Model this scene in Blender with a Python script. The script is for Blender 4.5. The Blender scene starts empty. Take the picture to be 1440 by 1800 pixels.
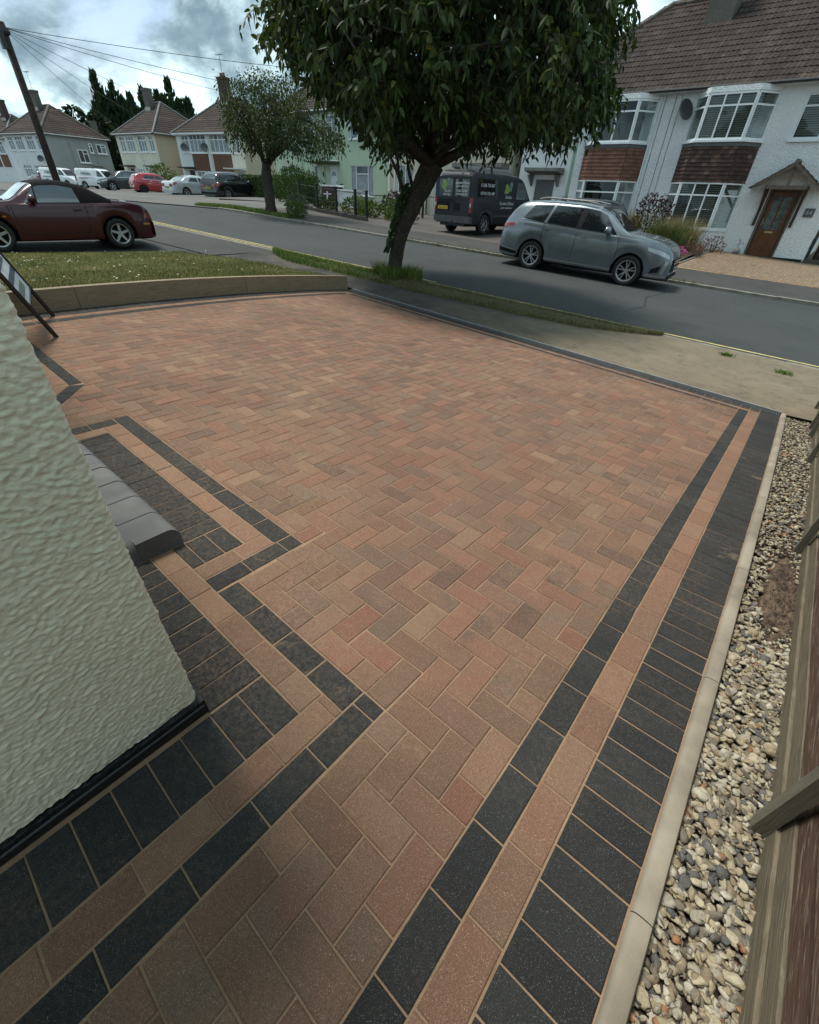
import bpy, math, random
import numpy as np
from mathutils import Vector, Matrix
PI = math.pi
R_ = math.radians
random.seed(7)
rng = np.random.default_rng(7)
sc = bpy.context.scene
col = sc.collection

# ------------------------------------------------------------------ camera
cam_d = bpy.data.cameras.new("camera")
cam = bpy.data.objects.new("camera", cam_d)
col.objects.link(cam)
cam_d.sensor_fit = 'HORIZONTAL'
cam_d.sensor_width = 36.0
cam_d.lens = 755.4 / 1440 * 36.0
cam_d.clip_start = 0.05
cam_d.clip_end = 900
RT = ((0.75777557, 0.65135447, 0.03890419), (0.41228784, -0.4317315, -0.80226345), (-0.50576172, 0.62397537, -0.59570112))
m = Matrix([[RT[0][i], -RT[1][i], -RT[2][i]] for i in range(3)]).to_4x4()
m.translation = (0.1232, -0.1043, 1.4169)
cam.matrix_world = m
sc.camera = cam
CAM = Vector((0.1232, -0.1043, 1.4169))

# ------------------------------------------------------------------ sky, sun, exposure
SUN_EL, SUN_AZ = 69.0, -98.0          # azimuth from +Y towards +X, degrees
world = bpy.data.worlds.new("World")
sc.world = world
world.use_nodes = True
wt = world.node_tree
wt.nodes.clear()
def wn(t, **k):
    n = wt.nodes.new(t)
    for a, b in k.items():
        setattr(n, a, b)
    return n
wo = wn('ShaderNodeOutputWorld')
bg = wn('ShaderNodeBackground')
bg.inputs['Strength'].default_value = 0.1
sky = wn('ShaderNodeTexSky', sky_type='NISHITA')
sky.sun_disc = False
sky.sun_elevation = R_(SUN_EL)
sky.sun_rotation = R_(SUN_AZ)
sky.dust_density = 2.0
tc = wn('ShaderNodeTexCoord')
sep = wn('ShaderNodeSeparateXYZ')
wt.links.new(tc.outputs['Generated'], sep.inputs[0])
zc = wn('ShaderNodeMath', operation='MAXIMUM'); zc.inputs[1].default_value = 0.0
wt.links.new(sep.outputs['Z'], zc.inputs[0])
za = wn('ShaderNodeMath', operation='ADD'); za.inputs[1].default_value = 0.42
wt.links.new(zc.outputs[0], za.inputs[0])
dx = wn('ShaderNodeMath', operation='DIVIDE'); dy = wn('ShaderNodeMath', operation='DIVIDE')
wt.links.new(sep.outputs['X'], dx.inputs[0]); wt.links.new(za.outputs[0], dx.inputs[1])
wt.links.new(sep.outputs['Y'], dy.inputs[0]); wt.links.new(za.outputs[0], dy.inputs[1])
cmb = wn('ShaderNodeCombineXYZ')
wt.links.new(dx.outputs[0], cmb.inputs[0]); wt.links.new(dy.outputs[0], cmb.inputs[1])
def wnoise(scale, detail, rough, dist, lo, hi):
    n = wn('ShaderNodeTexNoise'); n.inputs['Scale'].default_value = scale; n.inputs['Detail'].default_value = detail
    n.inputs['Roughness'].default_value = rough; n.inputs['Distortion'].default_value = dist
    wt.links.new(cmb.outputs[0], n.inputs['Vector'])
    r = wn('ShaderNodeMapRange'); r.inputs['From Min'].default_value = lo; r.inputs['From Max'].default_value = hi
    r.interpolation_type = 'SMOOTHSTEP'
    wt.links.new(n.outputs['Fac'], r.inputs['Value'])
    return r.outputs['Result']
cover = wnoise(1.7, 7, .58, .25, .34, .47)      # how much of the blue is covered
shade = wnoise(2.5, 10, .60, .25, .42, .61)      # dark bellies and bright tops
wisp = wnoise(7, 8, .6, .3, .38, .70)
mx1 = wn('ShaderNodeMixRGB'); mx1.inputs[1].default_value = (1.25, 1.85, 2.25, 1); mx1.inputs[2].default_value = (5.9, 7.6, 8.0, 1)
wt.links.new(shade, mx1.inputs[0])
mx2 = wn('ShaderNodeMixRGB', blend_type='MIX'); mx2.inputs[2].default_value = (2.9, 4.0, 4.4, 1)
wm = wn('ShaderNodeMath', operation='MULTIPLY'); wm.inputs[1].default_value = .42
wt.links.new(wisp, wm.inputs[0]); wt.links.new(wm.outputs[0], mx2.inputs[0]); wt.links.new(mx1.outputs[0], mx2.inputs[1])
mx3 = wn('ShaderNodeMixRGB')
wt.links.new(cover, mx3.inputs[0]); wt.links.new(sky.outputs[0], mx3.inputs[1]); wt.links.new(mx2.outputs[0], mx3.inputs[2])
wt.links.new(mx3.outputs[0], bg.inputs['Color'])
wt.links.new(bg.outputs[0], wo.inputs['Surface'])

sun_d = bpy.data.lights.new("sun", 'SUN')
sun_d.energy = 2.3
sun_d.angle = R_(16)
sun_d.color = (1.0, .95, .88)
sun = bpy.data.objects.new("sun", sun_d)
col.objects.link(sun)
sd = Vector((math.sin(R_(SUN_AZ)) * math.cos(R_(SUN_EL)), math.cos(R_(SUN_AZ)) * math.cos(R_(SUN_EL)), math.sin(R_(SUN_EL))))
sun.rotation_euler = sd.to_track_quat('Z', 'Y').to_euler()
sun.location = (0, 0, 30)
sc.view_settings.view_transform = 'Standard'
sc.view_settings.look = 'None'
sc.view_settings.gamma = 1
sc.view_settings.exposure = 0.95
sc.view_settings.use_curve_mapping = False
sc.cycles.max_bounces = 6
sc.cycles.transparent_max_bounces = 12
sc.cycles.use_denoising = True

# ------------------------------------------------------------------ helpers
def tag(o, label=None, cat=None, group=None, kind=None):
    if label: o['label'] = label
    if cat: o['category'] = cat
    if group: o['group'] = group
    if kind: o['kind'] = kind
    return o
def empty(name, loc=(0, 0, 0), rz=0.0, rot=None):
    o = bpy.data.objects.new(name, None)
    o.empty_display_size = .2
    col.objects.link(o)
    o.location = loc
    o.rotation_euler = rot if rot else (0, 0, rz)
    return o
def thing(name, label, cat, loc=(0, 0, 0), rz=0.0, group=None, rot=None):
    return tag(empty(name, loc, rz, rot), label, cat, group)
def copy_tree(o, parent=None):
    c = o.copy(); col.objects.link(c)
    if parent: c.parent = parent
    for ch in list(o.children): copy_tree(ch, c)
    return c
class MB:
    def __init__(s): s.v, s.f, s.m = [], [], []
    def add(s, vs, fs, mi=0):
        b = len(s.v); s.v += [tuple(p) for p in vs]
        for f in fs: s.f.append([b + i for i in f]); s.m.append(mi)
        return s
    def box(s, c, d, mi=0, rot=None, taper=1.0):
        hx, hy, hz = d[0] / 2, d[1] / 2, d[2] / 2
        P = [Vector((x * hx * (taper if z > 0 else 1), y * hy * (taper if z > 0 else 1), z * hz)) for z in (-1, 1) for y in (-1, 1) for x in (-1, 1)]
        if rot is not None: P = [rot @ p for p in P]
        P = [p + Vector(c) for p in P]
        return s.add(P, [(0, 2, 3, 1), (4, 5, 7, 6), (0, 1, 5, 4), (2, 6, 7, 3), (0, 4, 6, 2), (1, 3, 7, 5)], mi)
    def bb(s, a, b, mi=0):
        return s.box([(a[i] + b[i]) / 2 for i in range(3)], [abs(b[i] - a[i]) for i in range(3)], mi)
    def beam(s, a, b, w, h, mi=0, up=(0, 0, 1)):
        a, b = Vector(a), Vector(b); d = b - a; L = d.length; d.normalize()
        x = d.cross(Vector(up))
        if x.length < 1e-4: x = d.cross(Vector((1, 0, 0)))
        x.normalize(); z = x.cross(d)
        r = Matrix((x, d, z)).transposed()
        return s.box((a + b) / 2, (w, L, h), mi, r)
    def tube(s, pts, rad, n=8, mi=0, caps=True):
        pts = [Vector(p) for p in pts]
        if not hasattr(rad, '__len__'): rad = [rad] * len(pts)
        b = len(s.v); pu = None
        for i, p in enumerate(pts):
            d = (pts[min(i + 1, len(pts) - 1)] - pts[max(i - 1, 0)]).normalized()
            u = d.orthogonal().normalized() if pu is None else (pu - d * pu.dot(d)).normalized()
            pu = u; w = d.cross(u)
            for k in range(n):
                a = 2 * PI * k / n
                s.v.append(tuple(p + (u * math.cos(a) + w * math.sin(a)) * rad[i]))
        for i in range(len(pts) - 1):
            for k in range(n):
                s.f.append([b + i * n + k, b + i * n + (k + 1) % n, b + (i + 1) * n + (k + 1) % n, b + (i + 1) * n + k]); s.m.append(mi)
        if caps:
            s.f.append([b + k for k in range(n)][::-1]); s.m.append(mi)
            e = b + (len(pts) - 1) * n
            s.f.append([e + k for k in range(n)]); s.m.append(mi)
        return s
    def lathe(s, prof, n=24, axis='Z', c=(0, 0, 0), mi=0):
        b = len(s.v)
        for r, z in prof:
            for k in range(n):
                a = 2 * PI * k / n
                p = (r * math.cos(a), r * math.sin(a), z)
                if axis == 'Y': p = (p[0], z, p[1])
                if axis == 'X': p = (z, p[0], p[1])
                s.v.append((p[0] + c[0], p[1] + c[1], p[2] + c[2]))
        for i in range(len(prof) - 1):
            for k in range(n):
                s.f.append([b + i * n + k, b + i * n + (k + 1) % n, b + (i + 1) * n + (k + 1) % n, b + (i + 1) * n + k]); s.m.append(mi)
        return s
    def prism(s, poly, z0, z1, mi=0):
        n = len(poly); vs = [(p[0], p[1], z0) for p in poly] + [(p[0], p[1], z1) for p in poly]
        return s.add(vs, [list(range(n))[::-1], list(range(n, 2 * n))] + [(i, (i + 1) % n, n + (i + 1) % n, n + i) for i in range(n)], mi)
    def grid(s, fn, nx, ny, mi=0):
        b = len(s.v)
        for j in range(ny + 1):
            for i in range(nx + 1): s.v.append(tuple(fn(i / nx, j / ny)))
        for j in range(ny):
            for i in range(nx):
                a = b + j * (nx + 1) + i
                s.f.append([a, a + 1, a + nx + 2, a + nx + 1]); s.m.append(mi)
        return s
    def xform(s, M):
        s.v = [tuple(M @ Vector(p)) for p in s.v]; return s
    def mesh(s, name, mats, smooth=False, angle=None):
        me = bpy.data.meshes.new(name)
        me.from_pydata(s.v, [], s.f)
        for m_ in (mats if isinstance(mats, (list, tuple)) else [mats]): me.materials.append(m_)
        if max(s.m, default=0) > 0: me.polygons.foreach_set('material_index', s.m)
        if smooth: me.polygons.foreach_set('use_smooth', [True] * len(me.polygons))
        me.validate(); me.update()
        if angle is not None:
            me.polygons.foreach_set('use_smooth', [True] * len(me.polygons))
            try: me.set_sharp_from_angle(angle=R_(angle))
            except Exception: pass
        return me
    def build(s, name, mats, parent=None, smooth=False, angle=None, kind=None):
        return link(name, s.mesh(name, mats, smooth, angle), parent, kind)
def link(name, me, parent=None, kind=None):
    o = bpy.data.objects.new(name, me); col.objects.link(o)
    if parent: o.parent = parent
    if kind: o['kind'] = kind
    return o
def np_mesh(name, V, F, mats, parent=None, kind=None, smooth=False, mi=None):
    """V (n,3), F (m,k) arrays, all faces with k corners"""
    me = bpy.data.meshes.new(name)
    n, (m_, k) = len(V), F.shape
    me.vertices.add(n); me.vertices.foreach_set('co', np.ascontiguousarray(V, dtype=np.float32).ravel())
    me.loops.add(m_ * k); me.loops.foreach_set('vertex_index', np.ascontiguousarray(F, dtype=np.int32).ravel())
    me.polygons.add(m_); me.polygons.foreach_set('loop_start', np.arange(0, m_ * k, k, dtype=np.int32))
    try: me.polygons.foreach_set('loop_total', np.full(m_, k, dtype=np.int32))
    except Exception: pass
    for x in (mats if isinstance(mats, (list, tuple)) else [mats]): me.materials.append(x)
    if mi is not None: me.polygons.foreach_set('material_index', np.ascontiguousarray(mi, dtype=np.int32))
    if smooth: me.polygons.foreach_set('use_smooth', np.ones(m_, dtype=bool))
    me.update(calc_edges=True); me.validate()
    return link(name, me, parent, kind)
def interp(pts, x):
    xs = [p[0] for p in pts]; ys = [p[1] for p in pts]
    return float(np.interp(x, xs, ys))
def smooth_interp(pts):
    """monotone-ish cubic through points"""
    xs = np.array([p[0] for p in pts], float); ys = np.array([p[1] for p in pts], float)
    h = np.diff(xs); dl = np.diff(ys) / h
    mm = np.zeros(len(xs)); mm[0], mm[-1] = dl[0], dl[-1]
    for i in range(1, len(xs) - 1):
        if dl[i - 1] * dl[i] > 0: mm[i] = 2 * dl[i - 1] * dl[i] / (dl[i - 1] + dl[i])
    def f(x):
        x = min(max(x, xs[0]), xs[-1]); i = min(int(np.searchsorted(xs, x, side='right')) - 1, len(xs) - 2); i = max(i, 0)
        t = (x - xs[i]) / h[i]
        return float((2 * t**3 - 3 * t**2 + 1) * ys[i] + (t**3 - 2 * t**2 + t) * h[i] * mm[i] + (-2 * t**3 + 3 * t**2) * ys[i + 1] + (t**3 - t**2) * h[i] * mm[i + 1])
    return f

# ------------------------------------------------------------------ materials
class NT:
    def __init__(s, name):
        s.mat = bpy.data.materials.new(name); s.mat.use_nodes = True
        s.t = s.mat.node_tree; s.t.nodes.clear()
        s.out = s.t.nodes.new('ShaderNodeOutputMaterial'); s.b = s.n('ShaderNodeBsdfPrincipled')
        s.l(s.b.outputs[0], s.out.inputs[0])
    def n(s, t, _in=None, **k):
        n = s.t.nodes.new(t)
        for a, b in k.items(): setattr(n, a, b)
        for a, b in (_in or {}).items():
            if hasattr(b, 'is_linked') or isinstance(b, bpy.types.NodeSocket): s.l(b, n.inputs[a])
            else: n.inputs[a].default_value = b
        return n
    def l(s, a, b): s.t.links.new(a, b)
    def coord(s, kind='Object'): return s.n('ShaderNodeTexCoord').outputs[kind] if kind != 'World' else s.n('ShaderNodeNewGeometry').outputs['Position']
    def noise(s, scale, vec, detail=3, rough=.55, dist=0.0, lo=.3, hi=.7):
        n = s.n('ShaderNodeTexNoise', {'Scale': scale, 'Detail': detail, 'Roughness': rough, 'Distortion': dist, 'Vector': vec})
        r = s.n('ShaderNodeMapRange', {'Value': n.outputs['Fac'], 'From Min': lo, 'From Max': hi})
        return r.outputs['Result']
    def mix(s, f, a, b, mode='MIX'):
        n = s.n('ShaderNodeMixRGB', blend_type=mode)
        for i, x in enumerate((f, a, b)):
            if isinstance(x, bpy.types.NodeSocket): s.l(x, n.inputs[i])
            elif i == 0: n.inputs[0].default_value = x
            else: n.inputs[i].default_value = (*x, 1) if len(x) == 3 else x
        return n.outputs[0]
    def math(s, op, a, b=0.0):
        n = s.n('ShaderNodeMath', operation=op)
        for i, x in enumerate((a, b)):
            if isinstance(x, bpy.types.NodeSocket): s.l(x, n.inputs[i])
            else: n.inputs[i].default_value = x
        return n.outputs[0]
    def ramp(s, f, stops, constant=False):
        n = s.n('ShaderNodeValToRGB'); s.l(f, n.inputs[0]); e = n.color_ramp
        if constant: e.interpolation = 'CONSTANT'
        while len(e.elements) < len(stops): e.elements.new(.5)
        for q, (p, c) in zip(e.elements, stops): q.position = p; q.color = (*c, 1)
        return n.outputs[0]
    def bump(s, h, dist=.01, strength=1.0):
        n = s.n('ShaderNodeBump', {'Height': h, 'Distance': dist, 'Strength': strength})
        s.l(n.outputs[0], s.b.inputs['Normal']); return n
    def set(s, **k):
        for a, b in k.items():
            a = {'col': 'Base Color', 'rough': 'Roughness', 'metal': 'Metallic', 'spec': 'Specular IOR Level', 'coat': 'Coat Weight', 'alpha': 'Alpha', 'trans': 'Transmission Weight', 'sheen': 'Sheen Weight', 'crough': 'Coat Roughness', 'ior': 'IOR'}[a]
            if isinstance(b, bpy.types.NodeSocket): s.l(b, s.b.inputs[a])
            else: s.b.inputs[a].default_value = (*b, 1) if hasattr(b, '__len__') and len(b) == 3 else b
        return s
def plain(name, c, rough=.6, c2=None, scale=6, bump=0, bscale=60, metal=0, spec=.4, coat=0, coords='Object', detail=4, lo=.35, hi=.65):
    t = NT(name); v = t.coord(coords)
    if c2 is None: c2 = tuple(x * .78 for x in c)
    t.set(col=t.mix(t.noise(scale, v, detail, lo=lo, hi=hi), c, c2), rough=rough, metal=metal, spec=spec, coat=coat)
    if bump: t.bump(t.noise(bscale, v, 3, lo=.2, hi=.8), bump)
    return t.mat
# ------------------------------------------------------------------ terrain functions
QA, QB, QE, QC2, QCU = 0.0233, -0.0356, -0.0108, -0.0069, 0.0081
def dw(u, v): return QA * u + QB * v + QC2 * v * v + QE * u * v + QCU * u * u * (1 - v / 6.3)
def zr(u): return -.50 - .045 * u if u > -22 else .49 + .002 * (u + 22)
def vk(u): return 9.12 + .102 * u
VF = [(-200, -5.5), (-22, 12.5), (-17, 13.1), (-8.1, 14.15), (-3.76, 15.3), (-1.09, 15.75), (4, 16.7), (60, 27)]
def vf(u): return interp(VF, u)
def far_slope(u): return interp([(-60, .0), (-34, .02), (-26, .025), (-20, .002), (-14, .002), (-6, .03), (10, .03)], u)
def G(u, v):
    t = v - vf(u)
    return zr(u) + (far_slope(u) * min(t, 14) if t > 0 else 0)
def foot(u, v):
    """near footway surface"""
    a = dw(min(max(u, -6.75), .6), 6.59) if -6.75 < u < .6 else zr(u) - .012
    b = zr(u) + .012
    t = min(max((v - 6.59) / (vk(u) - .15 - 6.59), 0), 1)
    return a + (b - a) * t

def sheet(name, poly_fn, us, n, zf, mat, kind='structure', dz=0.0, parent=None):
    """strip mesh: poly_fn(u) -> (v0, v1)"""
    b = MB()
    for u in us:
        v0, v1 = poly_fn(u)
        for j in range(n + 1):
            v = v0 + (v1 - v0) * j / n
            b.v.append((u, v, zf(u, v) + dz))
    for i in range(len(us) - 1):
        for j in range(n):
            a = i * (n + 1) + j
            q = [a, a + n + 1, a + n + 2, a + 1]
            if us[1] < us[0]: q = q[::-1]
            b.f.append(q); b.m.append(0)
    return b.build(name, mat, parent, smooth=True, kind=kind)
def arange(a, b, s):
    n = max(1, int(round(abs(b - a) / s)))
    return [a + (b - a) * i / n for i in range(n + 1)]

# ground materials
def asphalt(name, base, alt, wear, sc_big=.35):
    t = NT(name); v = t.coord('World')
    big = t.noise(sc_big, v, 5, .6, .3, .35, .65)
    mid = t.noise(2.2, v, 5, .65, 0, .35, .65)
    fine = t.noise(95, v, 3, .6, 0, .25, .75)
    c = t.mix(big, base, alt)
    c = t.mix(t.math('MULTIPLY', mid, .45), c, wear)
    c = t.mix(t.math('MULTIPLY', fine, .5), c, tuple(x * .45 for x in base))
    # long tracks along the street
    mp = t.n('ShaderNodeMapping', {'Vector': v}); mp.inputs['Scale'].default_value = (.05, 1.6, 1); mp.inputs['Rotation'].default_value = (0, 0, -.1)
    tr = t.noise(1.0, mp.outputs[0], 4, .5, 0, .40, .68)
    c = t.mix(t.math('MULTIPLY', tr, .5), c, tuple(x * 1.5 for x in base))
    t.set(col=c, rough=.85, spec=.3)
    t.bump(fine, .006, .7)
    return t
t_road = asphalt('road asphalt', (.030, .034, .034), (.052, .056, .054), (.068, .071, .067))
M_ROAD = t_road.mat
M_ASPH = asphalt('old asphalt', (.034, .034, .032), (.055, .053, .049), (.075, .071, .064), .6).mat
M_DRIVE2 = asphalt('pinkish worn surfacing', (.065, .056, .050), (.09, .078, .07), (.115, .10, .088), .5).mat
M_APRON = asphalt('pale concrete apron', (.10, .098, .09), (.14, .135, .125), (.075, .073, .068), .3).mat
# near footway: dark at one end, sand swept over it at the other
t = NT('footway asphalt with spilled sand'); v = t.coord('World')
sx = t.n('ShaderNodeSeparateXYZ', {0: v})
g1 = t.n('ShaderNodeMapRange', {'Value': sx.outputs['X'], 'From Min': -5.6, 'From Max': -1.2})
nn = t.noise(.9, v, 6, .62, .6, .25, .75)
sand_f = t.n('ShaderNodeMapRange', {'Value': t.math('ADD', g1.outputs[0], t.math('MULTIPLY', nn, .55)), 'From Min': .25, 'From Max': 1.0}).outputs[0]
mp = t.n('ShaderNodeMapping', {'Vector': v}); mp.inputs['Scale'].default_value = (.8, 1.6, 1); mp.inputs['Rotation'].default_value = (0, 0, .55)
streak = t.noise(1.6, mp.outputs[0], 6, .6, .5, .35, .7)
grain = t.noise(120, v, 3, .6, 0, .25, .75)
dark = t.mix(t.noise(1.4, v, 6, .65, .4, .35, .68), (.030, .030, .028), (.085, .082, .072))
sand = t.mix(streak, (.17, .14, .095), (.23, .19, .13))
c = t.mix(sand_f, dark, sand)
c = t.mix(t.math('MULTIPLY', t.noise(5, v, 6, .75, .8, .5, .7), .6), c, (.062, .052, .038))
c = t.mix(t.math('MULTIPLY', grain, .35), c, (.06, .055, .05))
t.set(col=c, rough=.92, spec=.2); t.bump(grain, .004, .7)
M_FOOT = t.mat
M_EARTH = plain('brown earth', (.075, .052, .034), .95, (.035, .025, .018), 14, .02, 40, coords='World')
M_SOIL = plain('garden ground', (.055, .06, .028), .95, (.09, .075, .045), .5, 0, coords='World')
M_KERB = plain('weathered kerb concrete', (.24, .225, .185), .9, (.13, .125, .10), 5, .004, 90, coords='World')
M_YEL = plain('worn yellow paint', (.52, .43, .16), .8, (.20, .18, .12), 9, 0, coords='World', lo=.45, hi=.75)
t = NT('mown lawn'); v = t.coord('World')
c = t.mix(t.noise(1.6, v, 5, .6, .3, .33, .66), (.065, .088, .022), (.17, .155, .055))
c = t.mix(t.math('MULTIPLY', t.noise(60, v, 3, .6, 0, .3, .7), .6), c, (.025, .035, .010))
t.set(col=c, rough=.95, spec=.15); t.bump(t.noise(70, v, 3), .02, .8)
M_LAWN = t.mat

# big ground sheet
b = MB()
xs = [-330, -230, -170, -130, -100, -80, -60, -48, -40, -34, -30, -26, -22, -18, -14, -10, -6, -3, 0, 4, 10, 25, 60, 120, 260]
ys = [-260, -120, -60, -30, -12, -4, 0, 3, 6, 9, 12, 14, 17, 20, 24, 28, 34, 45, 70, 120, 220, 420]
for y in ys:
    for x in xs: b.v.append((x, y, min(G(x, y), G(x, 5)) - .22 if y < 13 else G(x, y) - .12))
nx = len(xs)
for j in range(len(ys) - 1):
    for i in range(nx - 1):
        a = j * nx + i; b.f.append([a, a + 1, a + nx + 1, a + nx]); b.m.append(0)
b.build('ground', M_SOIL, smooth=True, kind='structure')

U_ALL = arange(40, -30, 1.0) + arange(-33, -190, 6)
sheet('road', lambda u: (vk(u), vf(u)), U_ALL, 8, lambda u, v: zr(u) - .004 * abs(v - (vk(u) + vf(u)) / 2), M_ROAD)
sheet('footway', lambda u: (6.59 if u > -7.3 else min(6.4, 6.42 - max(0, -9.6 - u) * .42) - .12, vk(u) - .13), arange(14, -11.45, .35), 12, foot, M_FOOT)
sheet('footway', lambda u: (vk(u) - 2.0, vk(u) - .13), arange(-11.4, -60, 1.5), 4, lambda u, v: zr(u) + .004, M_ASPH)
sheet('pavement', lambda u: (vf(u) + .13, vf(u) + 2.6), arange(40, -22, 1.0), 4, lambda u, v: G(u, v) + .05, M_ASPH)
sheet('concrete_apron', lambda u: (vf(u) + .02, 27), arange(-22, -62, 1.5) + arange(-66, -150, 6), 6, lambda u, v: G(u, v) + .025, M_APRON)
sheet('neighbour_drive', lambda u: (-3.5, 5.6 if u > -11.3 else vk(u) - 2.0), arange(-10.9, -16.6, .5), 10, lambda u, v: zr(u) - .012, M_ASPH)
sheet('worn_drive', lambda u: (vf(u) + 2.62, 24.2 + .0 * u), arange(-7.1, -19.5, .6), 8, lambda u, v: G(u, v) + .045, M_DRIVE2)
sheet('front_path', lambda u: (vf(u) + 2.62, 22), arange(-19.5, -21.8, .6), 4, lambda u, v: G(u, v) + .045, M_DRIVE2)
# kerbs: separate stones
def kerb_row(name, fn, us, side, step=.915, h=.015):
    root = tag(empty(name), kind='structure')
    proto = None
    u = us[0]; k = 0
    while u > us[1]:
        p = Vector((u, fn(u), zr(u))); q = Vector((u - step, fn(u - step), zr(u - step)))
        d = q - p
        if proto is None:
            mb = MB()
            L = d.length - .012
            mb.prism([(-L / 2, -.062), (L / 2, -.062), (L / 2, .062), (-L / 2, .062)], -.12, -.008)
            mb.add([(-L / 2, -.062, -.008), (L / 2, -.062, -.008), (L / 2, .062, -.008), (-L / 2, .062, -.008), (-L / 2 + .01, -.05, 0), (L / 2 - .01, -.05, 0), (L / 2 - .01, .05, 0), (-L / 2 + .01, .05, 0)], [(0, 1, 5, 4), (1, 2, 6, 5), (2, 3, 7, 6), (3, 0, 4, 7), (4, 5, 6, 7)])
            proto = mb.mesh('kerb_stone', M_KERB)
        o = link('kerb_stone', proto, root)
        mid = (p + q) / 2
        o.location = (mid.x, mid.y + side * .068, mid.z + h + random.uniform(-.006, .006) + (.045 if side > 0 else -.008))
        o.rotation_euler = (0, math.asin(-d.z / d.length), math.atan2(d.y, d.x))
        u -= step * math.cos(math.atan2(d.y, -d.x)); k += 1
    return root
kerb_row('kerb', lambda u: vk(u), (7.5, -30), -1)
kerb_row('far_kerb', lambda u: vf(u), (7.5, -21.5), 1)
# yellow lines
def stripe(name, off, us, w=.055):
    return sheet(name, lambda u: (vk(u) + off, vk(u) + off + w), us, 1, lambda u, v: zr(u) - .004 * abs(v - (vk(u) + vf(u)) / 2) + .004, M_YEL)
stripe('yellow_line', .14, arange(14, -60, .8))
stripe('yellow_line', .30, arange(-6.6, -60, .8))
# crack-filled joint across the road
t = NT('black joint sealer'); t.set(col=(.012, .012, .013), rough=.5)
M_TAR = t.mat
b = MB(); pts = [(-2.6, 9.3), (-2.75, 10.2), (-2.6, 11.1), (-2.9, 12.2), (-2.8, 13.4), (-3.0, 14.6)]
for i in range(len(pts) - 1):
    (u0, v0), (u1, v1) = pts[i], pts[i + 1]
    f = lambda u, v: zr(u) - .004 * abs(v - (vk(u) + vf(u)) / 2) + .003
    b.add([(u0 - .018, v0, f(u0, v0)), (u0 + .018, v0, f(u0, v0)), (u1 + .018, v1, f(u1, v1)), (u1 - .018, v1, f(u1, v1))], [(0, 1, 2, 3)])
b.build('road_joint', M_TAR, kind='structure')

# ------------------------------------------------------------------ block paving
def block_mat(name, stops, speck, rnd, dusty, sandc=(.31, .215, .135)):
    t = NT(name); v = t.coord('World')
    r = t.n('ShaderNodeObjectInfo').outputs['Random'] if rnd == 'object' else t.n('ShaderNodeNewGeometry').outputs['Random Per Island']
    r2 = t.math('FRACT', t.math('MULTIPLY', r, 7.31)); r3 = t.math('FRACT', t.math('MULTIPLY', r, 23.7))
    c = t.ramp(r, stops)
    off = t.n('ShaderNodeVectorMath', {0: v, 1: t.n('ShaderNodeCombineXYZ', {2: t.math('MULTIPLY', r2, 40)}).outputs[0]}, operation='ADD').outputs[0]
    c2 = t.ramp(r2, stops)
    c = t.mix(t.math('MULTIPLY', t.noise(8, off, 5, .65, .4, .40, .62), .85), c, c2)          # two-tone blend inside a block
    c = t.mix(t.n('ShaderNodeMapRange', {'Value': r3, 'To Min': 0, 'To Max': .34}).outputs[0], c, (.03, .025, .022))
    fine = t.noise(300, v, 4, .7, 0, .32, .68)
    c = t.mix(t.math('MULTIPLY', fine, .72), c, tuple(x * .30 for x in speck))
    pits = t.noise(520, v, 2, .5, 0, .63, .70)
    c = t.mix(t.math('MULTIPLY', pits, .75), c, tuple(min(1, x * 2.6 + .1) for x in speck))
    d = t.noise(.75, v, 6, .6, .6, .45, .75); d2 = t.noise(55, v, 5, .75, .3, .42, .62)
    c = t.mix(t.math('MULTIPLY', t.math('MULTIPLY', d, d2), dusty), c, sandc)
    d3 = t.noise(2.3, v, 7, .80, .8, .60, .76)
    c = t.mix(t.math('MULTIPLY', d3, min(.8, dusty * 1.9)), c, sandc)
    t.set(col=c, rough=.88, spec=.22)
    h = t.math('ADD', t.math('MULTIPLY', fine, .6), t.noise(70, v, 3, .6, 0, .2, .8))
    t.bump(h, .0022, .8)
    return t.mat
BR = [(0, (0.188, 0.101, 0.065)), (.16, (0.277, 0.155, 0.100)), (.32, (0.259, 0.116, 0.077)), (.48, (0.313, 0.190, 0.121)), (.60, (0.147, 0.091, 0.071)), (.72, (0.268, 0.137, 0.091)), (.86, (0.201, 0.141, 0.103)), (1, (0.277, 0.111, 0.075))]
TN = [(0, (0.268, 0.151, 0.097)), (.35, (0.303, 0.184, 0.122)), (.7, (0.259, 0.132, 0.087)), (1, (0.286, 0.148, 0.097))]
CH = [(0, (.022, .0235, .0225)), (.5, (.030, .0315, .030)), (1, (.040, .041, .0385))]
MATS = {}
for k_, st, sp, du in (('brindle', BR, (.2, .14, .09), .55), ('tan', TN, (.24, .16, .1), .45), ('charcoal', CH, (.05, .055, .058), .34)):
    MATS[k_] = (block_mat(k_ + ' paving block', st, sp, 'object', du), block_mat(k_ + ' paving blocks far', st, sp, 'island', du))
t = NT('jointing sand'); v = t.coord('World')
c = t.mix(t.noise(9, v, 5, .6, 0, .35, .65), (.32, .215, .135), (.235, .155, .096))
c = t.mix(t.math('MULTIPLY', t.noise(240, v, 2, .6, 0, .3, .7), .4), c, (.10, .07, .05))
t.set(col=c, rough=.95, spec=.1); M_SAND = t.mat
# the driveway bed of jointing sand
sheet_drive = sheet('driveway', lambda u: (-1.6 if u > -6.2 else max(-1.6, (-6.33 - u) / .115), 6.46), arange(.415, -7.12, .2), 40, dw, M_SAND, dz=-.0036)

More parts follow.
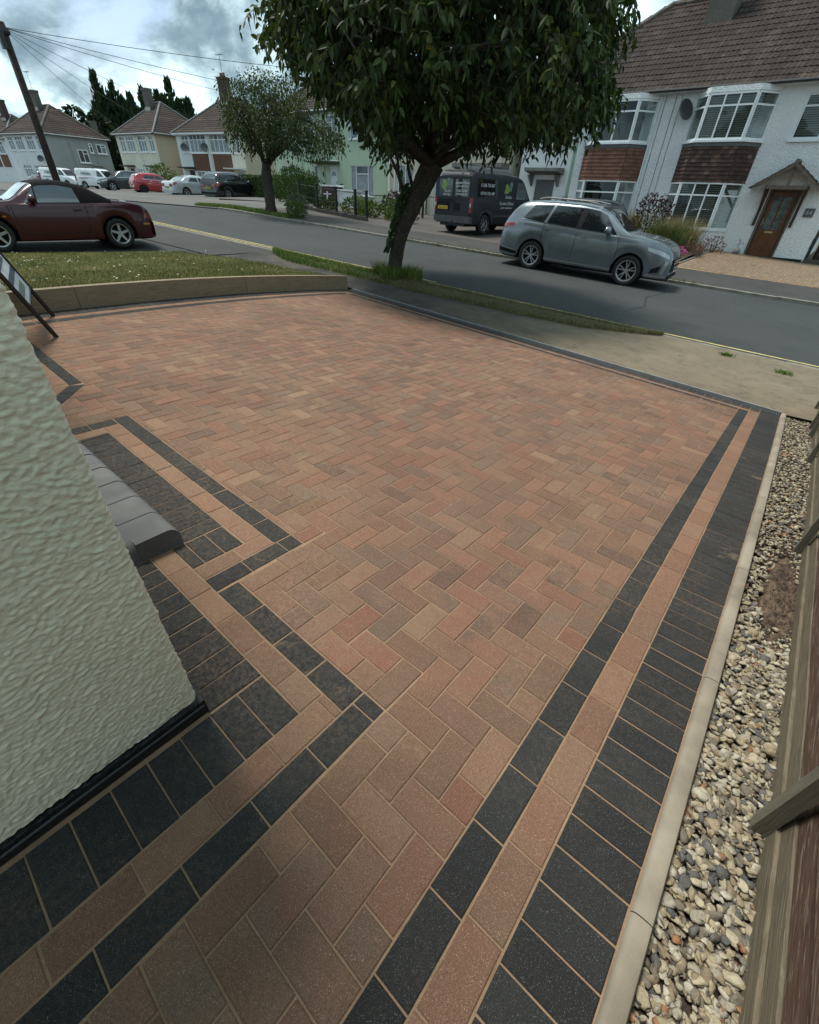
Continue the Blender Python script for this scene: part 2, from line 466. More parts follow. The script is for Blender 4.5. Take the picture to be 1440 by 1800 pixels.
def norm_dw(u, v):
    e = .01
    return Vector((-(dw(u + e, v) - dw(u - e, v)) / (2 * e), -(dw(u, v + e) - dw(u, v - e)) / (2 * e), 1)).normalized()
pieces = {'brindle': [], 'tan': [], 'charcoal': []}
GAP = .0022
def rect(kind, u0, v0, u1, v1):
    u0, u1 = min(u0, u1), max(u0, u1); v0, v1 = min(v0, v1), max(v0, v1)
    if u1 - u0 < .018 or v1 - v0 < .018: return
    pieces[kind].append([(u0 + GAP, v0 + GAP), (u1 - GAP, v0 + GAP), (u1 - GAP, v1 - GAP), (u0 + GAP, v1 - GAP)])
def row_u(kind, u0, u1, v0, v1, step, phase=0.0):      # run along u, from u0 down to u1
    u = u0 + phase
    while u > u1 + 1e-6:
        rect(kind, min(u, u0), v0, max(u - step, u1), v1); u -= step
def row_v(kind, u0, u1, v0, v1, step, phase=0.0):      # run along v upwards
    v = v0 - phase
    while v < v1 - 1e-6:
        rect(kind, u0, max(v, v0), u1, min(v + step, v1)); v += step
P2, P1 = .203, .102
# right border
row_v('charcoal', 0, .102, -1.015, 6.154, P2)
row_v('tan', .1035, .2055, -1.3, 6.257, P2, .10)
row_v('charcoal', .207, .409, -1.2255, 6.462, P1)
# front border by the drain
def ut(v): return -6.35 - .115 * v          # line of the timber edge
row_u('charcoal', -.002, ut(6.1) + .41, 6.052, 6.154, P2)
row_u('tan', .1, ut(6.2) + .306, 6.156, 6.258, P2)
row_u('charcoal', .205, ut(6.3) + .01, 6.26, 6.462, P1)
# border by the timber
def row_s(kind, s0, s1, v0, v1, step):
    v = v0
    while v < v1 - 1e-6:
        w = min(v + step, v1)
        if w - v > .02: pieces[kind].append([(ut(a) + b, a) for a, b in ((v + GAP, s0 + GAP), (v + GAP, s1 - GAP), (w - GAP, s1 - GAP), (w - GAP, s0 + GAP))])
        v = w
row_s('charcoal', .308, .41, .84, 6.05, P2)
row_s('tan', .204, .306, .64, 6.154, P2)
row_s('charcoal', .0, .202, .42, 6.258, P1)
# round the house: along the near face
row_v('charcoal', -.513, -.411, -1.35, .473, P2, .06)
row_v('tan', -.616, -.515, -1.35, .371, P2, .14)
row_v('charcoal', -.835, -.618, -1.35, .268, P1, .014)
# along the door face
row_u('charcoal', -.515, -1.335, .371, .473, P2, .0)
row_u('tan', -.618, -1.745, .27, .369, P2, .06)
row_u('charcoal', -.84, -1.745, .066, .268, P1)
# out round the doorstep
row_v('charcoal', -1.437, -1.335, .371, .845, P2, .02)
row_v('tan', -1.54, -1.439, .371, .742, P2, .0)
row_v('charcoal', -1.745, -1.542, .371, .635, P1, .04)
row_u('charcoal', -1.439, -3.412, .743, .845, P2)
row_u('tan', -1.542, -3.31, .640, .741, P2, .05)
row_u('charcoal', -1.747, -3.207, .436, .638, P1)
row_v('charcoal', -3.412, -3.31, .371, .741, P2)
row_v('tan', -3.308, -3.207, .066, .638, P2)
row_u('charcoal', -3.414, -3.78, .371, .473, P2); row_u('tan', -3.31, -3.72, .27, .369, P2); row_u('charcoal', -3.31, -3.62, .066, .268, P1)
# splay of the bay
def splay(kind, a0, a1, b0, b1, n):
    """a0->a1 outer edge, b0->b1 inner edge"""
    for i in range(n):
        f0, f1 = i / n, (i + 1) / n
        L = lambda p, q, f: (p[0] + (q[0] - p[0]) * f, p[1] + (q[1] - p[1]) * f)
        q = [L(a0, a1, f0), L(a0, a1, f1), L(b0, b1, f1), L(b0, b1, f0)]
        c = (sum(p[0] for p in q) / 4, sum(p[1] for p in q) / 4)
        pieces[kind].append([(c[0] + (p[0] - c[0]) * .965, c[1] + (p[1] - c[1]) * .975) for p in q])
splay('charcoal', (-3.78, .473), (-4.19, .83), (-3.822, .371), (-4.233, .728), 3)
splay('tan', (-3.823, .369), (-4.234, .726), (-3.865, .268), (-4.277, .625), 3)
splay('charcoal', (-3.866, .266), (-4.278, .623), (-3.95, .066), (-4.36, .42), 5)
row_u('charcoal', -4.236, -6.30, .73, .83, P2); row_u('tan', -4.28, -6.30, .628, .728, P2); row_u('charcoal', -4.37, -6.30, .425, .626, P1)
# herringbone field
OBST = [[(-.409, -3), (-.409, .475), (-9, .475), (-9, -3)], [(-1.333, .40), (-1.333, .847), (-3.414, .847), (-3.414, .40)], [(-3.78, .473), (-4.19, .832), (-9, .832), (-9, .473)]]
def area(p): return abs(sum(p[i][0] * p[(i + 1) % len(p)][1] - p[(i + 1) % len(p)][0] * p[i][1] for i in range(len(p)))) / 2
def ccw(p):
    return p if sum(p[i][0] * p[(i + 1) % len(p)][1] - p[(i + 1) % len(p)][0] * p[i][1] for i in range(len(p))) > 0 else p[::-1]
def clip(p, a, b, keep_left):
    out = []; s = lambda q: ((b[0] - a[0]) * (q[1] - a[1]) - (b[1] - a[1]) * (q[0] - a[0])) * (1 if keep_left else -1)
    for i in range(len(p)):
        q, r = p[i], p[(i + 1) % len(p)]; sq, sr = s(q), s(r)
        if sq >= -1e-9: out.append(q)
        if (sq > 1e-9 and sr < -1e-9) or (sq < -1e-9 and sr > 1e-9):
            f = sq / (sq - sr); out.append((q[0] + (r[0] - q[0]) * f, q[1] + (r[1] - q[1]) * f))
    return out
def subtract(p, ob):
    ob = ccw(ob); res = []; cur = p; inn = p
    for i in range(len(ob)):
        inn = clip(inn, ob[i], ob[(i + 1) % len(ob)], True)
        if len(inn) < 3: return [p]
    if area(inn) < 1e-5: return [p]
    for i in range(len(ob)):
        a, b_ = ob[i], ob[(i + 1) % len(ob)]
        o = clip(cur, a, b_, False)
        if len(o) > 2 and area(o) > 1e-6: res.append(o)
        cur = clip(cur, a, b_, True)
        if len(cur) < 3: return res
    return res
FP, VP = .1015, .0685
def cells():
    for i in range(-70, 1):
        for j in range(-14, 62):
            k = (i - j) % 4
            if k == 0: yield (i, j, i + 2, j + 1)
            elif k == 2: yield (i, j - 1, i + 1, j + 1)
for (i0, j0, i1, j1) in cells():
    p = [(i0 * FP, j0 * FP + VP), (i1 * FP, j0 * FP + VP), (i1 * FP, j1 * FP + VP), (i0 * FP, j1 * FP + VP)]
    for a, b_ in (((-.001, -5), (-.001, 9)), ((9, 6.05), (-9, 6.05)), ((ut(9) + .412, 9), (ut(-5) + .412, -5)), ((-9, -1.3), (9, -1.3))):
        p = clip(p, a, b_, True)
        if len(p) < 3: break
    if len(p) < 3: continue
    ps = [p]
    for ob in OBST: ps = [r for q in ps for r in subtract(q, ob)]
    for q in ps:
        c = (sum(x for x, y in q) / len(q), sum(y for x, y in q) / len(q))
        w = max(x for x, y in q) - min(x for x, y in q); h = max(y for x, y in q) - min(y for x, y in q)
        if area(q) < .0014 or w < .026 or h < .026: continue
        pieces['brindle'].append([(x - math.copysign(min(GAP, abs(x - c[0]) * .3), x - c[0]), y - math.copysign(min(GAP, abs(y - c[1]) * .3), y - c[1])) for x, y in q])

CHF = .0032
def block_mb(poly):
    """poly centred on the origin; chamfered block"""
    n = len(poly); inn = []
    for i in range(n):
        p, q, r = Vector(poly[i - 1]), Vector(poly[i]), Vector(poly[(i + 1) % n])
        e1, e2 = (q - p).normalized(), (r - q).normalized()
        n1, n2 = Vector((-e1.y, e1.x)), Vector((-e2.y, e2.x))
        k = (n1 + n2); k = k / max(.3, k.dot(n1)) if k.length > 1e-6 else n1
        inn.append(q + k * CHF)
    vs = [(x, y, -.03) for x, y in poly] + [(x, y, -CHF) for x, y in poly] + [(p.x, p.y, 0) for p in inn]
    fs = [(i, (i + 1) % n, n + (i + 1) % n, n + i) for i in range(n)] + [(n + i, n + (i + 1) % n, 2 * n + (i + 1) % n, 2 * n + i) for i in range(n)] + [tuple(range(2 * n, 3 * n))]
    return MB().add(vs, fs)
cache = {}
for kind, name in (('brindle', 'brindle_block'), ('tan', 'tan_block'), ('charcoal', 'charcoal_block')):
    L = []
    for p in pieces[kind]:
        p = ccw(p); c = (sum(x for x, y in p) / len(p), sum(y for x, y in p) / len(p))
        z = dw(*c); d = (Vector((c[0], c[1], z)) - CAM)
        vis = 1 if (c[1] > -.62 and not (c[0] < -.9 and c[1] < .05)) else 3
        fwd = d.dot(Vector(RT[2]))
        if fwd <= .2: vis = 6
        L.append((d.length * vis / math.sqrt(max(area(p), .002) / .02), c, p))
    L.sort(key=lambda e: e[0])
    rest = MB()
    for idx, (_, c, p) in enumerate(L):
        nrm = norm_dw(*c); dz = random.gauss(0, .0006)
        q = nrm.to_track_quat('Z', 'Y'); rx = Vector((1, 0, 0)); rx = (rx - nrm * rx.dot(nrm)).normalized(); ry = nrm.cross(rx)
        Rm = Matrix((rx, ry, nrm)).transposed() @ Matrix.Rotation(random.gauss(0, .0035), 3, 'X') @ Matrix.Rotation(random.gauss(0, .0035), 3, 'Y') @ Matrix.Rotation(random.gauss(0, .007), 3, 'Z')
        T = Matrix.Translation((c[0], c[1], dw(*c) + dz)) @ Rm.to_4x4()
        loc = [(x - c[0], y - c[1]) for x, y in p]
        if idx < 300:
            key = (kind, tuple((round(x, 3), round(y, 3)) for x, y in loc))
            if key not in cache: cache[key] = block_mb(loc).mesh(name, MATS[kind][0])
            o = link(name, cache[key], sheet_drive); o.matrix_world = T
        else:
            mb = block_mb(loc).xform(T); rest.add(mb.v, mb.f)
    if rest.v: rest.build({'brindle': 'brindle_paving', 'tan': 'tan_paving', 'charcoal': 'charcoal_paving'}[kind], MATS[kind][1], sheet_drive, kind='stuff')

# ------------------------------------------------------------------ drain channel across the front
dr = thing('drain_channel', 'long black slotted drain channel between the paving and the footway', 'drain')
M_BLK = plain('black cast grating', (.075, .08, .08), .6)
M_GALV = plain('galvanised edge', (.24, .245, .235), .6, (.17, .17, .165), 12)
us = arange(.405, -7.08, .5)
for i in range(len(us) - 1):
    a, c = us[i] - .003, us[i + 1] + .003
    mb = MB(); n = 20
    za = lambda u: dw(u, 6.5)
    mb.add([(a, 6.470, za(a) - .05), (c, 6.470, za(c) - .05), (c, 6.575, za(c) - .05), (a, 6.575, za(a) - .05)], [(0, 3, 2, 1)])
    for k in range(n):
        u = a + (c - a) * (k + .5) / n; w = abs(c - a) / n * .5
        mb.box((u, 6.522, za(u) - .002), (w, .098, .008))
    mb.box(((a + c) / 2, 6.474, za((a + c) / 2) - .001), (abs(c - a), .008, .01), 0, Matrix.Rotation(math.atan2(za(a) - za(c), a - c) * -1, 3, 'Y'))
    mb.build('grate', M_BLK, dr)
mb = MB(); mb.beam((.41, 6.582, za(.41) + .001), (-7.08, 6.582, za(-7.08) + .001), .026, .02); mb.build('edge_strip', M_GALV, dr)
# concrete edging along the gravel
ke = thing('concrete_edging', 'straight pale concrete edging strip between charcoal border and gravel', 'edging')
M_EDGE = plain('edging concrete', (.29, .255, .195), .9, (.185, .16, .12), 5, .0008, 260, coords='World')
v = -1.33; L = .914
while v < 6.6:
    v1 = min(v + L, 6.6); mb = MB(); z0, z1 = dw(.44, v), dw(.44, v1)
    prof = [(.4115, -.10), (.4115, .012), (.419, .021), (.428, .024), (.452, .024), (.460, .021), (.465, .012), (.465, -.10)]
    mb.grid(lambda s, q: (prof[int(round(s * 7))][0], v + .0015 + (v1 - v - .003) * q, z0 + (z1 - z0) * q + prof[int(round(s * 7))][1] - .008), 7, 1)
    mb.add([(x, v + .0015, z0 + z - .008) for x, z in prof], [list(range(8))[::-1]]); mb.add([(x, v1 - .0015, z1 + z - .008) for x, z in prof], [list(range(8))])
    mb.build('edging_stone', M_EDGE, ke, angle=40)
    v = v1
# ------------------------------------------------------------------ the near house corner
hs = thing('rendered_house', 'cream roughcast house corner with black plinth beside the block paving', 'house', (0, 0, 0))
t = NT('cream roughcast'); v = t.coord('World')
mp = t.n('ShaderNodeMapping', {'Vector': v}); mp.inputs['Scale'].default_value = (1, 1, 2.4)
nz = t.noise(55, mp.outputs[0], 5, .6, .4, .25, .75)
c = t.mix(t.noise(2.5, v, 4), (.80, .755, .575), (.72, .68, .515))
c = t.mix(t.math('MULTIPLY', nz, .18), c, (.30, .30, .235))
t.set(col=c, rough=.9, spec=.2); t.bump(nz, .003, .6); M_RCAST = t.mat
M_PLINTH = plain('black bitumen plinth', (.006, .0065, .007), .5, (.016, .0165, .017), 20, .006, 60)
XW, YW, RC = -.862, .06, .022
from mathutils import noise as mn
def wall_pt(s):
    """s < 0 along the near face, then the corner arc, then along the door face"""
    if s < 0: return (XW, YW - RC + s, 1, 0)
    if s < RC * PI / 2:
        a = s / RC; return (XW - RC + RC * math.cos(a), YW - RC + RC * math.sin(a), math.cos(a), math.sin(a))
    return (XW - RC - (s - RC * PI / 2), YW, 0, 1)
ss = list(np.arange(-.78, -.0001, .0038)) + list(np.linspace(0, RC * PI / 2, 8)) + list(np.arange(RC * PI / 2 + .005, .12, .006))
zs = list(np.arange(0, 1.62, .0036))
V = np.zeros((len(zs) * len(ss), 3))
k = 0
for z in zs:
    for s in ss:
        x, y, nx_, ny_ = wall_pt(s)
        q = Vector((s * 66, z * 105, 3.1)); q2 = Vector((s * 150, z * 210, 7.7))
        w = mn.noise(q * .35) * .5
        nq = mn.noise(q + Vector((w, w, 0)) * 2.2); h = .0050 * (nq if nq > 0 else nq * .8) + .0024 * mn.noise(q2) + .0018 * mn.noise(Vector((s * 12, z * 16, 1)))
        V[k] = (x + nx_ * h, y + ny_ * h, .062 + z + .004 * mn.noise(Vector((s * 14, 0, 5))) * (1 if z == 0 else 0)); k += 1
ns, nzs = len(ss), len(zs)
idx = np.arange(ns * nzs).reshape(nzs, ns)
F = np.stack([idx[:-1, :-1], idx[:-1, 1:], idx[1:, 1:], idx[1:, :-1]], -1).reshape(-1, 4)
np_mesh('wall', V, F, M_RCAST, hs, smooth=True)
b = MB()
b.bb((XW - .12, -7, .062), (XW - .002, YW - RC - .775, 2.7)); b.bb((XW - .12, YW - RC - .775, 1.675), (XW - .002, YW - .02, 2.7))
b.bb((-8.5, YW - .12, -.05), (XW - .175, YW - .002, 2.7)); b.bb((XW - .18, YW - .12, 1.675), (XW - .02, YW - .002, 2.7))
b.prism([(-9.5, .06), (-3.96, .06), (-4.36, .405), (-9.5, .405)], -.1, 2.7); b.bb((-8.5, -7, -.1), (-8.38, YW - .12, 2.7))
b.bb((-8.5, -7, 2.7), (XW - .12, YW - .12, 2.78)); b.bb((-8.5, -7.1, -.1), (XW, -7, 2.7))
b.build('outer_wall', M_RCAST, hs)  # unseen upper wall and flat top, kept low to shorten the house shadow
b = MB()
b.bb((XW - .1, -7, -.08), (XW + .012, YW + .012, .052)); b.bb((-3.96, YW - .08, -.12), (XW - .1, YW + .006, .05))
b.build('plinth', M_PLINTH, hs)
b = MB(); b.tube([(XW + .014, -3, .030), (XW + .0145, -.4, .031), (XW + .014, YW + .004, .029)], .0042, 6); b.build('plinth_bead', plain('grey bead', (.05, .052, .055), .35), hs)
# sand and old mortar at the corner
# ------------------------------------------------------------------ doorstep of bullnose blocks
st = thing('door_step', 'low doorstep edged with grey bullnose blocks against the house', 'step')
M_BULL = plain('grey bullnose concrete', (.105, .105, .102), .8, (.155, .152, .145), 5, .0015, 220, coords='World')
HS = .105
def bull_prof(d):
    r = .055; P = [(0, -.06), (0, HS)]
    for i in range(7):
        a = PI / 2 * (1 - i / 6); P.append((d - r + r * math.cos(a), HS - r + r * math.sin(a)))
    P.append((d, -.06)); return P
def bull(a, bb_, axis):
    """block from a to bb_ along axis; profile depth grows along the other axis"""
    P = bull_prof(.195); mb = MB(); n = len(P)
    e = .0016
    if axis == 'u':
        zc_ = dw((a + bb_) / 2, .33)
        A = [(a - e, .238 + p, zc_ + z) for p, z in P]; B = [(bb_ + e, .238 + p, zc_ + z) for p, z in P]
    else:
        zc_ = dw(-1.85, (a + bb_) / 2)
        A = [(-1.945 + p, a + e, zc_ + z) for p, z in P]; B = [(-1.945 + p, bb_ - e, zc_ + z) for p, z in P]
    mb.add(A + B, [(i, (i + 1) % n, n + (i + 1) % n, n + i) for i in range(n)] + [list(range(n))[::-1], list(range(n, 2 * n))])
    return mb.build('bullnose_block', M_BULL, st, angle=40)
u = -1.747
while u > -3.1: bull(u, u - .203, 'u'); u -= .203
bull(.236, .062, 'v')
for i in range(6):
    for j in range(1):
        u0 = -1.95 - i * .203; c = ((u0 - .1), .148)
        mb = block_mb([(-.099, -.085), (.099, -.085), (.099, .085), (-.099, .085)])
        o = mb.build('step_paver', MATS['tan'][0], st); o.location = (c[0], c[1], dw(*c) + HS - .012)

# ------------------------------------------------------------------ timber sleepers holding the lawn
M_SLEEP = None
t = NT('new treated softwood'); v = t.coord('World')
mp = t.n('ShaderNodeMapping', {'Vector': v}); mp.inputs['Scale'].default_value = (14, 1.2, 14)
g = t.noise(2.2, mp.outputs[0], 6, .65, 1.4, .3, .7)
c = t.mix(g, (.25, .19, .115), (.15, .105, .062)); c = t.mix(t.math('MULTIPLY', t.noise(1.1, v, 4), .4), c, (.20, .165, .105))
t.set(col=c, rough=.8); t.bump(g, .003); M_SLEEP = t.mat
def lawn_edge(v): return dw(ut(v), v) + .235
vs_ = [-1.2, 1.62, 4.05, 6.47]
labs = ['long new timber sleeper nearest the house along the lawn edge', 'middle timber sleeper of the lawn edge, by the sign', 'timber sleeper ending at the footway corner of the lawn']
for i in range(3):
    a, c_ = vs_[i] + .003, vs_[i + 1] - .003; mb = MB(); n = 8
    def pt(x, y):
        v = a + (c_ - a) * y; k = int(round(x * 4)) % 4
        ch = .006
        P = [(0, -.05), (0, .235), (-.11, .235), (-.11, -.05)][k]
        return (ut(v) + P[0] - .002, v, dw(ut(v), v) + P[1] - (.012 * max(0, 3 - v) / 3))
    mb.grid(pt, 4, n)
    for y in (0, 1):
        mb.add([pt(k / 4, y) for k in range(4)], [(0, 1, 2, 3)] if y == 0 else [(3, 2, 1, 0)])
    o = mb.build('timber_sleeper', M_SLEEP)
    tag(o, labs[i], 'sleeper', 'timber sleepers along the lawn')

# ------------------------------------------------------------------ lawn
def lawn_left(v): return -12.75 + (v - 2.2) * .27
def lawn_z(u, v):
    f = min(max((ut(v) - .10 - u) / 5.0, 0), 1)
    return (lawn_edge(v) - .035) * (1 - f) + (zr(u) + .045) * f
def lawn_front(u): return 6.42 - max(0, -9.6 - u) * .42
b = MB(); NV = 44; NU = 40
def lawn_pt(x, y):
    v = -2.6 + 9.0 * y
    u0, u1 = ut(v) - .105, lawn_left(v); u = u0 + (u1 - u0) * x
    v = min(v, lawn_front(u)); return (u, v, lawn_z(u, v) + .012 * mn.noise(Vector((u * .9, v * .9, 0))))
b.grid(lawn_pt, NU, NV); b.build('lawn', M_LAWN, smooth=True, kind='structure')
def blade_mat(name, stops):
    t = NT(name); r = t.n('ShaderNodeNewGeometry').outputs['Random Per Island']; v = t.coord('World')
    r = t.math('ADD', t.math('MULTIPLY', r, .6), t.math('MULTIPLY', t.noise(1.3, v, 4, .6, .3, .33, .67), .4))
    t.set(col=t.ramp(r, stops), rough=.7, spec=.25); return t.mat
M_BLADE = blade_mat('lawn grass', [(0, (.055, .075, .016)), (.35, (.11, .115, .028)), (.65, (.19, .165, .055)), (1, (.32, .26, .12))])
M_BLADE2 = blade_mat('long grass', [(0, (.05, .10, .016)), (.5, (.11, .18, .03)), (.8, (.20, .22, .06)), (1, (.34, .29, .14))])
M_BLADE3 = blade_mat('dry verge grass', [(0, (.045, .06, .018)), (.4, (.10, .11, .035)), (.75, (.20, .175, .08)), (1, (.30, .25, .14))])
def blades(name, P, h, w, lean, mat, parent=None, label=None, cat=None):
    """P (n,3) roots; three-corner blades bent with two triangles"""
    n = len(P); ang = rng.uniform(0, 2 * PI, n); hh = h * rng.uniform(.5, 1.25, n); ww = w * rng.uniform(.6, 1.3, n)
    d = np.stack([np.cos(ang), np.sin(ang), np.zeros(n)], 1); la = rng.uniform(0, 2 * PI, n); ln = lean * rng.uniform(.2, 1.3, n)
    L = np.stack([np.cos(la), np.sin(la), np.zeros(n)], 1) * (ln * hh)[:, None]; up = np.zeros((n, 3)); up[:, 2] = hh
    a = P - d * ww[:, None] / 2; b_ = P + d * ww[:, None] / 2
    m1 = P + L * .35 + up * .6; c1 = m1 + d * ww[:, None] * .35; c0 = m1 - d * ww[:, None] * .35; tip = P + L + up
    V = np.concatenate([a, b_, c1, c0, tip]); i = np.arange(n)
    F = np.concatenate([np.stack([i, i + n, i + 2 * n], 1), np.stack([i, i + 2 * n, i + 3 * n], 1), np.stack([i + 3 * n, i + 2 * n, i + 4 * n], 1)])
    o = np_mesh(name, V, F, mat, parent, 'stuff'); return tag(o, label, cat)
pts = []
for _ in range(62000):
    v = random.uniform(-2.4, 6.4); f = random.random(); u = (ut(v) - .12) * (1 - f) + lawn_left(v) * f
    if v > lawn_front(u) + .05: continue
    pts.append((u, v, lawn_z(u, v) - .004))
blades('grass', np.array(pts), .034, .006, .5, M_BLADE, None, 'short patchy green and straw lawn grass behind the timber edge', 'grass')
# daisies
b = MB()
for _ in range(150):
    v = random.uniform(-.5, 6); f = random.random() ** .7; u = (ut(v) - .2) * (1 - f) + lawn_left(v) * f
    if random.random() < .3: v = random.uniform(1.2, 3); u = random.uniform(-12, -10.8)
    z = lawn_z(u, v) + .035; r = random.uniform(.010, .016)
    b.add([(u + r * math.cos(a * PI / 3), v + r * math.sin(a * PI / 3), z + random.uniform(-.003, .003)) for a in range(6)], [tuple(range(6))])
tag(b.build('daisies', plain('white petals', (.75, .75, .70), .8), kind='stuff'), 'tiny white daisies scattered over the lawn', 'daisies')
# verge between footway and road
def verge_w(u): return .80 * min(1, max(0, (-1.6 - u) / 1.2)) ** .6 * min(1, max(0, (u + 11.4) / 1.5)) ** .6 * (1 - .3 * max(0, min(1, (u + 4) / 2.4)))
b = MB(); US = arange(-1.6, -11.4, .2)
for u in US:
    for j in range(5):
        v = vk(u) - .14 - verge_w(u) * (1 - j / 4); b.v.append((u, v, foot(u, v) + (.012 + .035 * math.sin(PI * j / 4)) * (1 if j not in (0,) else -.2)))
for i in range(len(US) - 1):
    for j in range(4):
        a = i * 5 + j; b.f.append([a, a + 1, a + 6, a + 5]); b.m.append(0)
b.build('grass_verge', plain('verge soil', (.075, .07, .035), .95, (.12, .10, .055), 6, .02, 60, coords='World'), smooth=True, kind='structure')
pts = []; pts2 = []
for _ in range(30000):
    u = random.uniform(-11.4, -1.6); w = verge_w(u); f = random.random(); v = vk(u) - .12 - w * f * random.uniform(.96, 1.12)
    p = (u, v, foot(u, v) + .012)
    (pts if u < -7.6 else pts2).append(p)
blades('grass', np.array(pts), .085, .008, .6, M_BLADE2, None, 'lush green grass strip on the verge left of the street tree', 'grass')
blades('grass', np.array(pts2), .055, .007, .9, M_BLADE3, None, 'dry straggly grass strip along the kerb right of the tree', 'grass')
# taller tufts round the trunk
pts = []
for cx_, cy_, r_, n_ in ((-6.98, 8.3, .30, 700), (-7.62, 8.05, .26, 500), (-7.25, 7.85, .25, 250)):
    for _ in range(n_):
        a = random.uniform(0, 2 * PI); q = r_ * math.sqrt(random.random()); pts.append((cx_ + q * math.cos(a), cy_ + q * math.sin(a) * .7, foot(cx_, min(cy_, 8.3)) + .01))
blades('weeds', np.array(pts), .27, .012, .55, M_BLADE2, None, 'tall green weeds growing round the street tree base', 'weeds')

# ------------------------------------------------------------------ gravel strip and soil patch
def uf(v): return .652 + .012 * v
b = MB(); vv_ = arange(-1.4, 7.0, .1)
for v in vv_:
    for j in range(5): b.v.append((.462 + (uf(v) + .12 - .462) * j / 4, v, dw(.5, min(v, 6.6)) - .055))
for i in range(len(vv_) - 1):
    for j in range(4):
        a = i * 5 + j; b.f.append([a, a + 1, a + 6, a + 5]); b.m.append(0)
b.build('gravel_bed', M_EARTH, kind='structure')
def soil_in(u, v): return ((v - 2.32) / .52) ** 2 + ((u - .615) / .082) ** 2
def soil_pt(x, y):
    a = y * 2 * PI; r = x; q_ = 1 + .42 * mn.noise(Vector((math.cos(a) * 2.2, math.sin(a) * 2.2, 4))) + .15 * mn.noise(Vector((math.cos(a) * 7, math.sin(a) * 7, 1))); u = .635 + .082 * r * math.cos(a) * q_; v = 2.30 + .50 * r * math.sin(a) * q_
    n_ = mn.noise(Vector((u * 40, v * 40, 0))) * .008 + mn.noise(Vector((u * 110, v * 110, 2))) * .005
    return (u, v, dw(.5, v) - .056 + (.036 + n_) * (1 - r ** 4) + n_ * .6)
b = MB(); b.grid(soil_pt, 22, 90); b.build('soil_patch', plain('damp crumbly soil', (.15, .105, .068), .95, (.05, .034, .024), 24, .006, 120, coords='World', lo=.4, hi=.6), smooth=True, kind='structure')
ico = []
ph = (1 + 5 ** .5) / 2
base_v = np.array([(-1, ph, 0), (1, ph, 0), (-1, -ph, 0), (1, -ph, 0), (0, -1, ph), (0, 1, ph), (0, -1, -ph), (0, 1, -ph), (ph, 0, -1), (ph, 0, 1), (-ph, 0, -1), (-ph, 0, 1)], float); base_v /= np.linalg.norm(base_v[0])
base_f = np.array([(0, 11, 5), (0, 5, 1), (0, 1, 7), (0, 7, 10), (0, 10, 11), (1, 5, 9), (5, 11, 4), (11, 10, 2), (10, 7, 6), (7, 1, 8), (3, 9, 4), (3, 4, 2), (3, 2, 6), (3, 6, 8), (3, 8, 9), (4, 9, 5), (2, 4, 11), (6, 2, 10), (8, 6, 7), (9, 8, 1)])
def subdiv(V, F):
    V = list(map(tuple, V)); mid = {}; out = []
    def m(a, b_):
        k = (min(a, b_), max(a, b_))
        if k not in mid:
            p = (np.array(V[a]) + np.array(V[b_])) / 2; p /= np.linalg.norm(p); V.append(tuple(p)); mid[k] = len(V) - 1
        return mid[k]
    for a, b_, c_ in F:
        x, y, z = m(a, b_), m(b_, c_), m(c_, a); out += [(a, x, z), (b_, y, x), (c_, z, y), (x, y, z)]
    return np.array(V), np.array(out)
IV, IF = subdiv(base_v, base_f)
def stones(P, size, name, mats, flat=(.35, .75), parent=None, V0=None, F0=None):
    V0 = IV if V0 is None else V0; F0 = IF if F0 is None else F0
    n = len(P); k = len(V0)
    base = np.repeat(V0[None], n, 0) * (1 + rng.uniform(-.17, .17, (n, k, 1)))
    # planar facets: flatten along random directions
    for _ in range(6):
        d = rng.normal(size=(n, 3)); d /= np.linalg.norm(d, axis=1, keepdims=True); lim = rng.uniform(.25, .8, n)
        h = np.einsum('nki,ni->nk', base, d); ex = np.maximum(h - lim[:, None], 0); base -= ex[..., None] * d[:, None, :]
    sc_ = np.stack([rng.uniform(.75, 1.35, n), rng.uniform(.65, 1.0, n), rng.uniform(*flat, n)], 1) * (size * rng.lognormal(0, .28, n))[:, None]
    base *= sc_[:, None, :]
    a, tx, ty = rng.uniform(0, 2 * PI, n), rng.normal(0, .4, n), rng.normal(0, .4, n)
    ca, sa = np.cos(a), np.sin(a); x, y, z = base[..., 0].copy(), base[..., 1].copy(), base[..., 2].copy()
    x, y = x * ca[:, None] - y * sa[:, None], x * sa[:, None] + y * ca[:, None]
    y, z = y * np.cos(tx)[:, None] - z * np.sin(tx)[:, None], y * np.sin(tx)[:, None] + z * np.cos(tx)[:, None]
    x, z = x * np.cos(ty)[:, None] + z * np.sin(ty)[:, None], -x * np.sin(ty)[:, None] + z * np.cos(ty)[:, None]
    V = (np.stack([x, y, z], -1) + P[:, None, :]).reshape(-1, 3)
    F = (F0[None] + (np.arange(n) * k)[:, None, None]).reshape(-1, 3)
    return np_mesh(name, V, F, mats, parent, 'stuff')
t = NT('mixed flint gravel'); r = t.n('ShaderNodeNewGeometry').outputs['Random Per Island']; v = t.coord('World')
c = t.ramp(r, [(0, (.52, .44, .28)), (.15, (.62, .54, .37)), (.27, (.24, .205, .15)), (.40, (.44, .36, .22)), (.52, (.12, .12, .115)), (.62, (.50, .45, .34)), (.73, (.34, .26, .165)), (.83, (.68, .63, .49)), (.92, (.17, .16, .145)), (.975, (.42, .20, .09)), (1, (.6, .5, .3))], True)
c = t.mix(.34, c, (.02, .018, .015))
c = t.mix(t.noise(60, v, 4, .6, .5, .4, .7), c, t.mix(.5, c, (.10, .085, .065)))
t.set(col=c, rough=.65, spec=.35); t.bump(t.noise(200, v, 3), .0012); M_GRAV = t.mat
pts = []; pts_far = []
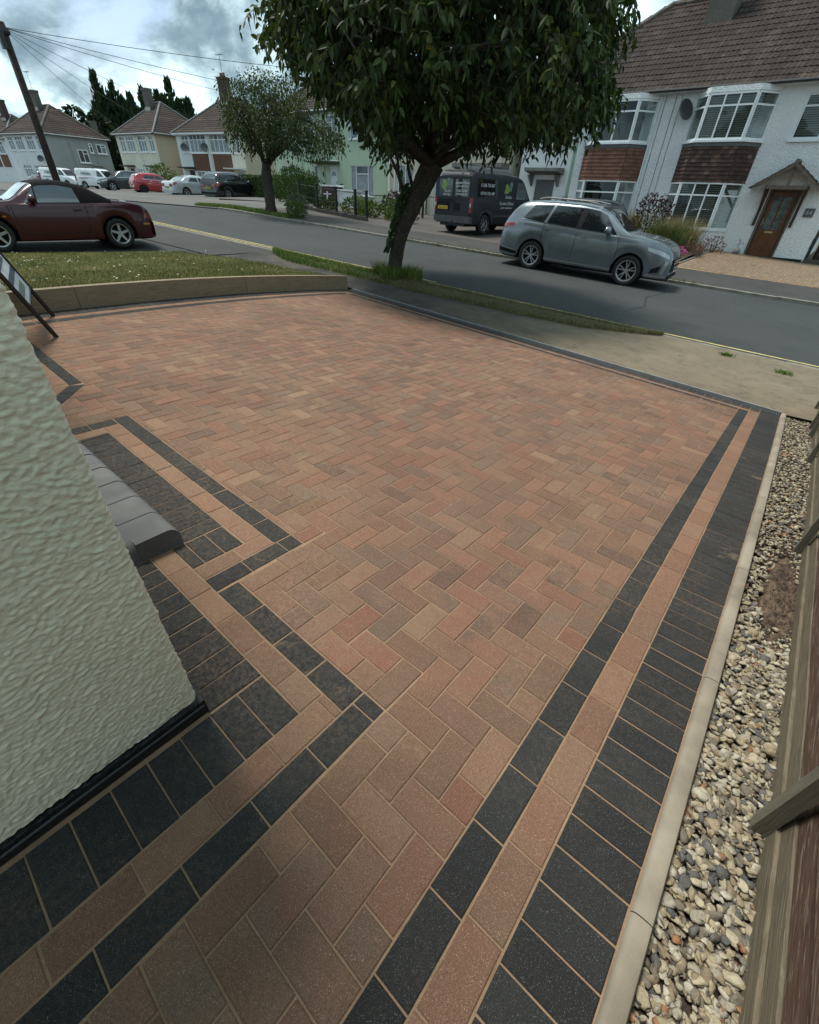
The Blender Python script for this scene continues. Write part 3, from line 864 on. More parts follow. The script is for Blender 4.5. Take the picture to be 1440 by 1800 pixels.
for layer, zoff, dens in ((0, -.050, 1300), (1, -.038, 2300), (2, -.028, 2100)):
    n = int(dens * 8.0 * .24)
    for _ in range(n):
        v = random.uniform(-.7, 6.9) if random.random() < .75 else random.uniform(-.6, 2); u = random.uniform(.474, uf(v) + .03)
        if soil_in(u, v) < .78 + random.gauss(0, .22): continue
        p = (u, v, dw(.5, min(v, 6.6)) + zoff + random.uniform(-.006, .006))
        (pts if v < 2.6 else pts_far).append(p)
tag(stones(np.array(pts), .0138, 'gravel', M_GRAV, flat=(.3, .6)), 'loose angular flint gravel between the concrete edging and fence', 'gravel')
tag(stones(np.array(pts_far), .0130, 'gravel', M_GRAV, V0=base_v, F0=base_f), 'loose flint gravel at the street end of the fence strip', 'gravel')
# crumbs on the soil
P = []
for _ in range(520):
    a = random.uniform(0, 2 * PI); q = math.sqrt(random.random()); u = .625 + .08 * q * math.cos(a); v = 2.32 + .5 * q * math.sin(a); P.append((u, v, dw(.5, v) - .02 + .012 * (1 - q)))
tag(stones(np.array(P), .0045, 'soil_crumbs', bpy.data.materials['damp crumbly soil'], V0=base_v, F0=base_f), 'dark crumbs of soil lying on the bare patch', 'soil')

# ------------------------------------------------------------------ fence on the right
fn = thing('wooden_fence', 'weathered brown lap panel fence along the gravel strip', 'fence')
def wood(name, a, b_, scale=(16, 1.1, 16), worn=(.20, .19, .165), wf=.6):
    t = NT(name); v = t.coord('World'); oi = t.n('ShaderNodeObjectInfo').outputs['Random']
    v = t.n('ShaderNodeVectorMath', {0: v, 1: t.n('ShaderNodeCombineXYZ', {1: t.math('MULTIPLY', oi, 30)}).outputs[0]}, operation='ADD').outputs[0]
    mp = t.n('ShaderNodeMapping', {'Vector': v}); mp.inputs['Scale'].default_value = scale
    g = t.noise(2.6, mp.outputs[0], 8, .7, 1.8, .3, .7); g2 = t.noise(7, mp.outputs[0], 6, .7, .8, .52, .66)
    c = t.mix(g, a, b_); c = t.mix(t.math('MULTIPLY', g2, wf), c, worn)
    c = t.mix(t.math('MULTIPLY', t.noise(3, v, 5, .6, 0, .5, .75), .5), c, tuple(x * .4 for x in a))
    t.set(col=c, rough=.85, spec=.2); t.bump(g, .004, .8); return t.mat
M_SLAT = wood('red brown fence slat', (.12, .066, .044), (.062, .038, .028), worn=(.25, .21, .165), wf=.95)
M_GREYW = wood('greyed fence timber', (.19, .16, .11), (.10, .082, .056), worn=(.28, .245, .18), wf=.45)
M_BATT = wood('grey green batten', (.21, .195, .145), (.13, .122, .09), scale=(16, 16, 1.1), worn=(.27, .25, .19), wf=.4)
vb = [-1.0, .965, 2.88, 4.79, 5.86, 7.1]
for i in range(5):
    a, c_ = vb[i], vb[i + 1]
    def slat(z0, z1, u0, u1, mat, name, e0=0, e1=0):
        mb = MB(); n = 4; P = [(u0 + e0, z0), (u1 + e0, z0), (u1, z1), (u0, z1)]
        jit = [random.uniform(-.004, .004) for _ in range(n + 1)]
        mb.grid(lambda x, y: (uf(a + (c_ - a) * y) + P[int(round(x * 4)) % 4][0] + jit[int(round(y * n))] * .5, a + .004 + (c_ - a - .008) * y, dw(.6, min(a + (c_ - a) * y, 6.7)) + P[int(round(x * 4)) % 4][1] + jit[int(round(y * n))]), 4, n)
        mb.add([mb.v[k] for k in range(4)], [(0, 1, 2, 3)]); mb.add([mb.v[5 * n + k] for k in range(4)], [(3, 2, 1, 0)])
        return mb.build(name, mat, fn, angle=40)
    slat(-.042, .036, .004, .046, M_GREYW, 'bottom_rail')
    slat(.030, .096, .018, .030, M_GREYW, 'slat', -.004)
    z = .100; k = 0
    while z < 1.72:
        slat(z, z + .128, .034 + (k % 2) * .002, .046, M_SLAT, 'slat', -.012); z += .104; k += 1
    slat(1.74, 1.80, .0, .05, M_GREYW, 'top_rail')
for i, v in enumerate([.965, 2.88, 4.79, 5.86, 6.30, 7.1]):
    mb = MB(); z0 = dw(.6, min(v, 6.6)) - (.035 if i < 4 else .03)
    mb.bb((uf(v) - .034, v - .021, z0), (uf(v) + .003, v + .021, z0 + 1.82))
    mb.build('batten', M_BATT, fn)
    if i in (0, 2, 5):
        mb = MB(); mb.bb((uf(v) + .052, v - .04, z0 - .1), (uf(v) + .13, v + .04, z0 + 1.85)); mb.build('post', M_BATT, fn)

# ------------------------------------------------------------------ leaning estate-style board on two legs
M_FRAME = plain('dark brown metal frame', (.014, .010, .009), .5)
sg = thing('sign_board', 'white printed board in a dark frame on two legs by the timber edge', 'sign')
A0, B0 = Vector((-5.56, 1.058, .094)), Vector((-6.33, 1.27, .14))
LEAN = Vector((.2, -.40, 1.0)).normalized(); LEG = 1.55
for q in (A0, B0):
    mb = MB(); mb.beam(q, q + LEAN * LEG, .03, .03); mb.build('leg', M_FRAME, sg)
    mb = MB(); tp = q + LEAN * LEG; mb.beam(tp, Vector((tp.x - .15, tp.y - .45, dw(-6, .6) + .02)), .028, .028) if False else None
W_ = B0 - A0
def brd(s, h, off=0.0):
    n_ = W_.cross(LEAN).normalized()
    if n_.y < 0: n_ = -n_
    return A0 + W_ * s + LEAN * h + n_ * off
P0, P1 = .34, 1.5
mb = MB(); mb.add([brd(.02, P0, -.012), brd(.98, P0, -.012), brd(.98, P1, -.012), brd(.02, P1, -.012), brd(.02, P0, .004), brd(.98, P0, .004), brd(.98, P1, .004), brd(.02, P1, .004)], [(0, 1, 2, 3), (7, 6, 5, 4), (0, 4, 5, 1), (1, 5, 6, 2), (2, 6, 7, 3), (3, 7, 4, 0)])
panel = mb.build('panel', plain('white sign plastic', (.78, .82, .83), .35), sg)
mb = MB(); mb.beam(brd(0, P0 - .01), brd(1, P0 - .01), .02, .02); mb.beam(brd(0, P1), brd(1, P1), .03, .03); mb.build('cross_bar', M_FRAME, sg)
M_INK = plain('slate blue print', (.07, .095, .115), .5); M_INK2 = plain('pale blue print', (.46, .55, .58), .5)
def printed(s0, s1, h0, h1, mat, name, side):
    mb = MB(); mb.add([brd(s0, h0, side), brd(s1, h0, side), brd(s1, h1, side), brd(s0, h1, side)], [(0, 1, 2, 3)]); mb.build(name, mat, panel)
for side in (.0075, -.0155):
    printed(.03, .97, .345, .52, M_INK2, 'photo_print', side); printed(.05, .95, .52, .58, M_INK, 'photo_print', side)
    printed(.10, .75, .40, .47, plain('photo green', (.16, .19, .17), .5) if side > 0 else M_INK, 'photo_print', side + math.copysign(.0015, side))
    for k in range(7):
        h = .66 + k * .062; printed(.12, random.uniform(.5, .88), h, h + random.choice((.016, .022)), M_INK2 if k % 3 else M_INK, 'print_line', side)
    printed(.60, .86, .66, .72, M_INK, 'print_line', side + math.copysign(.001, side)); printed(.1, .9, 1.16, 1.42, M_INK2, 'photo_print', side)
    printed(.16, .5, 1.2, 1.36, M_INK, 'photo_print', side + math.copysign(.0015, side))
# ------------------------------------------------------------------ trees
def leaf_mat(name, stops, trans=.25, rough=.45):
    t = NT(name); r = t.n('ShaderNodeNewGeometry').outputs['Random Per Island']; v = t.coord('World')
    r2 = t.math('ADD', t.math('MULTIPLY', r, .72), t.math('MULTIPLY', t.noise(1.2, v, 3, .6, 0, .35, .65), .28))
    c = t.ramp(r2, stops); t.set(col=c, rough=rough, spec=.22)
    tr = t.n('ShaderNodeBsdfTranslucent'); t.l(t.mix(.5, c, (.10, .16, .02)), tr.inputs[0])
    mx = t.n('ShaderNodeMixShader', {0: trans}); t.l(t.b.outputs[0], mx.inputs[1]); t.l(tr.outputs[0], mx.inputs[2]); t.l(mx.outputs[0], t.out.inputs[0])
    return t.mat
def leaves(name, P, D, L, W, mat, parent, droop=.5, kind=None):
    n = len(P); D = D / np.linalg.norm(D, axis=1, keepdims=True)
    S = np.cross(D, rng.normal(size=(n, 3))); S /= np.linalg.norm(S, axis=1, keepdims=True); N = np.cross(S, D)
    L = (L * rng.uniform(.7, 1.3, n))[:, None]; W = (W * rng.uniform(.75, 1.25, n))[:, None]
    dz = np.zeros((n, 3)); dz[:, 2] = -1
    def pt(f, w, k): return P + D * L * f + S * W * w + dz * L * droop * f * f + N * W * k
    V = np.concatenate([pt(0, 0, 0), pt(.3, -.42, .14), pt(.3, .42, .14), pt(.36, 0, -.05), pt(.68, -.36, .10), pt(.68, .36, .10), pt(1, 0, 0)])
    i = np.arange(n); k = lambda a: i + a * n
    F = np.concatenate([np.stack(x, 1) for x in ((k(0), k(3), k(1)), (k(0), k(2), k(3)), (k(1), k(3), k(4)), (k(3), k(2), k(5)), (k(4), k(3), k(6)), (k(3), k(5), k(6)))])
    return np_mesh(name, V, F, mat, parent, kind)
def bark(name, a, b_, sc_=5, bd=.03):
    t = NT(name); v = t.coord('Object')
    mp = t.n('ShaderNodeMapping', {'Vector': v}); mp.inputs['Scale'].default_value = (1, 1, .28)
    g = t.noise(sc_ * 2.2, mp.outputs[0], 8, .7, 1.2, .3, .7)
    vv2 = t.n('ShaderNodeVectorMath', {0: mp.outputs[0], 1: t.n('ShaderNodeTexNoise', {'Vector': v, 'Scale': 9.0, 'Detail': 4.0}).outputs['Color']}, operation='ADD').outputs[0]
    ed = t.noise(sc_ * 3.2, vv2, 6, .7, .5, .40, .58)
    c = t.mix(g, a, b_); c = t.mix(t.math('SUBTRACT', 1, ed), c, tuple(x * .4 for x in a))
    t.set(col=c, rough=.95, spec=.15); t.bump(t.math('ADD', g, t.math('MULTIPLY', ed, .8)), bd, .9); return t.mat
M_BARK = bark('furrowed dark bark', (.10, .082, .066), (.19, .165, .135))
M_TWIG = plain('brown twig', (.045, .035, .026), .9, (.08, .065, .05), 20)
def limb_path(a, b_, bow=.15, n=6, wob=.05):
    a, b_ = Vector(a), Vector(b_); d = b_ - a; L = d.length; o = Vector((random.gauss(0, 1), random.gauss(0, 1), abs(random.gauss(0, .8)))) * L * bow
    return [a + d * (i / n) + o * math.sin(PI * i / n) * .6 + Vector((random.gauss(0, 1), random.gauss(0, 1), random.gauss(0, 1))) * wob * (0 if i in (0, n) else 1) for i in range(n + 1)]
def rough_trunk(pts, rad, n=20, sub=8, amp=.10, root=0.0):
    """resampled tapered trunk with lumps and a root flare"""
    P, Rr = [], []
    fx = [smooth_interp([(i, p[k]) for i, p in enumerate(pts)]) for k in range(3)]; fr = smooth_interp([(i, r) for i, r in enumerate(rad)])
    for i in range((len(pts) - 1) * sub + 1):
        x = i / sub; P.append(Vector((fx[0](x), fx[1](x), fx[2](x)))); Rr.append(fr(x))
    mb = MB().tube(P, Rr, n)
    out = []
    for j, p in enumerate(mb.v):
        i = j // n; c = P[i]; d = Vector(p) - c; h = (P[i] - P[0]).length
        s = 1 + amp * mn.noise(Vector(p) * 4.5) + amp * .6 * mn.noise(Vector(p) * 13)
        if root: s *= 1 + root * math.exp(-h / .14) * (1 + .5 * math.sin(5 * math.atan2(d.y, d.x) + 1))
        out.append(tuple(c + d * s))
    mb.v = out; return mb

# the big street tree
tr = thing('street_tree', 'large dark leafy street tree with leaning trunk on the near verge', 'tree', (-7.33, 8.12, foot(-7.33, 8.12)))
O = tr.location.copy(); 
fork = Vector((-6.78, 8.62, 1.92)) - O
rough_trunk([(0, 0, -.15), (.02, .01, .25), (.09, .06, .75), (.26, .22, 1.3), (.42, .38, 1.72), fork], [.162, .150, .146, .165, .205, .23], root=.75).build('trunk', M_BARK, tr, smooth=True)
LAT = Vector((.8, .6, 0)); DEP = Vector((-.6, .8, 0))
CC = Vector((-6.45, 8.1, 0)) - O
def crown_pt(l, d, z): return CC + LAT * l + DEP * d + Vector((0, 0, z - O.z))
limbs = [(-2.2, -.6, 3.6), (-1.0, 1.4, 4.6), (.3, -1.2, 4.4), (1.6, .3, 3.9), (2.3, -.5, 3.0), (.6, 1.5, 5.0), (-.4, -.2, 5.6), (-2.6, .5, 2.9), (1.2, -1.6, 3.0), (-1.4, -1.8, 3.2)]
ends = []
for k, (l, d, z) in enumerate(limbs):
    e = crown_pt(l, d, z); p = limb_path(fork + Vector((random.gauss(0, .05), random.gauss(0, .05), -.05)), e, .12, 7, .06)
    MB().tube(p, [.10 * (1 - .75 * i / 7) for i in range(8)], 10).build('limb', M_BARK, tr, smooth=True)
    ends += p[3:]
# two bare shoots at the fork, on the street side
for a, b_ in (((-.02, -.25, 1.5), (-.62, -.75, 2.75)), ((-.1, -.3, 1.62), (-.36, -.55, 2.7)), ((.05, -.2, 1.75), (.35, -.75, 2.4))):
    MB().tube(limb_path(Vector(a) + Vector((.25, .35, 0)), Vector(b_) + Vector((.3, .3, 0)), .05, 5, .015), [.035, .03, .026, .022, .018, .012], 8).build('limb', M_BARK, tr, smooth=True)
clus = []
def zbot(l, d): return 2.42 + .10 * math.sin(l * 2.3 + 1) + .12 * math.sin(d * 2 + l) - .42 * math.exp(-((l + .62) / .28) ** 2) + (.30 if l < -1.3 else 0) + .55 * max(0, min(1, (-1.9 - l) / .8)) - .12 * max(0, min(1, (l - 1.6) / 1.0)) - .22 * math.exp(-((l - .75) / .7) ** 2)
while len(clus) < 3600:
    l, d = random.uniform(-2.9, 3.1), random.uniform(-2.6, 2.6); z = random.uniform(1.95, 6.4)
    zb = zbot(l, d)
    q = (l / (2.8 if l < 0 else 3.02)) ** 2 + (d / 2.55) ** 2 + (max(0, z - 3.1) / 3.3) ** 2
    lump = .16 * mn.noise(Vector((l * 1.1, d * 1.1, z * 1.1)))
    if q > 1 + lump or z < zb: continue
    near = z - zb
    if q < .45 and near > .6 and random.random() < .5: continue
    clus.append((l, d, z))
TW = MB(); LP, LD = [], []
for (l, d, z) in clus:
    c = crown_pt(l, d, z)
    out = (LAT * l + DEP * d); out = out.normalized() if out.length > .1 else Vector((1, 0, 0))
    e = min(ends, key=lambda q: (q - c).length_squared)
    tw = Vector((random.gauss(0, .6), random.gauss(0, .6), random.gauss(-.35, .4))) + out * .8; tw.normalize()
    n = random.randint(9, 15); L = random.uniform(.28, .5)
    for k in range(n):
        f = (k + .3) / n; p = c + tw * L * f + Vector((0, 0, -.16 * f * f))
        s = tw.orthogonal().normalized(); s = Matrix.Rotation(k * 2.4 + random.random(), 3, tw) @ s
        LP.append(p + s * .01); LD.append(s * .9 + tw * .45 + Vector((random.gauss(0, .25), random.gauss(0, .25), -.62 + random.gauss(0, .35))))
    if random.random() < .45:
        TW.tube([c - tw * .15, c + tw * L * .5 + Vector((0, 0, -.04)), c + tw * L + Vector((0, 0, -.16))], [.007, .005, .003], 4, caps=False)
    if random.random() < .12: TW.tube(limb_path(e, c, .08, 4, .03), [.022, .017, .013, .009, .006], 5, caps=False)
TW.build('twigs', M_TWIG, tr, kind='stuff')
M_LEAF = leaf_mat('dark cherry leaf', [(0, (.010, .021, .006)), (.35, (.018, .036, .009)), (.68, (.034, .060, .013)), (.90, (.075, .110, .020)), (.97, (.12, .12, .028)), (1, (.15, .065, .028))], .18, .5)
leaves('crown', np.array([tuple(p) for p in LP]), np.array([tuple(p) for p in LD]), .122, .064, M_LEAF, tr, .30, 'stuff')
# ivy climbing the trunk
LP, LD = [], []
for _ in range(420):
    h = random.uniform(.55, 1.75); f = h / 1.9; a = random.uniform(2.6, 4.4)
    c = Vector((.02 + .42 * f ** 1.6, .01 + .40 * f ** 1.6, h)); r = .17 + .07 * f + random.uniform(0, .10)
    LP.append(c + Vector((math.cos(a) * r, math.sin(a) * r, 0))); LD.append(Vector((math.cos(a), math.sin(a), -.9)))
leaves('ivy', np.array([tuple(p) for p in LP]), np.array([tuple(p) for p in LD]), .085, .07, leaf_mat('ivy leaf', [(0, (.012, .026, .010)), (.6, (.028, .055, .018)), (1, (.06, .10, .03))]), tr, .2, 'stuff')

# the smaller street tree across the road
t2 = thing('street_tree', 'smaller airy street tree with knobbly trunk on the far verge', 'tree', (-19.5, 13.45, .43))
fork = Vector((.0, .05, 1.75))
rough_trunk([(0, 0, -.1), (-.02, .01, .4), (-.06, .03, .95), (-.08, .04, 1.35), fork], [.25, .215, .20, .215, .17], root=.35, amp=.16).build('trunk', M_BARK, t2, smooth=True)
LAT2, DEP2 = Vector((.59, .81, 0)), Vector((-.81, .59, 0))
CC2 = Vector((.15, .1, 0)) + LAT2 * .55; ends = []
for k in range(15):
    a = random.uniform(-1, 1) * 1.9; d = random.uniform(-1.5, 1.5); e = CC2 + LAT2 * a + DEP2 * d + Vector((0, 0, random.uniform(2.5, 3.9)))
    p = limb_path(fork + Vector((0, 0, -.12 * random.random())), e, .10, 6, .05)
    MB().tube(p, [.075 * (1 - .85 * i / 6) for i in range(7)], 7).build('limb', M_BARK, t2, smooth=True); ends += p[2:]
LP, LD = [], []; TW = MB(); nC = 0
while nC < 760:
    l, d, z = random.uniform(-2.2, 2.6), random.uniform(-1.9, 1.9), random.uniform(2.3, 4.9)
    q = (l / 2.25) ** 2 + (d / 1.9) ** 2 + ((z - 3.55) / 1.25) ** 2
    if l > 1.0: q = ((l - .9) / 1.65) ** 2 + (d / 1.4) ** 2 + ((z - 2.95) / .75) ** 2
    lump = .55 * mn.noise(Vector((l * 1.5, d * 1.5, z * 1.5 + 9)))
    if q > 1 + lump or random.random() < (.55 if q < .35 else .15): continue
    nC += 1; c = CC2 + LAT2 * l + DEP2 * d + Vector((0, 0, z - .35)); e = min(ends, key=lambda q_: (q_ - c).length_squared)
    if random.random() < .5: TW.tube(limb_path(e, c, .06, 3, .02), [.016, .012, .008, .005], 4, caps=False)
    for k in range(random.randint(9, 15)):
        o = Vector((random.gauss(0, .13), random.gauss(0, .13), random.gauss(0, .11))); LP.append(c + o); LD.append(o.normalized() + Vector((0, 0, -.45)))
TW.build('twigs', M_TWIG, t2, kind='stuff')
leaves('crown', np.array([tuple(p) for p in LP]), np.array([tuple(p) for p in LD]), .105, .06, leaf_mat('mid green leaf', [(0, (.016, .030, .010)), (.5, (.030, .052, .016)), (.85, (.060, .085, .024)), (1, (.10, .09, .03))], .2, .65), t2, .3, 'stuff')

# far trees
M_FAR1 = leaf_mat('poplar foliage', [(0, (.010, .022, .012)), (.5, (.020, .038, .018)), (1, (.045, .070, .03))], .12, .6)
M_FAR2 = leaf_mat('dark evergreen foliage', [(0, (.008, .018, .011)), (.6, (.018, .032, .016)), (1, (.04, .055, .024))], .1, .6)
def poplar(x, y, h, r, label, lean=0.0, spires=4):
    r *= 1.45
    t = thing('poplar_tree', label, 'tree', (x, y, .4), group='poplars behind the far houses')
    rough_trunk([(0, 0, -.2), (lean * .3, 0, h * .4), (lean * .8, 0, h * .85)], [.35, .22, .06], n=8, sub=3).build('trunk', M_BARK, t, smooth=True)
    LP, LD = [], []
    sp = [(random.uniform(-.75, .75) * r, random.uniform(-.5, .5) * r, random.uniform(.70, 1.0)) for _ in range(spires)]; sp[0] = (0, 0, 1)
    for sx, sy, sh in sp:
        for _ in range(2300 // spires):
            z = random.uniform(.10, 1) * h * sh; f = z / (h * sh); w = r * (.62 if spires > 1 else 1) * (math.sin(PI * min(1, f * .62 + .26)) ** .5) * (1 - f ** 7)
            a = random.uniform(0, 2 * PI); q = w * math.sqrt(random.random()) * (1 + .7 * mn.noise(Vector((a * 1.5, z * .7, sx))))
            LP.append((sx * min(1, f * 1.6) + lean * f + q * math.cos(a), sy + q * math.sin(a), z)); LD.append((math.cos(a) * .5, math.sin(a) * .5, 1.1))
    leaves('crown', np.array(LP), np.array(LD), .75, .42, M_FAR1, t, -.1, 'stuff'); return t
def at(px, py, D):
    """horizontal position D metres away in the direction of a picture point (used once to lay out the far end of the street)"""
    d = Vector(RT[0]) * ((px - 720) / 755.4) + Vector(RT[1]) * ((py - 900) / 755.4) + Vector(RT[2]); h = math.hypot(d.x, d.y)
    return CAM + d * (D / h)
for (x, y, h, r, lb, ln) in ((-102.2, 40.4, 14.4, 1.7, 'tall poplar with tilted tip left of the gap over the grey house', -.6), (-101.6, 42.2, 13.3, 1.7, 'poplar second in the left clump, beside the tall tilted one', .2), (-100.6, 43.9, 12.0, 1.6, 'shortest right hand poplar of the left clump', .9),
                             (-99.6, 46.2, 13.2, 1.25, 'slim poplar just left of the cream house chimney', -.3), (-98.6, 48.0, 12.8, 1.2, 'slim poplar directly behind the cream house chimney', 0), (-97.7, 50.0, 14.6, 1.5, 'tallest poplar of the clump right of the cream chimney', -.1), (-96.6, 52.0, 12.2, 1.6, 'broad poplar sloping down at the right end of the clump', .8)):
    poplar(x, y, h, r, lb, ln)
def round_tree(x, y, z0, h, r, label, mat, n=1600, leaf=.6):
    t = thing('dark_tree', label, 'tree', (x, y, z0))
    rough_trunk([(0, 0, -.3), (.1, 0, h * .35), (0, .1, h * .7)], [.3, .2, .08], n=8, sub=3).build('trunk', M_BARK, t, smooth=True)
    LP, LD = [], []
    while len(LP) < n:
        a = random.uniform(0, 2 * PI); f = random.random(); z = h * (.12 + .88 * f); w = r * math.sin(PI * min(1, .12 + .86 * f)) ** .6
        q = w * random.random() ** .4 * (1 + .4 * mn.noise(Vector((math.cos(a) * 2, math.sin(a) * 2, z * .6))))
        LP.append((q * math.cos(a), q * math.sin(a), z)); LD.append((math.cos(a), math.sin(a), random.gauss(.1, .5)))
    leaves('crown', np.array(LP), np.array(LD), leaf, leaf * .6, mat, t, .2, 'stuff')
round_tree(-103.5, 36.0, .3, 10.2, 3.0, 'rounded dark tree above the grey house roof', M_FAR2)
round_tree(-95, 36.0, .3, 9.0, 2.2, 'small dark tree between the grey house roof and the poplars', M_FAR2)
round_tree(-92, 41, .3, 8.2, 2.4, 'dark tree filling the gap between the grey and cream houses', M_FAR2)
round_tree(-84, 36.5, .3, 5.4, 1.8, 'low dark tree in the gap between grey and cream walls', M_FAR2, 900, .45)
# ------------------------------------------------------------------ houses
def render_mat(name, c, c2, bscale=45, bd=.01, dirt=.25):
    t = NT(name); v = t.coord('World')
    mp = t.n('ShaderNodeMapping', {'Vector': v}); mp.inputs['Scale'].default_value = (1.6, 1.6, .25)
    k = t.mix(t.noise(.8, v, 5, .6, .2, .35, .65), c, c2)
    k = t.mix(t.math('MULTIPLY', t.noise(1.6, mp.outputs[0], 6, .65, .3, .50, .75), dirt), k, tuple(x * .55 for x in c))
    g = t.noise(bscale, v, 4, .6, 0, .25, .75)
    k = t.mix(t.math('MULTIPLY', g, .10), k, tuple(x * .5 for x in c))
    t.set(col=k, rough=.9, spec=.2); t.bump(g, bd, .9); return t.mat
M_WHITE = render_mat('white roughcast', (.80, .815, .81), (.75, .77, .77), 16, .03, .16)
M_GREEN = render_mat('pale green render', (.42, .52, .40), (.38, .475, .365), 30, .008, .3)
M_BEIGE = render_mat('beige render', (.56, .52, .42), (.50, .465, .375), 30, .008, .25)
M_CREAM = render_mat('cream render', (.66, .64, .53), (.60, .58, .48), 20, .01, .35)
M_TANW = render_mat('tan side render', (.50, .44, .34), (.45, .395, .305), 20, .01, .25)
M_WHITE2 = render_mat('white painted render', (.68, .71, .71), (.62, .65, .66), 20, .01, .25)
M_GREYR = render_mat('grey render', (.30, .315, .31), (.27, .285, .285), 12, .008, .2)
M_PVC = plain('white frame plastic', (.74, .77, .78), .4, (.68, .71, .72), 3)
M_CONC = plain('grey concrete', (.20, .195, .18), .9, (.13, .13, .12), 6, .004, 60)
M_DARK = plain('dark room', (.012, .013, .014), .9)  # near-black colour painted in for the unlit rooms behind the windows
M_LEAD = plain('lead flashing', (.075, .08, .085), .6, (.11, .115, .12), 9)
M_BLIND = plain('beige blind slats', (.36, .37, .32), .6, (.32, .33, .28), 4)
M_CURT = plain('net curtain', (.30, .34, .36), .9, (.20, .23, .25), 4, coords='World')
t = NT('window glass')
gl = t.n('ShaderNodeBsdfGlossy', {'Color': (.92, .96, 1, 1), 'Roughness': .02}); tp = t.n('ShaderNodeBsdfTransparent', {'Color': (.68, .74, .74, 1)})
lw = t.n('ShaderNodeLayerWeight', {'Blend': .25}); f_ = t.n('ShaderNodeMapRange', {'Value': lw.outputs['Facing'], 'To Min': .05, 'To Max': .45})
mx = t.n('ShaderNodeMixShader', {0: f_.outputs[0]}); t.l(tp.outputs[0], mx.inputs[1]); t.l(gl.outputs[0], mx.inputs[2]); t.l(mx.outputs[0], t.out.inputs[0]); M_GLASS = t.mat
t = NT('far window glass'); r = t.n('ShaderNodeObjectInfo').outputs['Random']; v = t.coord('World')
t.set(col=t.mix(t.noise(1.1, v, 2, .5, 0, .42, .58), t.ramp(r, [(0, (.03, .04, .045)), (.5, (.10, .13, .14)), (1, (.22, .27, .29))]), (.035, .045, .05)), rough=.08, spec=.6); M_FGLASS = t.mat
t = NT('brown roof tile'); v = t.coord('World'); r = t.n('ShaderNodeObjectInfo').outputs['Random']; r1 = t.n('ShaderNodeNewGeometry').outputs['Random Per Island']
r = t.math('FRACT', t.math('ADD', r, r1))
c = t.ramp(r, [(0, (.038, .028, .024)), (.3, (.054, .039, .033)), (.55, (.034, .026, .024)), (.8, (.068, .052, .043)), (1, (.046, .036, .032))])
c = t.mix(t.noise(.55, v, 5, .65, .4, .42, .66), c, (.032, .025, .023))
lich = t.noise(3.3, v, 5, .75, .4, .60, .68)
c = t.mix(t.math('MULTIPLY', lich, .5), c, (.16, .14, .105))
c = t.mix(t.math('MULTIPLY', t.noise(11, v, 4, .8, .2, .67, .73), .9), c, (.46, .46, .44))
t.set(col=c, rough=.9, spec=.2); t.bump(t.noise(30, v, 4), .01); M_RTILE = t.mat
M_ROOFB = plain('roof underlay', (.05, .037, .032), .95, (.035, .027, .025), 3)
t = NT('dark plain tile'); r = t.n('ShaderNodeObjectInfo').outputs['Random']; r1 = t.n('ShaderNodeNewGeometry').outputs['Random Per Island']; r = t.math('FRACT', t.math('ADD', r, r1))
t.set(col=t.ramp(r, [(0, (.030, .017, .014)), (.45, (.048, .026, .021)), (.8, (.06, .03, .024)), (.93, (.10, .055, .042)), (1, (.14, .085, .065))]), rough=.85); M_HUNG1 = t.mat
t = NT('red plain tile'); r = t.n('ShaderNodeObjectInfo').outputs['Random']; r1 = t.n('ShaderNodeNewGeometry').outputs['Random Per Island']; r = t.math('FRACT', t.math('ADD', r, r1))
t.set(col=t.ramp(r, [(0, (.12, .052, .036)), (.5, (.155, .068, .045)), (1, (.185, .085, .056))]), rough=.85); M_HUNG2 = t.mat

def facade(x0, x1, z0, z1, holes, y=0.0, rev=.12, back=True):
    """wall sheet at y facing -y with rectangular holes, reveals and dark backs; holes are (xa, xb, za, zb)"""
    mb = MB(); X = sorted({x0, x1, *[h[0] for h in holes], *[h[1] for h in holes]}); Z = sorted({z0, z1, *[h[2] for h in holes], *[h[3] for h in holes]})
    X = [x for x in X if x0 <= x <= x1]; Z = [z for z in Z if z0 <= z <= z1]
    for i in range(len(X) - 1):
        for j in range(len(Z) - 1):
            cx_, cz = (X[i] + X[i + 1]) / 2, (Z[j] + Z[j + 1]) / 2
            if any(h[0] < cx_ < h[1] and h[2] < cz < h[3] for h in holes): continue
            mb.add([(X[i], y, Z[j]), (X[i + 1], y, Z[j]), (X[i + 1], y, Z[j + 1]), (X[i], y, Z[j + 1])], [(0, 1, 2, 3)])
    for a, b_, c_, d in holes:
        mb.add([(a, y, c_), (b_, y, c_), (b_, y, d), (a, y, d), (a, y + rev, c_), (b_, y + rev, c_), (b_, y + rev, d), (a, y + rev, d)], [(0, 4, 5, 1), (1, 5, 6, 2), (2, 6, 7, 3), (3, 7, 4, 0)])
    return mb
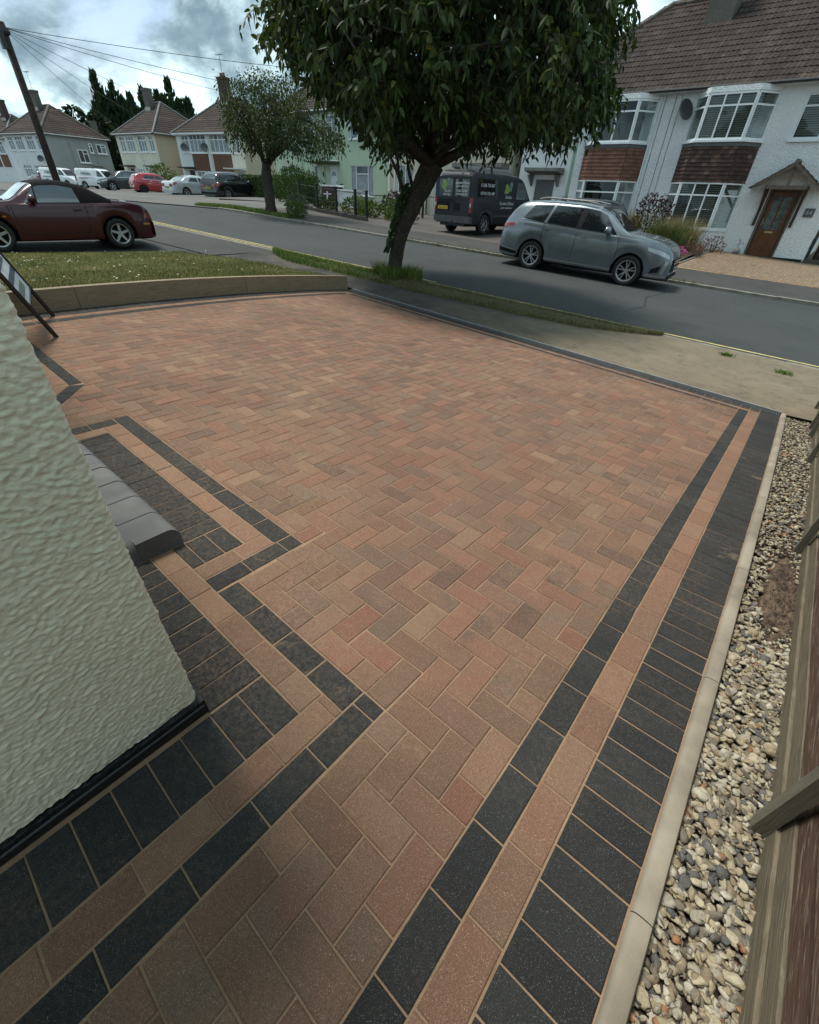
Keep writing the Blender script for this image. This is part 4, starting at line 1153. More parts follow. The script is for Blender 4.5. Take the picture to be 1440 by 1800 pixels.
def window(h, x, z, w, ht, y=0.0, cols=(1,), trans=None, sill=True, rich=False, blind=False, rev=.07, rz=0.0, origin=None, bar=.055, tall_only=None, curtain=False, name='window'):
    """frame mesh child of house h, panes below it; local frame lies in x/z and faces -y. trans: share of the height above the transom"""
    o0 = Vector(origin) if origin is not None else Vector((x, y + rev, z)); Rz = Matrix.Rotation(rz, 3, 'Z'); T = Matrix.Translation(o0) @ Rz.to_4x4()
    mb = MB(); D = .07
    mb.bb((0, -D / 2, 0), (bar, D / 2, ht)); mb.bb((w - bar, -D / 2, 0), (w, D / 2, ht)); mb.bb((bar, -D / 2, 0), (w - bar, D / 2, bar * 1.1)); mb.bb((bar, -D / 2, ht - bar), (w - bar, D / 2, ht))
    tot = sum(cols); xs_ = [0]
    for c_ in cols: xs_.append(xs_[-1] + c_ / tot)
    X = [bar + (w - 2 * bar) * q for q in xs_]; cells_ = []
    for i in range(1, len(X) - 1): mb.bb((X[i] - bar * .45, -D * .46, bar * 1.1), (X[i] + bar * .45, D * .46, ht - bar))
    zt = ht * (1 - trans) if trans else None
    for i in range(len(X) - 1):
        a, b_ = X[i] + (bar * .45 if i else 0), X[i + 1] - (bar * .45 if i < len(X) - 2 else 0)
        if zt and (tall_only is None or i in tall_only):
            mb.bb((a, -D * .44, zt - bar * .45), (b_, D * .44, zt + bar * .45)); cells_ += [(a, b_, bar * 1.1, zt - bar * .45), (a, b_, zt + bar * .45, ht - bar)]
        else: cells_.append((a, b_, bar * 1.1, ht - bar))
    f = mb.xform(T).build(name, M_PVC, h)
    if rich:
        for a, b_, c_, d in cells_:
            MB().add([(a, .008, c_), (b_, .008, c_), (b_, .008, d), (a, .008, d)], [(0, 1, 2, 3)]).xform(T).build('pane', M_GLASS, f)
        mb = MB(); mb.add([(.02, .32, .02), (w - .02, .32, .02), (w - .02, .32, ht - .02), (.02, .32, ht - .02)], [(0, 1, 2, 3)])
        mb.xform(T).build('room_shade', M_DARK, f)  # flat panel, the dimness indoors is put into its colour
        if blind:
            mb = MB(); zq = .08
            while zq < ht - .06:
                mb.box((w / 2, .075, zq), (w - .14, .05, .004), 0, Matrix.Rotation(-.85, 3, 'X')); zq += .062
            mb.xform(T).build('blind', M_BLIND, f)
        if curtain:
            mb = MB(); mb.grid(lambda s, q: (.05 + s * (w * .28), .12 + .02 * math.sin(s * 25), .05 + q * (ht - .1)), 16, 1); mb.grid(lambda s, q: (w - .05 - s * (w * .28), .12 + .02 * math.sin(s * 25), .05 + q * (ht - .1)), 16, 1)
            mb.xform(T).build('curtain', M_CURT, f)
    else:
        mb = MB()
        for a, b_, c_, d in cells_: mb.add([(a, .008, c_), (b_, .008, c_), (b_, .008, d), (a, .008, d)], [(0, 1, 2, 3)])
        mb.xform(T).build('pane', M_FGLASS, f)
        if curtain:
            mb = MB()
            for a, b_, c_, d in cells_:
                if d - c_ > ht * .4: mb.grid(lambda s, q: (a + s * (b_ - a), .0045 - .003 * math.sin(s * 20), c_ + q * (d - c_) * .98), 8, 1)
            mb.xform(T).build('curtain', M_CURT, f)
    if sill:
        mb = MB(); mb.bb((-.06, -.16, -.075), (w + .06, .03, -.004)); mb.xform(T).build('sill', M_PVC if sill is True else sill, f)
    return f
def hip_roof(h, x0, x1, y0, y1, ze, pitch, mat, n=16, over=.35, ridge_mat=None, skip_front=False):
    x0 -= over; x1 += over; y0 -= over; y1 += over; hd = (y1 - y0) / 2; zr_ = ze + hd * pitch
    rx0, rx1 = x0 + hd, x1 - hd
    if rx1 < rx0 + .3: rx0, rx1 = (x0 + x1) / 2 - .15, (x0 + x1) / 2 + .15
    ym = (y0 + y1) / 2
    mb = MB(); st_ = .035
    planes = [((x0, y0), (x1, y0), (rx1, ym), (rx0, ym)), ((x1, y1), (x0, y1), (rx0, ym), (rx1, ym)), ((x1, y0), (x1, y1), (rx1, ym), (rx1, ym)), ((x0, y1), (x0, y0), (rx0, ym), (rx0, ym))]
    for pi_, (a, b_, c_, d) in enumerate(planes):
        for k in range(n):
            f0, f1 = k / n, (k + 1) / n; e = st_ if not (skip_front and pi_ == 0) else 0
            def P(f, up):
                l = (a[0] + (d[0] - a[0]) * f, a[1] + (d[1] - a[1]) * f); r_ = (b_[0] + (c_[0] - b_[0]) * f, b_[1] + (c_[1] - b_[1]) * f); z = ze + (zr_ - ze) * f + up
                return (l[0], l[1], z), (r_[0], r_[1], z)
            l0, r0 = P(f0, e); l1, r1 = P(min(1, f1 + .1 / n), .0); lb, rb = P(f0, -.012)
            mb.add([l0, r0, r1, l1, lb, rb], [(0, 1, 2, 3), (4, 5, 1, 0)])
    mb.add([(x0, y0, ze - .01), (x1, y0, ze - .01), (x1, y1, ze - .01), (x0, y1, ze - .01)], [(3, 2, 1, 0)])
    rf = mb.build('roof', mat, h)
    rm = ridge_mat or mat; mb = MB()
    for p, q in (((rx0, ym, zr_), (rx1, ym, zr_)), ((x0, y0, ze), (rx0, ym, zr_)), ((x1, y0, ze), (rx1, ym, zr_)), ((x0, y1, ze), (rx0, ym, zr_)), ((x1, y1, ze), (rx1, ym, zr_))):
        d = Vector(q) - Vector(p); m_ = max(3, int(d.length / .45))
        for k in range(m_):
            s0 = Vector(p) + d * (k / m_); s1 = Vector(p) + d * ((k + .97) / m_); mb.tube([s0 + Vector((0, 0, .01)), s1 + Vector((0, 0, .025))], [.115, .125], 8)
    mb.build('ridge_tiles', rm, rf, smooth=False)
    return rf, (rx0, rx1, ym, zr_)
def chimney(h, x, y, z0, z1, w=.95, d=.6, mat=None, pots=2, aerial=False):
    mb = MB(); mat = mat or M_CHIM
    mb.bb((x - w / 2, y - d / 2, z0), (x + w / 2, y + d / 2, z1)); mb.bb((x - w / 2 - .05, y - d / 2 - .05, z1 - .18), (x + w / 2 + .05, y + d / 2 + .05, z1)); 
    c = mb.build('chimney', mat, h)
    mb = MB()
    for k in range(pots):
        mb.lathe([(.0, z1), (.13, z1), (.115, z1 + .30), (.13, z1 + .32), (.10, z1 + .33), (.09, z1 + .05)], 10, 'Z', (x + (k - (pots - 1) / 2) * .42, y, 0))
    if pots: mb.build('chimney_pot', M_POT, c)
    mb = MB(); mb.bb((x - w / 2 - .03, y - d / 2 - .05, z0 + .3), (x + w / 2 + .03, y - d / 2 - .005, z0 + .62)); mb.build('flashing', M_FLASH, c)
    if aerial:
        mb = MB(); mb.tube([(x, y, z1 - .3), (x, y, z1 + 1.7)], .02, 6); mb.tube([(x - .6, y, z1 + 1.6), (x + .5, y, z1 + 1.6)], .012, 5)
        for k in range(7): mb.tube([(x - .55 + k * .16, y - .22, z1 + 1.6), (x - .55 + k * .16, y + .22, z1 + 1.6)], .009, 4)
        mb.build('tv_aerial', M_LEAD, c)
    return c
M_CHIM = render_mat('grey rendered chimney', (.14, .13, .115), (.10, .095, .085), 20, .015, .4)
M_BRCH = plain('dark brick chimney', (.085, .052, .04), .9, (.05, .036, .03), 5, .01, 30)
M_POT = plain('clay pot', (.20, .10, .06), .8); M_FLASH = plain('pale mortar flashing', (.42, .42, .40), .8, (.30, .30, .285), 8)
M_BOARD = plain('white fascia', (.66, .68, .68), .5)
M_GUT = plain('dark gutter', (.03, .032, .034), .5)
def shell(h, x0, x1, y0, y1, z0, ze, mats, holes, right=None, left=None):
    """front facade plus side and back walls; mats = (front, sides)"""
    facade(x0, x1, z0, ze, holes, y0).build('wall', mats[0], h)
    mb = MB()
    mb.add([(x1, y0, z0), (x1, y1, z0), (x1, y1, ze), (x1, y0, ze)], [(0, 1, 2, 3)]); mb.add([(x0, y1, z0), (x0, y0, z0), (x0, y0, ze), (x0, y1, ze)], [(0, 1, 2, 3)]); mb.add([(x1, y1, z0), (x0, y1, z0), (x0, y1, ze), (x1, y1, ze)], [(0, 1, 2, 3)])
    mb.build('side_wall', mats[1], h)
    mb = MB(); mb.bb((x0 + .1, y0 + .4, z0), (x1 - .1, y0 + .45, ze - .1)); mb.build('room_shade_sheet', M_DARK, h)  # dark sheet standing in for the shaded interior
    mb = MB(); mb.bb((x0 - .33, y0 - .33, ze - .02), (x1 + .33, y0 - .305, ze + .13)); mb.bb((x1 + .305, y0 - .30, ze - .02), (x1 + .33, y1 + .3, ze + .13)); mb.bb((x0 - .33, y0 - .30, ze - .02), (x0 - .305, y1 + .3, ze + .13)); mb.build('fascia', M_BOARD, h)
def door_plain(h, x, z, w, ht, mat, y=.08, fan=False, frame=None, glass=False):
    mb = MB(); f = .06
    mb.bb((x, y - .04, z), (x + f, y + .04, z + ht)); mb.bb((x + w - f, y - .04, z), (x + w, y + .04, z + ht)); mb.bb((x + f, y - .04, z + ht - f), (x + w - f, y + .04, z + ht)); mb.build('door_frame', frame or M_PVC, h)
    mb = MB(); mb.bb((x + f, y - .02, z + .01), (x + w - f, y + .025, z + ht - f))
    iw = w - 2 * f
    for k in range(2):
        for (za, zb_) in ((.15, .75), (.95, 1.35)):
            mb.bb((x + f + iw * (.12 + .44 * k), y - .028, z + za), (x + f + iw * (.44 + .44 * k), y - .018, z + zb_))
    d = mb.build('door', mat, h)
    if fan:
        mb = MB(); cx_, cz = x + w / 2, z + ht * .72; r = iw * .36
        mb.add([(cx_ - r, y - .031, cz)] + [(cx_ + r * math.cos(PI - PI * k / 8), y - .031, cz + r * math.sin(PI * k / 8)) for k in range(9)], [tuple(range(10))]); mb.build('pane', M_FGLASS, d)
    mb = MB(); mb.bb((x + w - f - .10, y - .06, z + .98), (x + w - f - .07, y - .02, z + 1.12)); mb.build('handle', M_GALV, d)
    return d
def flat_canopy(h, x0, x1, z, d=.75, t=.12, mat=None):
    mb = MB(); mb.add([(x0, 0, z - t), (x1, 0, z - t), (x1, -d, z - t * .5), (x0, -d, z - t * .5), (x0, 0, z + .02), (x1, 0, z + .02), (x1, -d, z), (x0, -d, z)], [(0, 1, 2, 3), (7, 6, 5, 4), (0, 4, 5, 1), (1, 5, 6, 2), (2, 6, 7, 3), (3, 7, 4, 0)])
    mb.build('door_canopy', mat or M_CONC, h)

# ---- the white pair of houses on the right
H1 = thing('semi_detached_house', 'white roughcast pair of houses with tile hung bays and a gabled porch', 'house', (0, 24.3, 0))
xL, xR = -13.6, -.80
zb1 = -.16
bays = [(-5.04, M_HUNG1, 'dark', True), (-9.12, M_HUNG2, 'red', False)]
holes = [(-2.72, -1.81, -.10, 2.05), (-2.86, -1.25, 3.50, 4.72), (-12.64, -11.64, -.05, 2.2), (-12.9, -11.4, 3.5, 4.72)]
facade(xL, xR, zb1 + .10, 5.0, holes).build('wall', M_WHITE, H1)
mb = MB()
mb.add([(xR, 0, zb1), (xR, 8, zb1), (xR, 8, 5), (xR, 0, 5)], [(0, 1, 2, 3)]); mb.add([(xL, 8, zb1), (xL, 0, zb1), (xL, 0, 5), (xL, 8, 5)], [(0, 1, 2, 3)]); mb.add([(xR, 8, zb1), (xL, 8, zb1), (xL, 8, 5), (xR, 8, 5)], [(0, 1, 2, 3)])
mb.build('side_wall', M_WHITE, H1)
mb = MB(); mb.bb((xL, .03, zb1 - .2), (-2.73, .06, zb1 + .10)); mb.bb((-1.80, .03, zb1 - .2), (xR + .0, .06, zb1 + .10)); mb.build('plinth', M_PLINTH, H1)
mb = MB(); mb.bb((xL + .1, .5, zb1), (xR - .1, .55, 4.9)); mb.build('room_shade_sheet', M_DARK, H1)  # dark sheet behind the openings, interior shade as colour
hung = []
for cx_, mt, nm, blind in bays:
    hw, sw, dp = .78, 1.32, .64
    poly = [(cx_ - sw, 0), (cx_ - hw, -dp), (cx_ + hw, -dp), (cx_ + sw, 0)]
    def off(k, o):   # facet k: start, direction, length
        a, b_ = Vector((*poly[k], 0)), Vector((*poly[k + 1], 0)); return a, (b_ - a).normalized(), (b_ - a).length
    mb = MB(); mb.prism(poly, zb1 - .1, .64); mb.build('bay_wall', M_WHITE, H1)
    inset = [(p[0] * .97 + cx_ * .03, p[1] * .96) for p in poly]
    mb = MB(); mb.prism(inset, 2.22, 3.38); mb.prism([(p[0] * 1.03 - cx_ * .03, p[1] * 1.06 if p[1] else 0) for p in poly], 4.80, 4.96); mb.build('bay_core', M_WHITE, H1)
    mb = MB(); mb.prism([(cx_ + (p[0] - cx_) * 1.07, p[1] * 1.12 if p[1] else 0) for p in poly], 3.415, 3.475); mb.build('bay_sill', M_PVC, H1)
    mb = MB(); mb.prism([(cx_ + (p[0] - cx_) * 1.035, p[1] * 1.06 if p[1] else 0) for p in poly], 3.30, 3.412); mb.build('bay_apron', M_LEAD, H1)
    mb = MB(); mb.prism([(cx_ + (p[0] - cx_) * 1.05, p[1] * 1.09 if p[1] else 0) for p in poly], .645, .695); mb.build('bay_sill', M_PVC, H1)
    for k in range(3):
        a, d, L = off(k, 0); rz = math.atan2(d.y, d.x)
        for zq, hq in ((.70, 1.51), (3.48, 1.31)):
            if k == 1: cols, tr_ = ((1, 1, 1), .27) if blind else ((1, 1), .27)
            else: cols, tr_ = (1,), .27
            if k == 1 and not blind and zq < 1:
                window(H1, 0, 0, L, hq, cols=(1,), trans=.28, sill=False, rich=True, rz=rz, origin=(a.x, a.y, zq), curtain=False)
            else: window(H1, 0, 0, L, hq, cols=cols, trans=tr_, sill=False, rich=True, blind=blind, rz=rz, origin=(a.x, a.y, zq))
        nr = 9; pit = (3.33 - 2.2) / nr; nn_ = max(1, int(round(L / .168))); tw = L / nn_; nrm = Vector((d.y, -d.x, 0))
        for r in range(nr):
            for q in range(nn_ + (r % 2)):
                s0 = q * tw - (tw / 2 if r % 2 else 0); s1 = min(L, s0 + tw); s0 = max(0, s0)
                if s1 - s0 < .03: continue
                hung.append((a + d * ((s0 + s1) / 2) + Vector((0, 0, 2.2 + r * pit)), rz, s1 - s0 - .004, pit * 1.25, mt, nrm))
hung.sort(key=lambda e: (e[0] + Vector((0, 24.3, 0)) - CAM).length)
cacheh = {}
for k, (p, rz, w, ht, mt, nrm) in enumerate(hung[:300]):
    key = (round(w, 3), mt.name)
    if key not in cacheh:
        mb = MB(); mb.add([(-w / 2, -.042, 0), (w / 2, -.042, 0), (w / 2, -.028, 0), (-w / 2, -.028, 0), (-w / 2, -.014, ht), (w / 2, -.014, ht), (w / 2, 0, ht), (-w / 2, 0, ht)], [(3, 2, 1, 0), (4, 5, 6, 7), (0, 1, 5, 4), (1, 2, 6, 5), (3, 0, 4, 7)]); cacheh[key] = mb.mesh('hung_tile', mt)
    o = link('hung_tile', cacheh[key], H1); o.location = p + Vector((0, 0, random.uniform(-.003, .003))); o.rotation_euler = (random.gauss(0, .012), 0, rz)
rest = {}
for p, rz, w, ht, mt, nrm in hung[300:]:
    mb = rest.setdefault(mt.name, (MB(), mt))[0]
    q = MB(); q.add([(-w / 2, -.042, 0), (w / 2, -.042, 0), (w / 2, -.014, ht), (-w / 2, -.014, ht), (-w / 2, -.028, 0), (w / 2, -.028, 0)], [(0, 1, 2, 3), (4, 5, 1, 0)]).xform(Matrix.Translation(p) @ Matrix.Rotation(rz, 4, 'Z')); mb.add(q.v, q.f)
for n_, (mb, mt) in rest.items(): mb.build('hung_tiles', mt, H1, kind='stuff')
window(H1, -2.86, 3.50, 1.61, 1.22, cols=(1, 1), trans=.27, rich=True, blind=True)
window(H1, -12.9, 3.5, 1.5, 1.22, cols=(1, 1), trans=.27, rich=True, curtain=True)
# oak door and porch
M_OAK = plain('stained oak door', (.13, .048, .012), .45, (.085, .03, .008), 5); M_DBRN = plain('dark brown stain', (.030, .014, .010), .6, (.055, .03, .022), 6); M_OLDW = plain('greyed oak', (.16, .125, .10), .8, (.09, .07, .055), 8)
x, w, z, ht = -2.72, .91, -.10, 2.15
mb = MB(); mb.bb((x, .03, z), (x + .07, .12, z + ht)); mb.bb((x + w - .07, .03, z), (x + w, .12, z + ht)); mb.bb((x + .07, .03, z + ht - .07), (x + w - .07, .12, z + ht)); mb.bb((x, .0, z - .03), (x + w, .12, z + .03)); mb.build('door_frame', M_DBRN, H1)
mb = MB(); X0, X1 = x + .07, x + w - .07
mb.bb((X0, .065, z + .03), (X0 + .11, .105, z + ht - .07)); mb.bb((X1 - .11, .065, z + .03), (X1, .105, z + ht - .07)); mb.bb((X0 + .11, .065, z + ht - .19), (X1 - .11, .105, z + ht - .07)); mb.bb((X0 + .11, .065, z + .72), (X1 - .11, .105, z + .90)); mb.bb((X0 + .11, .065, z + .03), (X1 - .11, .105, z + .16))
xm = (X0 + X1) / 2; mb.bb((xm - .025, .068, z + .16), (xm + .025, .105, z + ht - .19)); mb.bb((X0 + .11, .085, z + .16), (xm - .025, .10, z + .72)); mb.bb((xm + .025, .085, z + .16), (X1 - .11, .10, z + .72))
dd = mb.build('door', M_OAK, H1)
t = NT('leaded door glass'); v = t.coord('World'); t.set(col=t.mix(t.noise(7, v, 3, .6, 1, .4, .6), (.035, .05, .05), (.10, .14, .135)), rough=.12, spec=.7); M_LEADG = t.mat
for a, b_ in ((X0 + .11, xm - .025), (xm + .025, X1 - .11)):
    for k in range(3):
        z0_ = z + .90 + k * .353; mb = MB(); mb.add([(a, .088, z0_ + .004), (b_, .088, z0_ + .004), (b_, .088, z0_ + .349), (a, .088, z0_ + .349)], [(0, 1, 2, 3)]); mb.build('pane', M_LEADG, dd)
mb = MB(); mb.bb((xm - .14, .05, z + .80), (xm + .14, .066, z + .86)); mb.build('letter_plate', plain('brass plate', (.5, .42, .25), .3, metal=.8), dd)
mb = MB(); mb.bb((X0 + .03, .03, z + 1.02), (X0 + .06, .066, z + 1.26)); mb.bb((X0 + .03, .02, z + 1.10), (X0 + .15, .04, z + 1.125)); mb.build('handle', M_GALV, dd)
cxp, apz, evz, hwp, dpp = -2.265, 2.80, 2.10, 1.02, .70
for s in (-1, 1):
    porch = MB(); porch.bb((cxp + s * .60 - .045, -.09, .92), (cxp + s * .60 + .045, -.005, 2.12))
    porch.beam((cxp + s * .60, -.06, 1.45), (cxp + s * .60, -dpp + .12, 2.07), .07, .09)
    porch_o = porch.build('porch_bracket', M_DBRN, H1)
mb = MB()
mb.bb((cxp - .62, -dpp + .08, 2.06), (cxp + .62, -dpp + .17, 2.17)); mb.bb((cxp - .045, -dpp + .09, 2.17), (cxp + .045, -dpp + .16, apz - .12))
for s in (-1, 1):
    mb.beam((cxp + s * hwp, -dpp + .05, evz), (cxp + s * .01, -dpp + .05, apz - .02), .09, .12, up=(0, 1, 0)); mb.beam((cxp + s * .60, -dpp + .12, 2.11), (cxp + s * .60, -.005, 2.11), .09, .10)
mb.bb((cxp - .50, -.03, 2.05), (cxp + .50, -.006, 2.16)); mb.bb((cxp - .51, -.025, -.08), (cxp - .455, -.003, 2.05)); mb.bb((cxp + .455, -.025, -.08), (cxp + .51, -.003, 2.05))
porch_f = mb.build('porch_frame', M_OLDW, H1)
pm = MB(); slope = Vector((hwp + .12, 0, -(apz - evz) * (hwp + .12) / hwp)); nrow = 6
for s in (-1, 1):
    for r in range(nrow):
        f0, f1 = r / nrow, (r + 1.25) / nrow
        for k in range(4):
            y0_ = -dpp - .02 + k * (dpp + .02) / 4; y1_ = y0_ + (dpp + .02) / 4 - .006
            a = Vector((cxp, 0, apz + .05)) + Vector((s * slope.x * f0, 0, slope.z * f0)); b_ = Vector((cxp, 0, apz + .05)) + Vector((s * slope.x * min(1.02, f1), 0, slope.z * min(1.02, f1)))
            up0, up1 = .008, .032
            q = [(a.x, y0_, a.z + up0), (a.x, y1_, a.z + up0), (b_.x, y1_, b_.z + up1), (b_.x, y0_, b_.z + up1), (b_.x, y1_, b_.z + up1 - .022), (b_.x, y0_, b_.z + up1 - .022), (a.x, y0_, a.z - .014)]
            m2 = MB(); m2.add(q, [(0, 1, 2, 3) if s < 0 else (3, 2, 1, 0), (3, 2, 4, 5), (0, 3, 5, 6)]); m2.build('porch_tile', M_RTILE, porch_f)
mb = MB(); mb.tube([(cxp, -dpp - .03, apz + .05), (cxp, -.35, apz + .06)], .075, 8); mb.tube([(cxp, -.35, apz + .06), (cxp, 0, apz + .06)], .078, 8); mb.build('porch_ridge', M_OLDW, porch_f)
# house number plaque
mb = MB(); mb.box((-1.28, -.022, 1.40), (.30, .03, .27)); plq = mb.build('number_plaque', plain('slate plaque', (.055, .058, .062), .6, (.10, .10, .10), 12), H1)
def text_mesh(body, size, mat, name, M_, parent, ex=.003, align='CENTER', spacing=1.0, shear=0.0):
    cu = bpy.data.curves.new(name, 'FONT'); cu.body = body; cu.size = size; cu.extrude = ex; cu.align_x = align; cu.align_y = 'CENTER'; cu.space_character = spacing; cu.shear = shear; cu.resolution_u = 3
    tmp = bpy.data.objects.new(name, cu); col.objects.link(tmp)
    me = bpy.data.meshes.new_from_object(tmp.evaluated_get(bpy.context.evaluated_depsgraph_get()))
    bpy.data.objects.remove(tmp); me.name = name; me.materials.clear(); me.materials.append(mat); me.transform(M_)
    return link(name, me, parent)
text_mesh('64', .2, plain('silver numerals', (.45, .46, .46), .4), 'number', Matrix.Translation((-1.28, -.041, 1.40)) @ Matrix.Rotation(PI / 2, 4, 'X'), plq)
# left hand door, canopy, pipes, cables
door_plain(H1, -12.64, -.05, 1.0, 2.25, plain('grey door', (.12, .13, .135), .5), frame=M_CONC)
flat_canopy(H1, -13.0, -11.25, 2.62, .7, .24)
for s in (-12.85, -11.45):
    mb = MB(); mb.prism([(-.0, 0), (-.5, 0), (0, -.45)], -.05, .05); mb.xform(Matrix.Translation((s, 0, 2.37)) @ Matrix.Rotation(PI / 2, 4, 'Z') @ Matrix.Rotation(PI / 2, 4, 'X')); mb.build('canopy_bracket', M_CONC, H1)
for xx, m_, r in ((-7.73, M_PVC, .038), (-7.55, M_GUT, .009), (-7.17, M_GUT, .009), (-6.95, M_GUT, .007)):
    mb = MB(); mb.tube([(xx, -.045 if r > .03 else -.012, 4.9), (xx, -.045 if r > .03 else -.012, -.1)], r, 8); mb.build('downpipe' if r > .03 else 'cable', m_, H1)
mb = MB(); mb.box((-2.45, -.05, 4.75), (.16, .10, .09)); mb.tube([(-2.45, -.07, 4.72), (-2.42, -.16, 4.66)], [.03, .035], 8); mb.build('security_light', M_GALV, H1)
# roof of the white pair: every tile on the street slope is its own piece
rf1, (rx0, rx1, ym, zrg) = hip_roof(H1, xL, xR, 0, 8, 5.0, .76, M_RTILE, 18, .40, plain('ridge tile', (.085, .07, .06), .9, (.12, .10, .085), 4), skip_front=True)
ex0, ex1, ey0 = xL - .4, xR + .4, -.4; run = ym - ey0; nrow = 17; tlen = math.hypot(run, run * .76) / nrow; ncol = int((ex1 - ex0) / .33); tw = (ex1 - ex0) / ncol
def roman(w, L):
    P = []
    for i in range(9):
        f = i / 8; zz = .028 * max(0, math.sin(f * 4 * PI + .4)) ; P.append((f * w, zz))
    mb = MB(); n = 9
    mb.add([(x_, 0, z_ + .020) for x_, z_ in P] + [(x_, L * 1.12, z_ - .004) for x_, z_ in P] + [(x_, 0, -.012) for x_, z_ in P], [(i, i + 1, n + i + 1, n + i) for i in range(8)] + [(2 * n + i, 2 * n + i + 1, i + 1, i) for i in range(8)])
    return mb
tme = roman(tw - .008, tlen).mesh('roof_tile', M_RTILE); ang = math.atan(.76); tl = []
for r in range(nrow):
    f = r / nrow; a = ex0 + run * f * (rx0 - ex0) / run; b_ = ex1 + (rx1 - ex1) * f
    for k in range(ncol):
        xx = ex0 + k * tw
        if xx < a - tw * .6 or xx + tw > b_ + tw * .6: continue
        p = Vector((xx, ey0 + run * f, 5.0 + run * f * .76 + .004)); tl.append(((p + Vector((0, 24.3, 0)) - CAM).length + (0 if xx > -10.2 else 40), p))
tl.sort(key=lambda e: e[0]); rest = MB()
for k, (_, p) in enumerate(tl):
    M_ = Matrix.Translation(p + Vector((random.gauss(0, .003), 0, random.gauss(0, .003)))) @ Matrix.Rotation(ang + random.gauss(0, .006), 4, 'X') @ Matrix.Rotation(random.gauss(0, .01), 4, 'Z')
    if k < 300: o = link('roof_tile', tme, rf1); o.matrix_local = M_
    else: q = roman(tw - .008, tlen).xform(M_); rest.add(q.v, q.f)
rest.build('roof_tiles', M_RTILE, rf1, kind='stuff')
chimney(H1, -7.3, 3.05, 6.55, 9.6, 1.0, .75, M_CHIM, 2)
mb = MB(); mb.bb((ex0 + .03, -.36, 4.94), (ex1 - .03, -.335, 5.04)); mb.bb((ex0 + .05, -.335, 4.93), (ex1 - .05, -.0, 4.95)); mb.build('fascia', M_BOARD, H1)
mb = MB(); mb.tube([(ex0, -.42, 5.0), (ex1, -.42, 5.0)], .05, 8); mb.build('gutter', M_GUT, H1)
def dish(x, y, z, r, label, rz=0.0, holder=None):
    d = thing('satellite_dish', label, 'satellite dish', (x, y, z), rz, 'satellite dishes on house fronts')
    mb = MB(); T = Matrix.Translation((0, -.32, .05)) @ Matrix.Rotation(-.42, 4, 'X') @ Matrix.Rotation(.5, 4, 'Z')
    prof = [(0.001, .07)] + [(r * q / 6, .07 - .09 * (q / 6) ** 2) for q in range(1, 7)] + [(r * .985, -.035), (.001, .05)]
    mb.lathe(prof, 22, 'Y'); mb.xform(T); mb.build('reflector', M_DISH, d, smooth=False, angle=40)
    mb = MB(); mb.tube([(0, 0, -.12), (0, -.2, -.12), (0, -.27, .03)], .02, 6); mb.tube([(0, -.25, -.2), (.08, -.62, -.22)], .014, 6); mb.box((.08, -.64, -.18), (.07, .09, .09)); mb.build('arm', M_GUT, d)
M_DISH = plain('grey mesh dish', (.045, .05, .055), .7, (.06, .066, .07), 10)
dish(-6.78, 24.3, 4.38, .34, 'grey satellite dish on the white house wall beside the dark tiled bay', .5)

# ---- pale green pair behind the black railings
H2 = thing('semi_detached_house', 'pale green rendered pair of houses behind the railings and hedge', 'house', (0, 28.4, 0))
g0, g1, gz, ge = -39.6, -26.6, .6, 6.0
holes = [(-30.3, -28.0, 4.42, 5.94), (-30.35, -27.88, 1.12, 2.92), (-32.8, -31.65, 4.46, 5.80), (-32.72, -31.84, .80, 2.84), (-34.6, -34.15, 1.5, 2.9), (-38.65, -36.5, 1.35, 2.88), (-38.8, -36.4, 4.45, 5.9), (-35.3, -34.6, 4.1, 5.1)]
shell(H2, g0, g1, 0, 7.8, gz, ge, (M_GREEN, M_GREEN), holes)
window(H2, -30.3, 4.42, 2.3, 1.52, cols=(1, 1.05, 1), curtain=True); window(H2, -30.35, 1.12, 2.47, 1.8, cols=(.55, 1.25, .55), trans=.28, tall_only=(1,), curtain=True); window(H2, -32.8, 4.46, 1.15, 1.34, cols=(1, 1), trans=.3, tall_only=(0,), curtain=True)
window(H2, -34.6, 1.5, .45, 1.4); window(H2, -38.65, 1.35, 2.15, 1.53, cols=(.7, 1.2, .7), trans=.32, tall_only=(1,), curtain=True); window(H2, -38.8, 4.45, 2.4, 1.45, cols=(1, 1, 1), curtain=True); window(H2, -35.3, 4.1, .7, 1.0)
door_plain(H2, -32.72, .80, .88, 2.04, plain('white panelled door', (.66, .69, .70), .4), fan=True)
flat_canopy(H2, -34.3, -31.5, 3.12, .9, .16, plain('dark felt canopy', (.07, .085, .065), .8))
mb = MB(); mb.bb((-33.0, -.06, 3.10), (-31.7, .0, 3.2)); mb.build('canopy_trim', M_PVC, H2)
for xx in (-33.25, -36.0):
    mb = MB(); mb.tube([(xx, -.05, 5.95), (xx, -.05, .8)], .035, 6); mb.build('downpipe', M_GREEN, H2)
mb = MB(); mb.box((-33.4, -.06, 1.72), (.14, .12, .22)); mb.box((-31.35, -.06, 1.66), (.2, .14, .2)); mb.box((-33.42, -.03, 2.35), (.16, .06, .3)); mb.build('wall_lanterns', M_GUT, H2)
hip_roof(H2, g0, g1, 0, 7.8, ge, .74, M_RTILE, 18); chimney(H2, -33, 3.3, 7.8, 10.2, 1.0, .7, M_BRCH)
dish(-36.4, 28.4, 3.72, .33, 'dark satellite dish on the green house wall above its left window', .4)

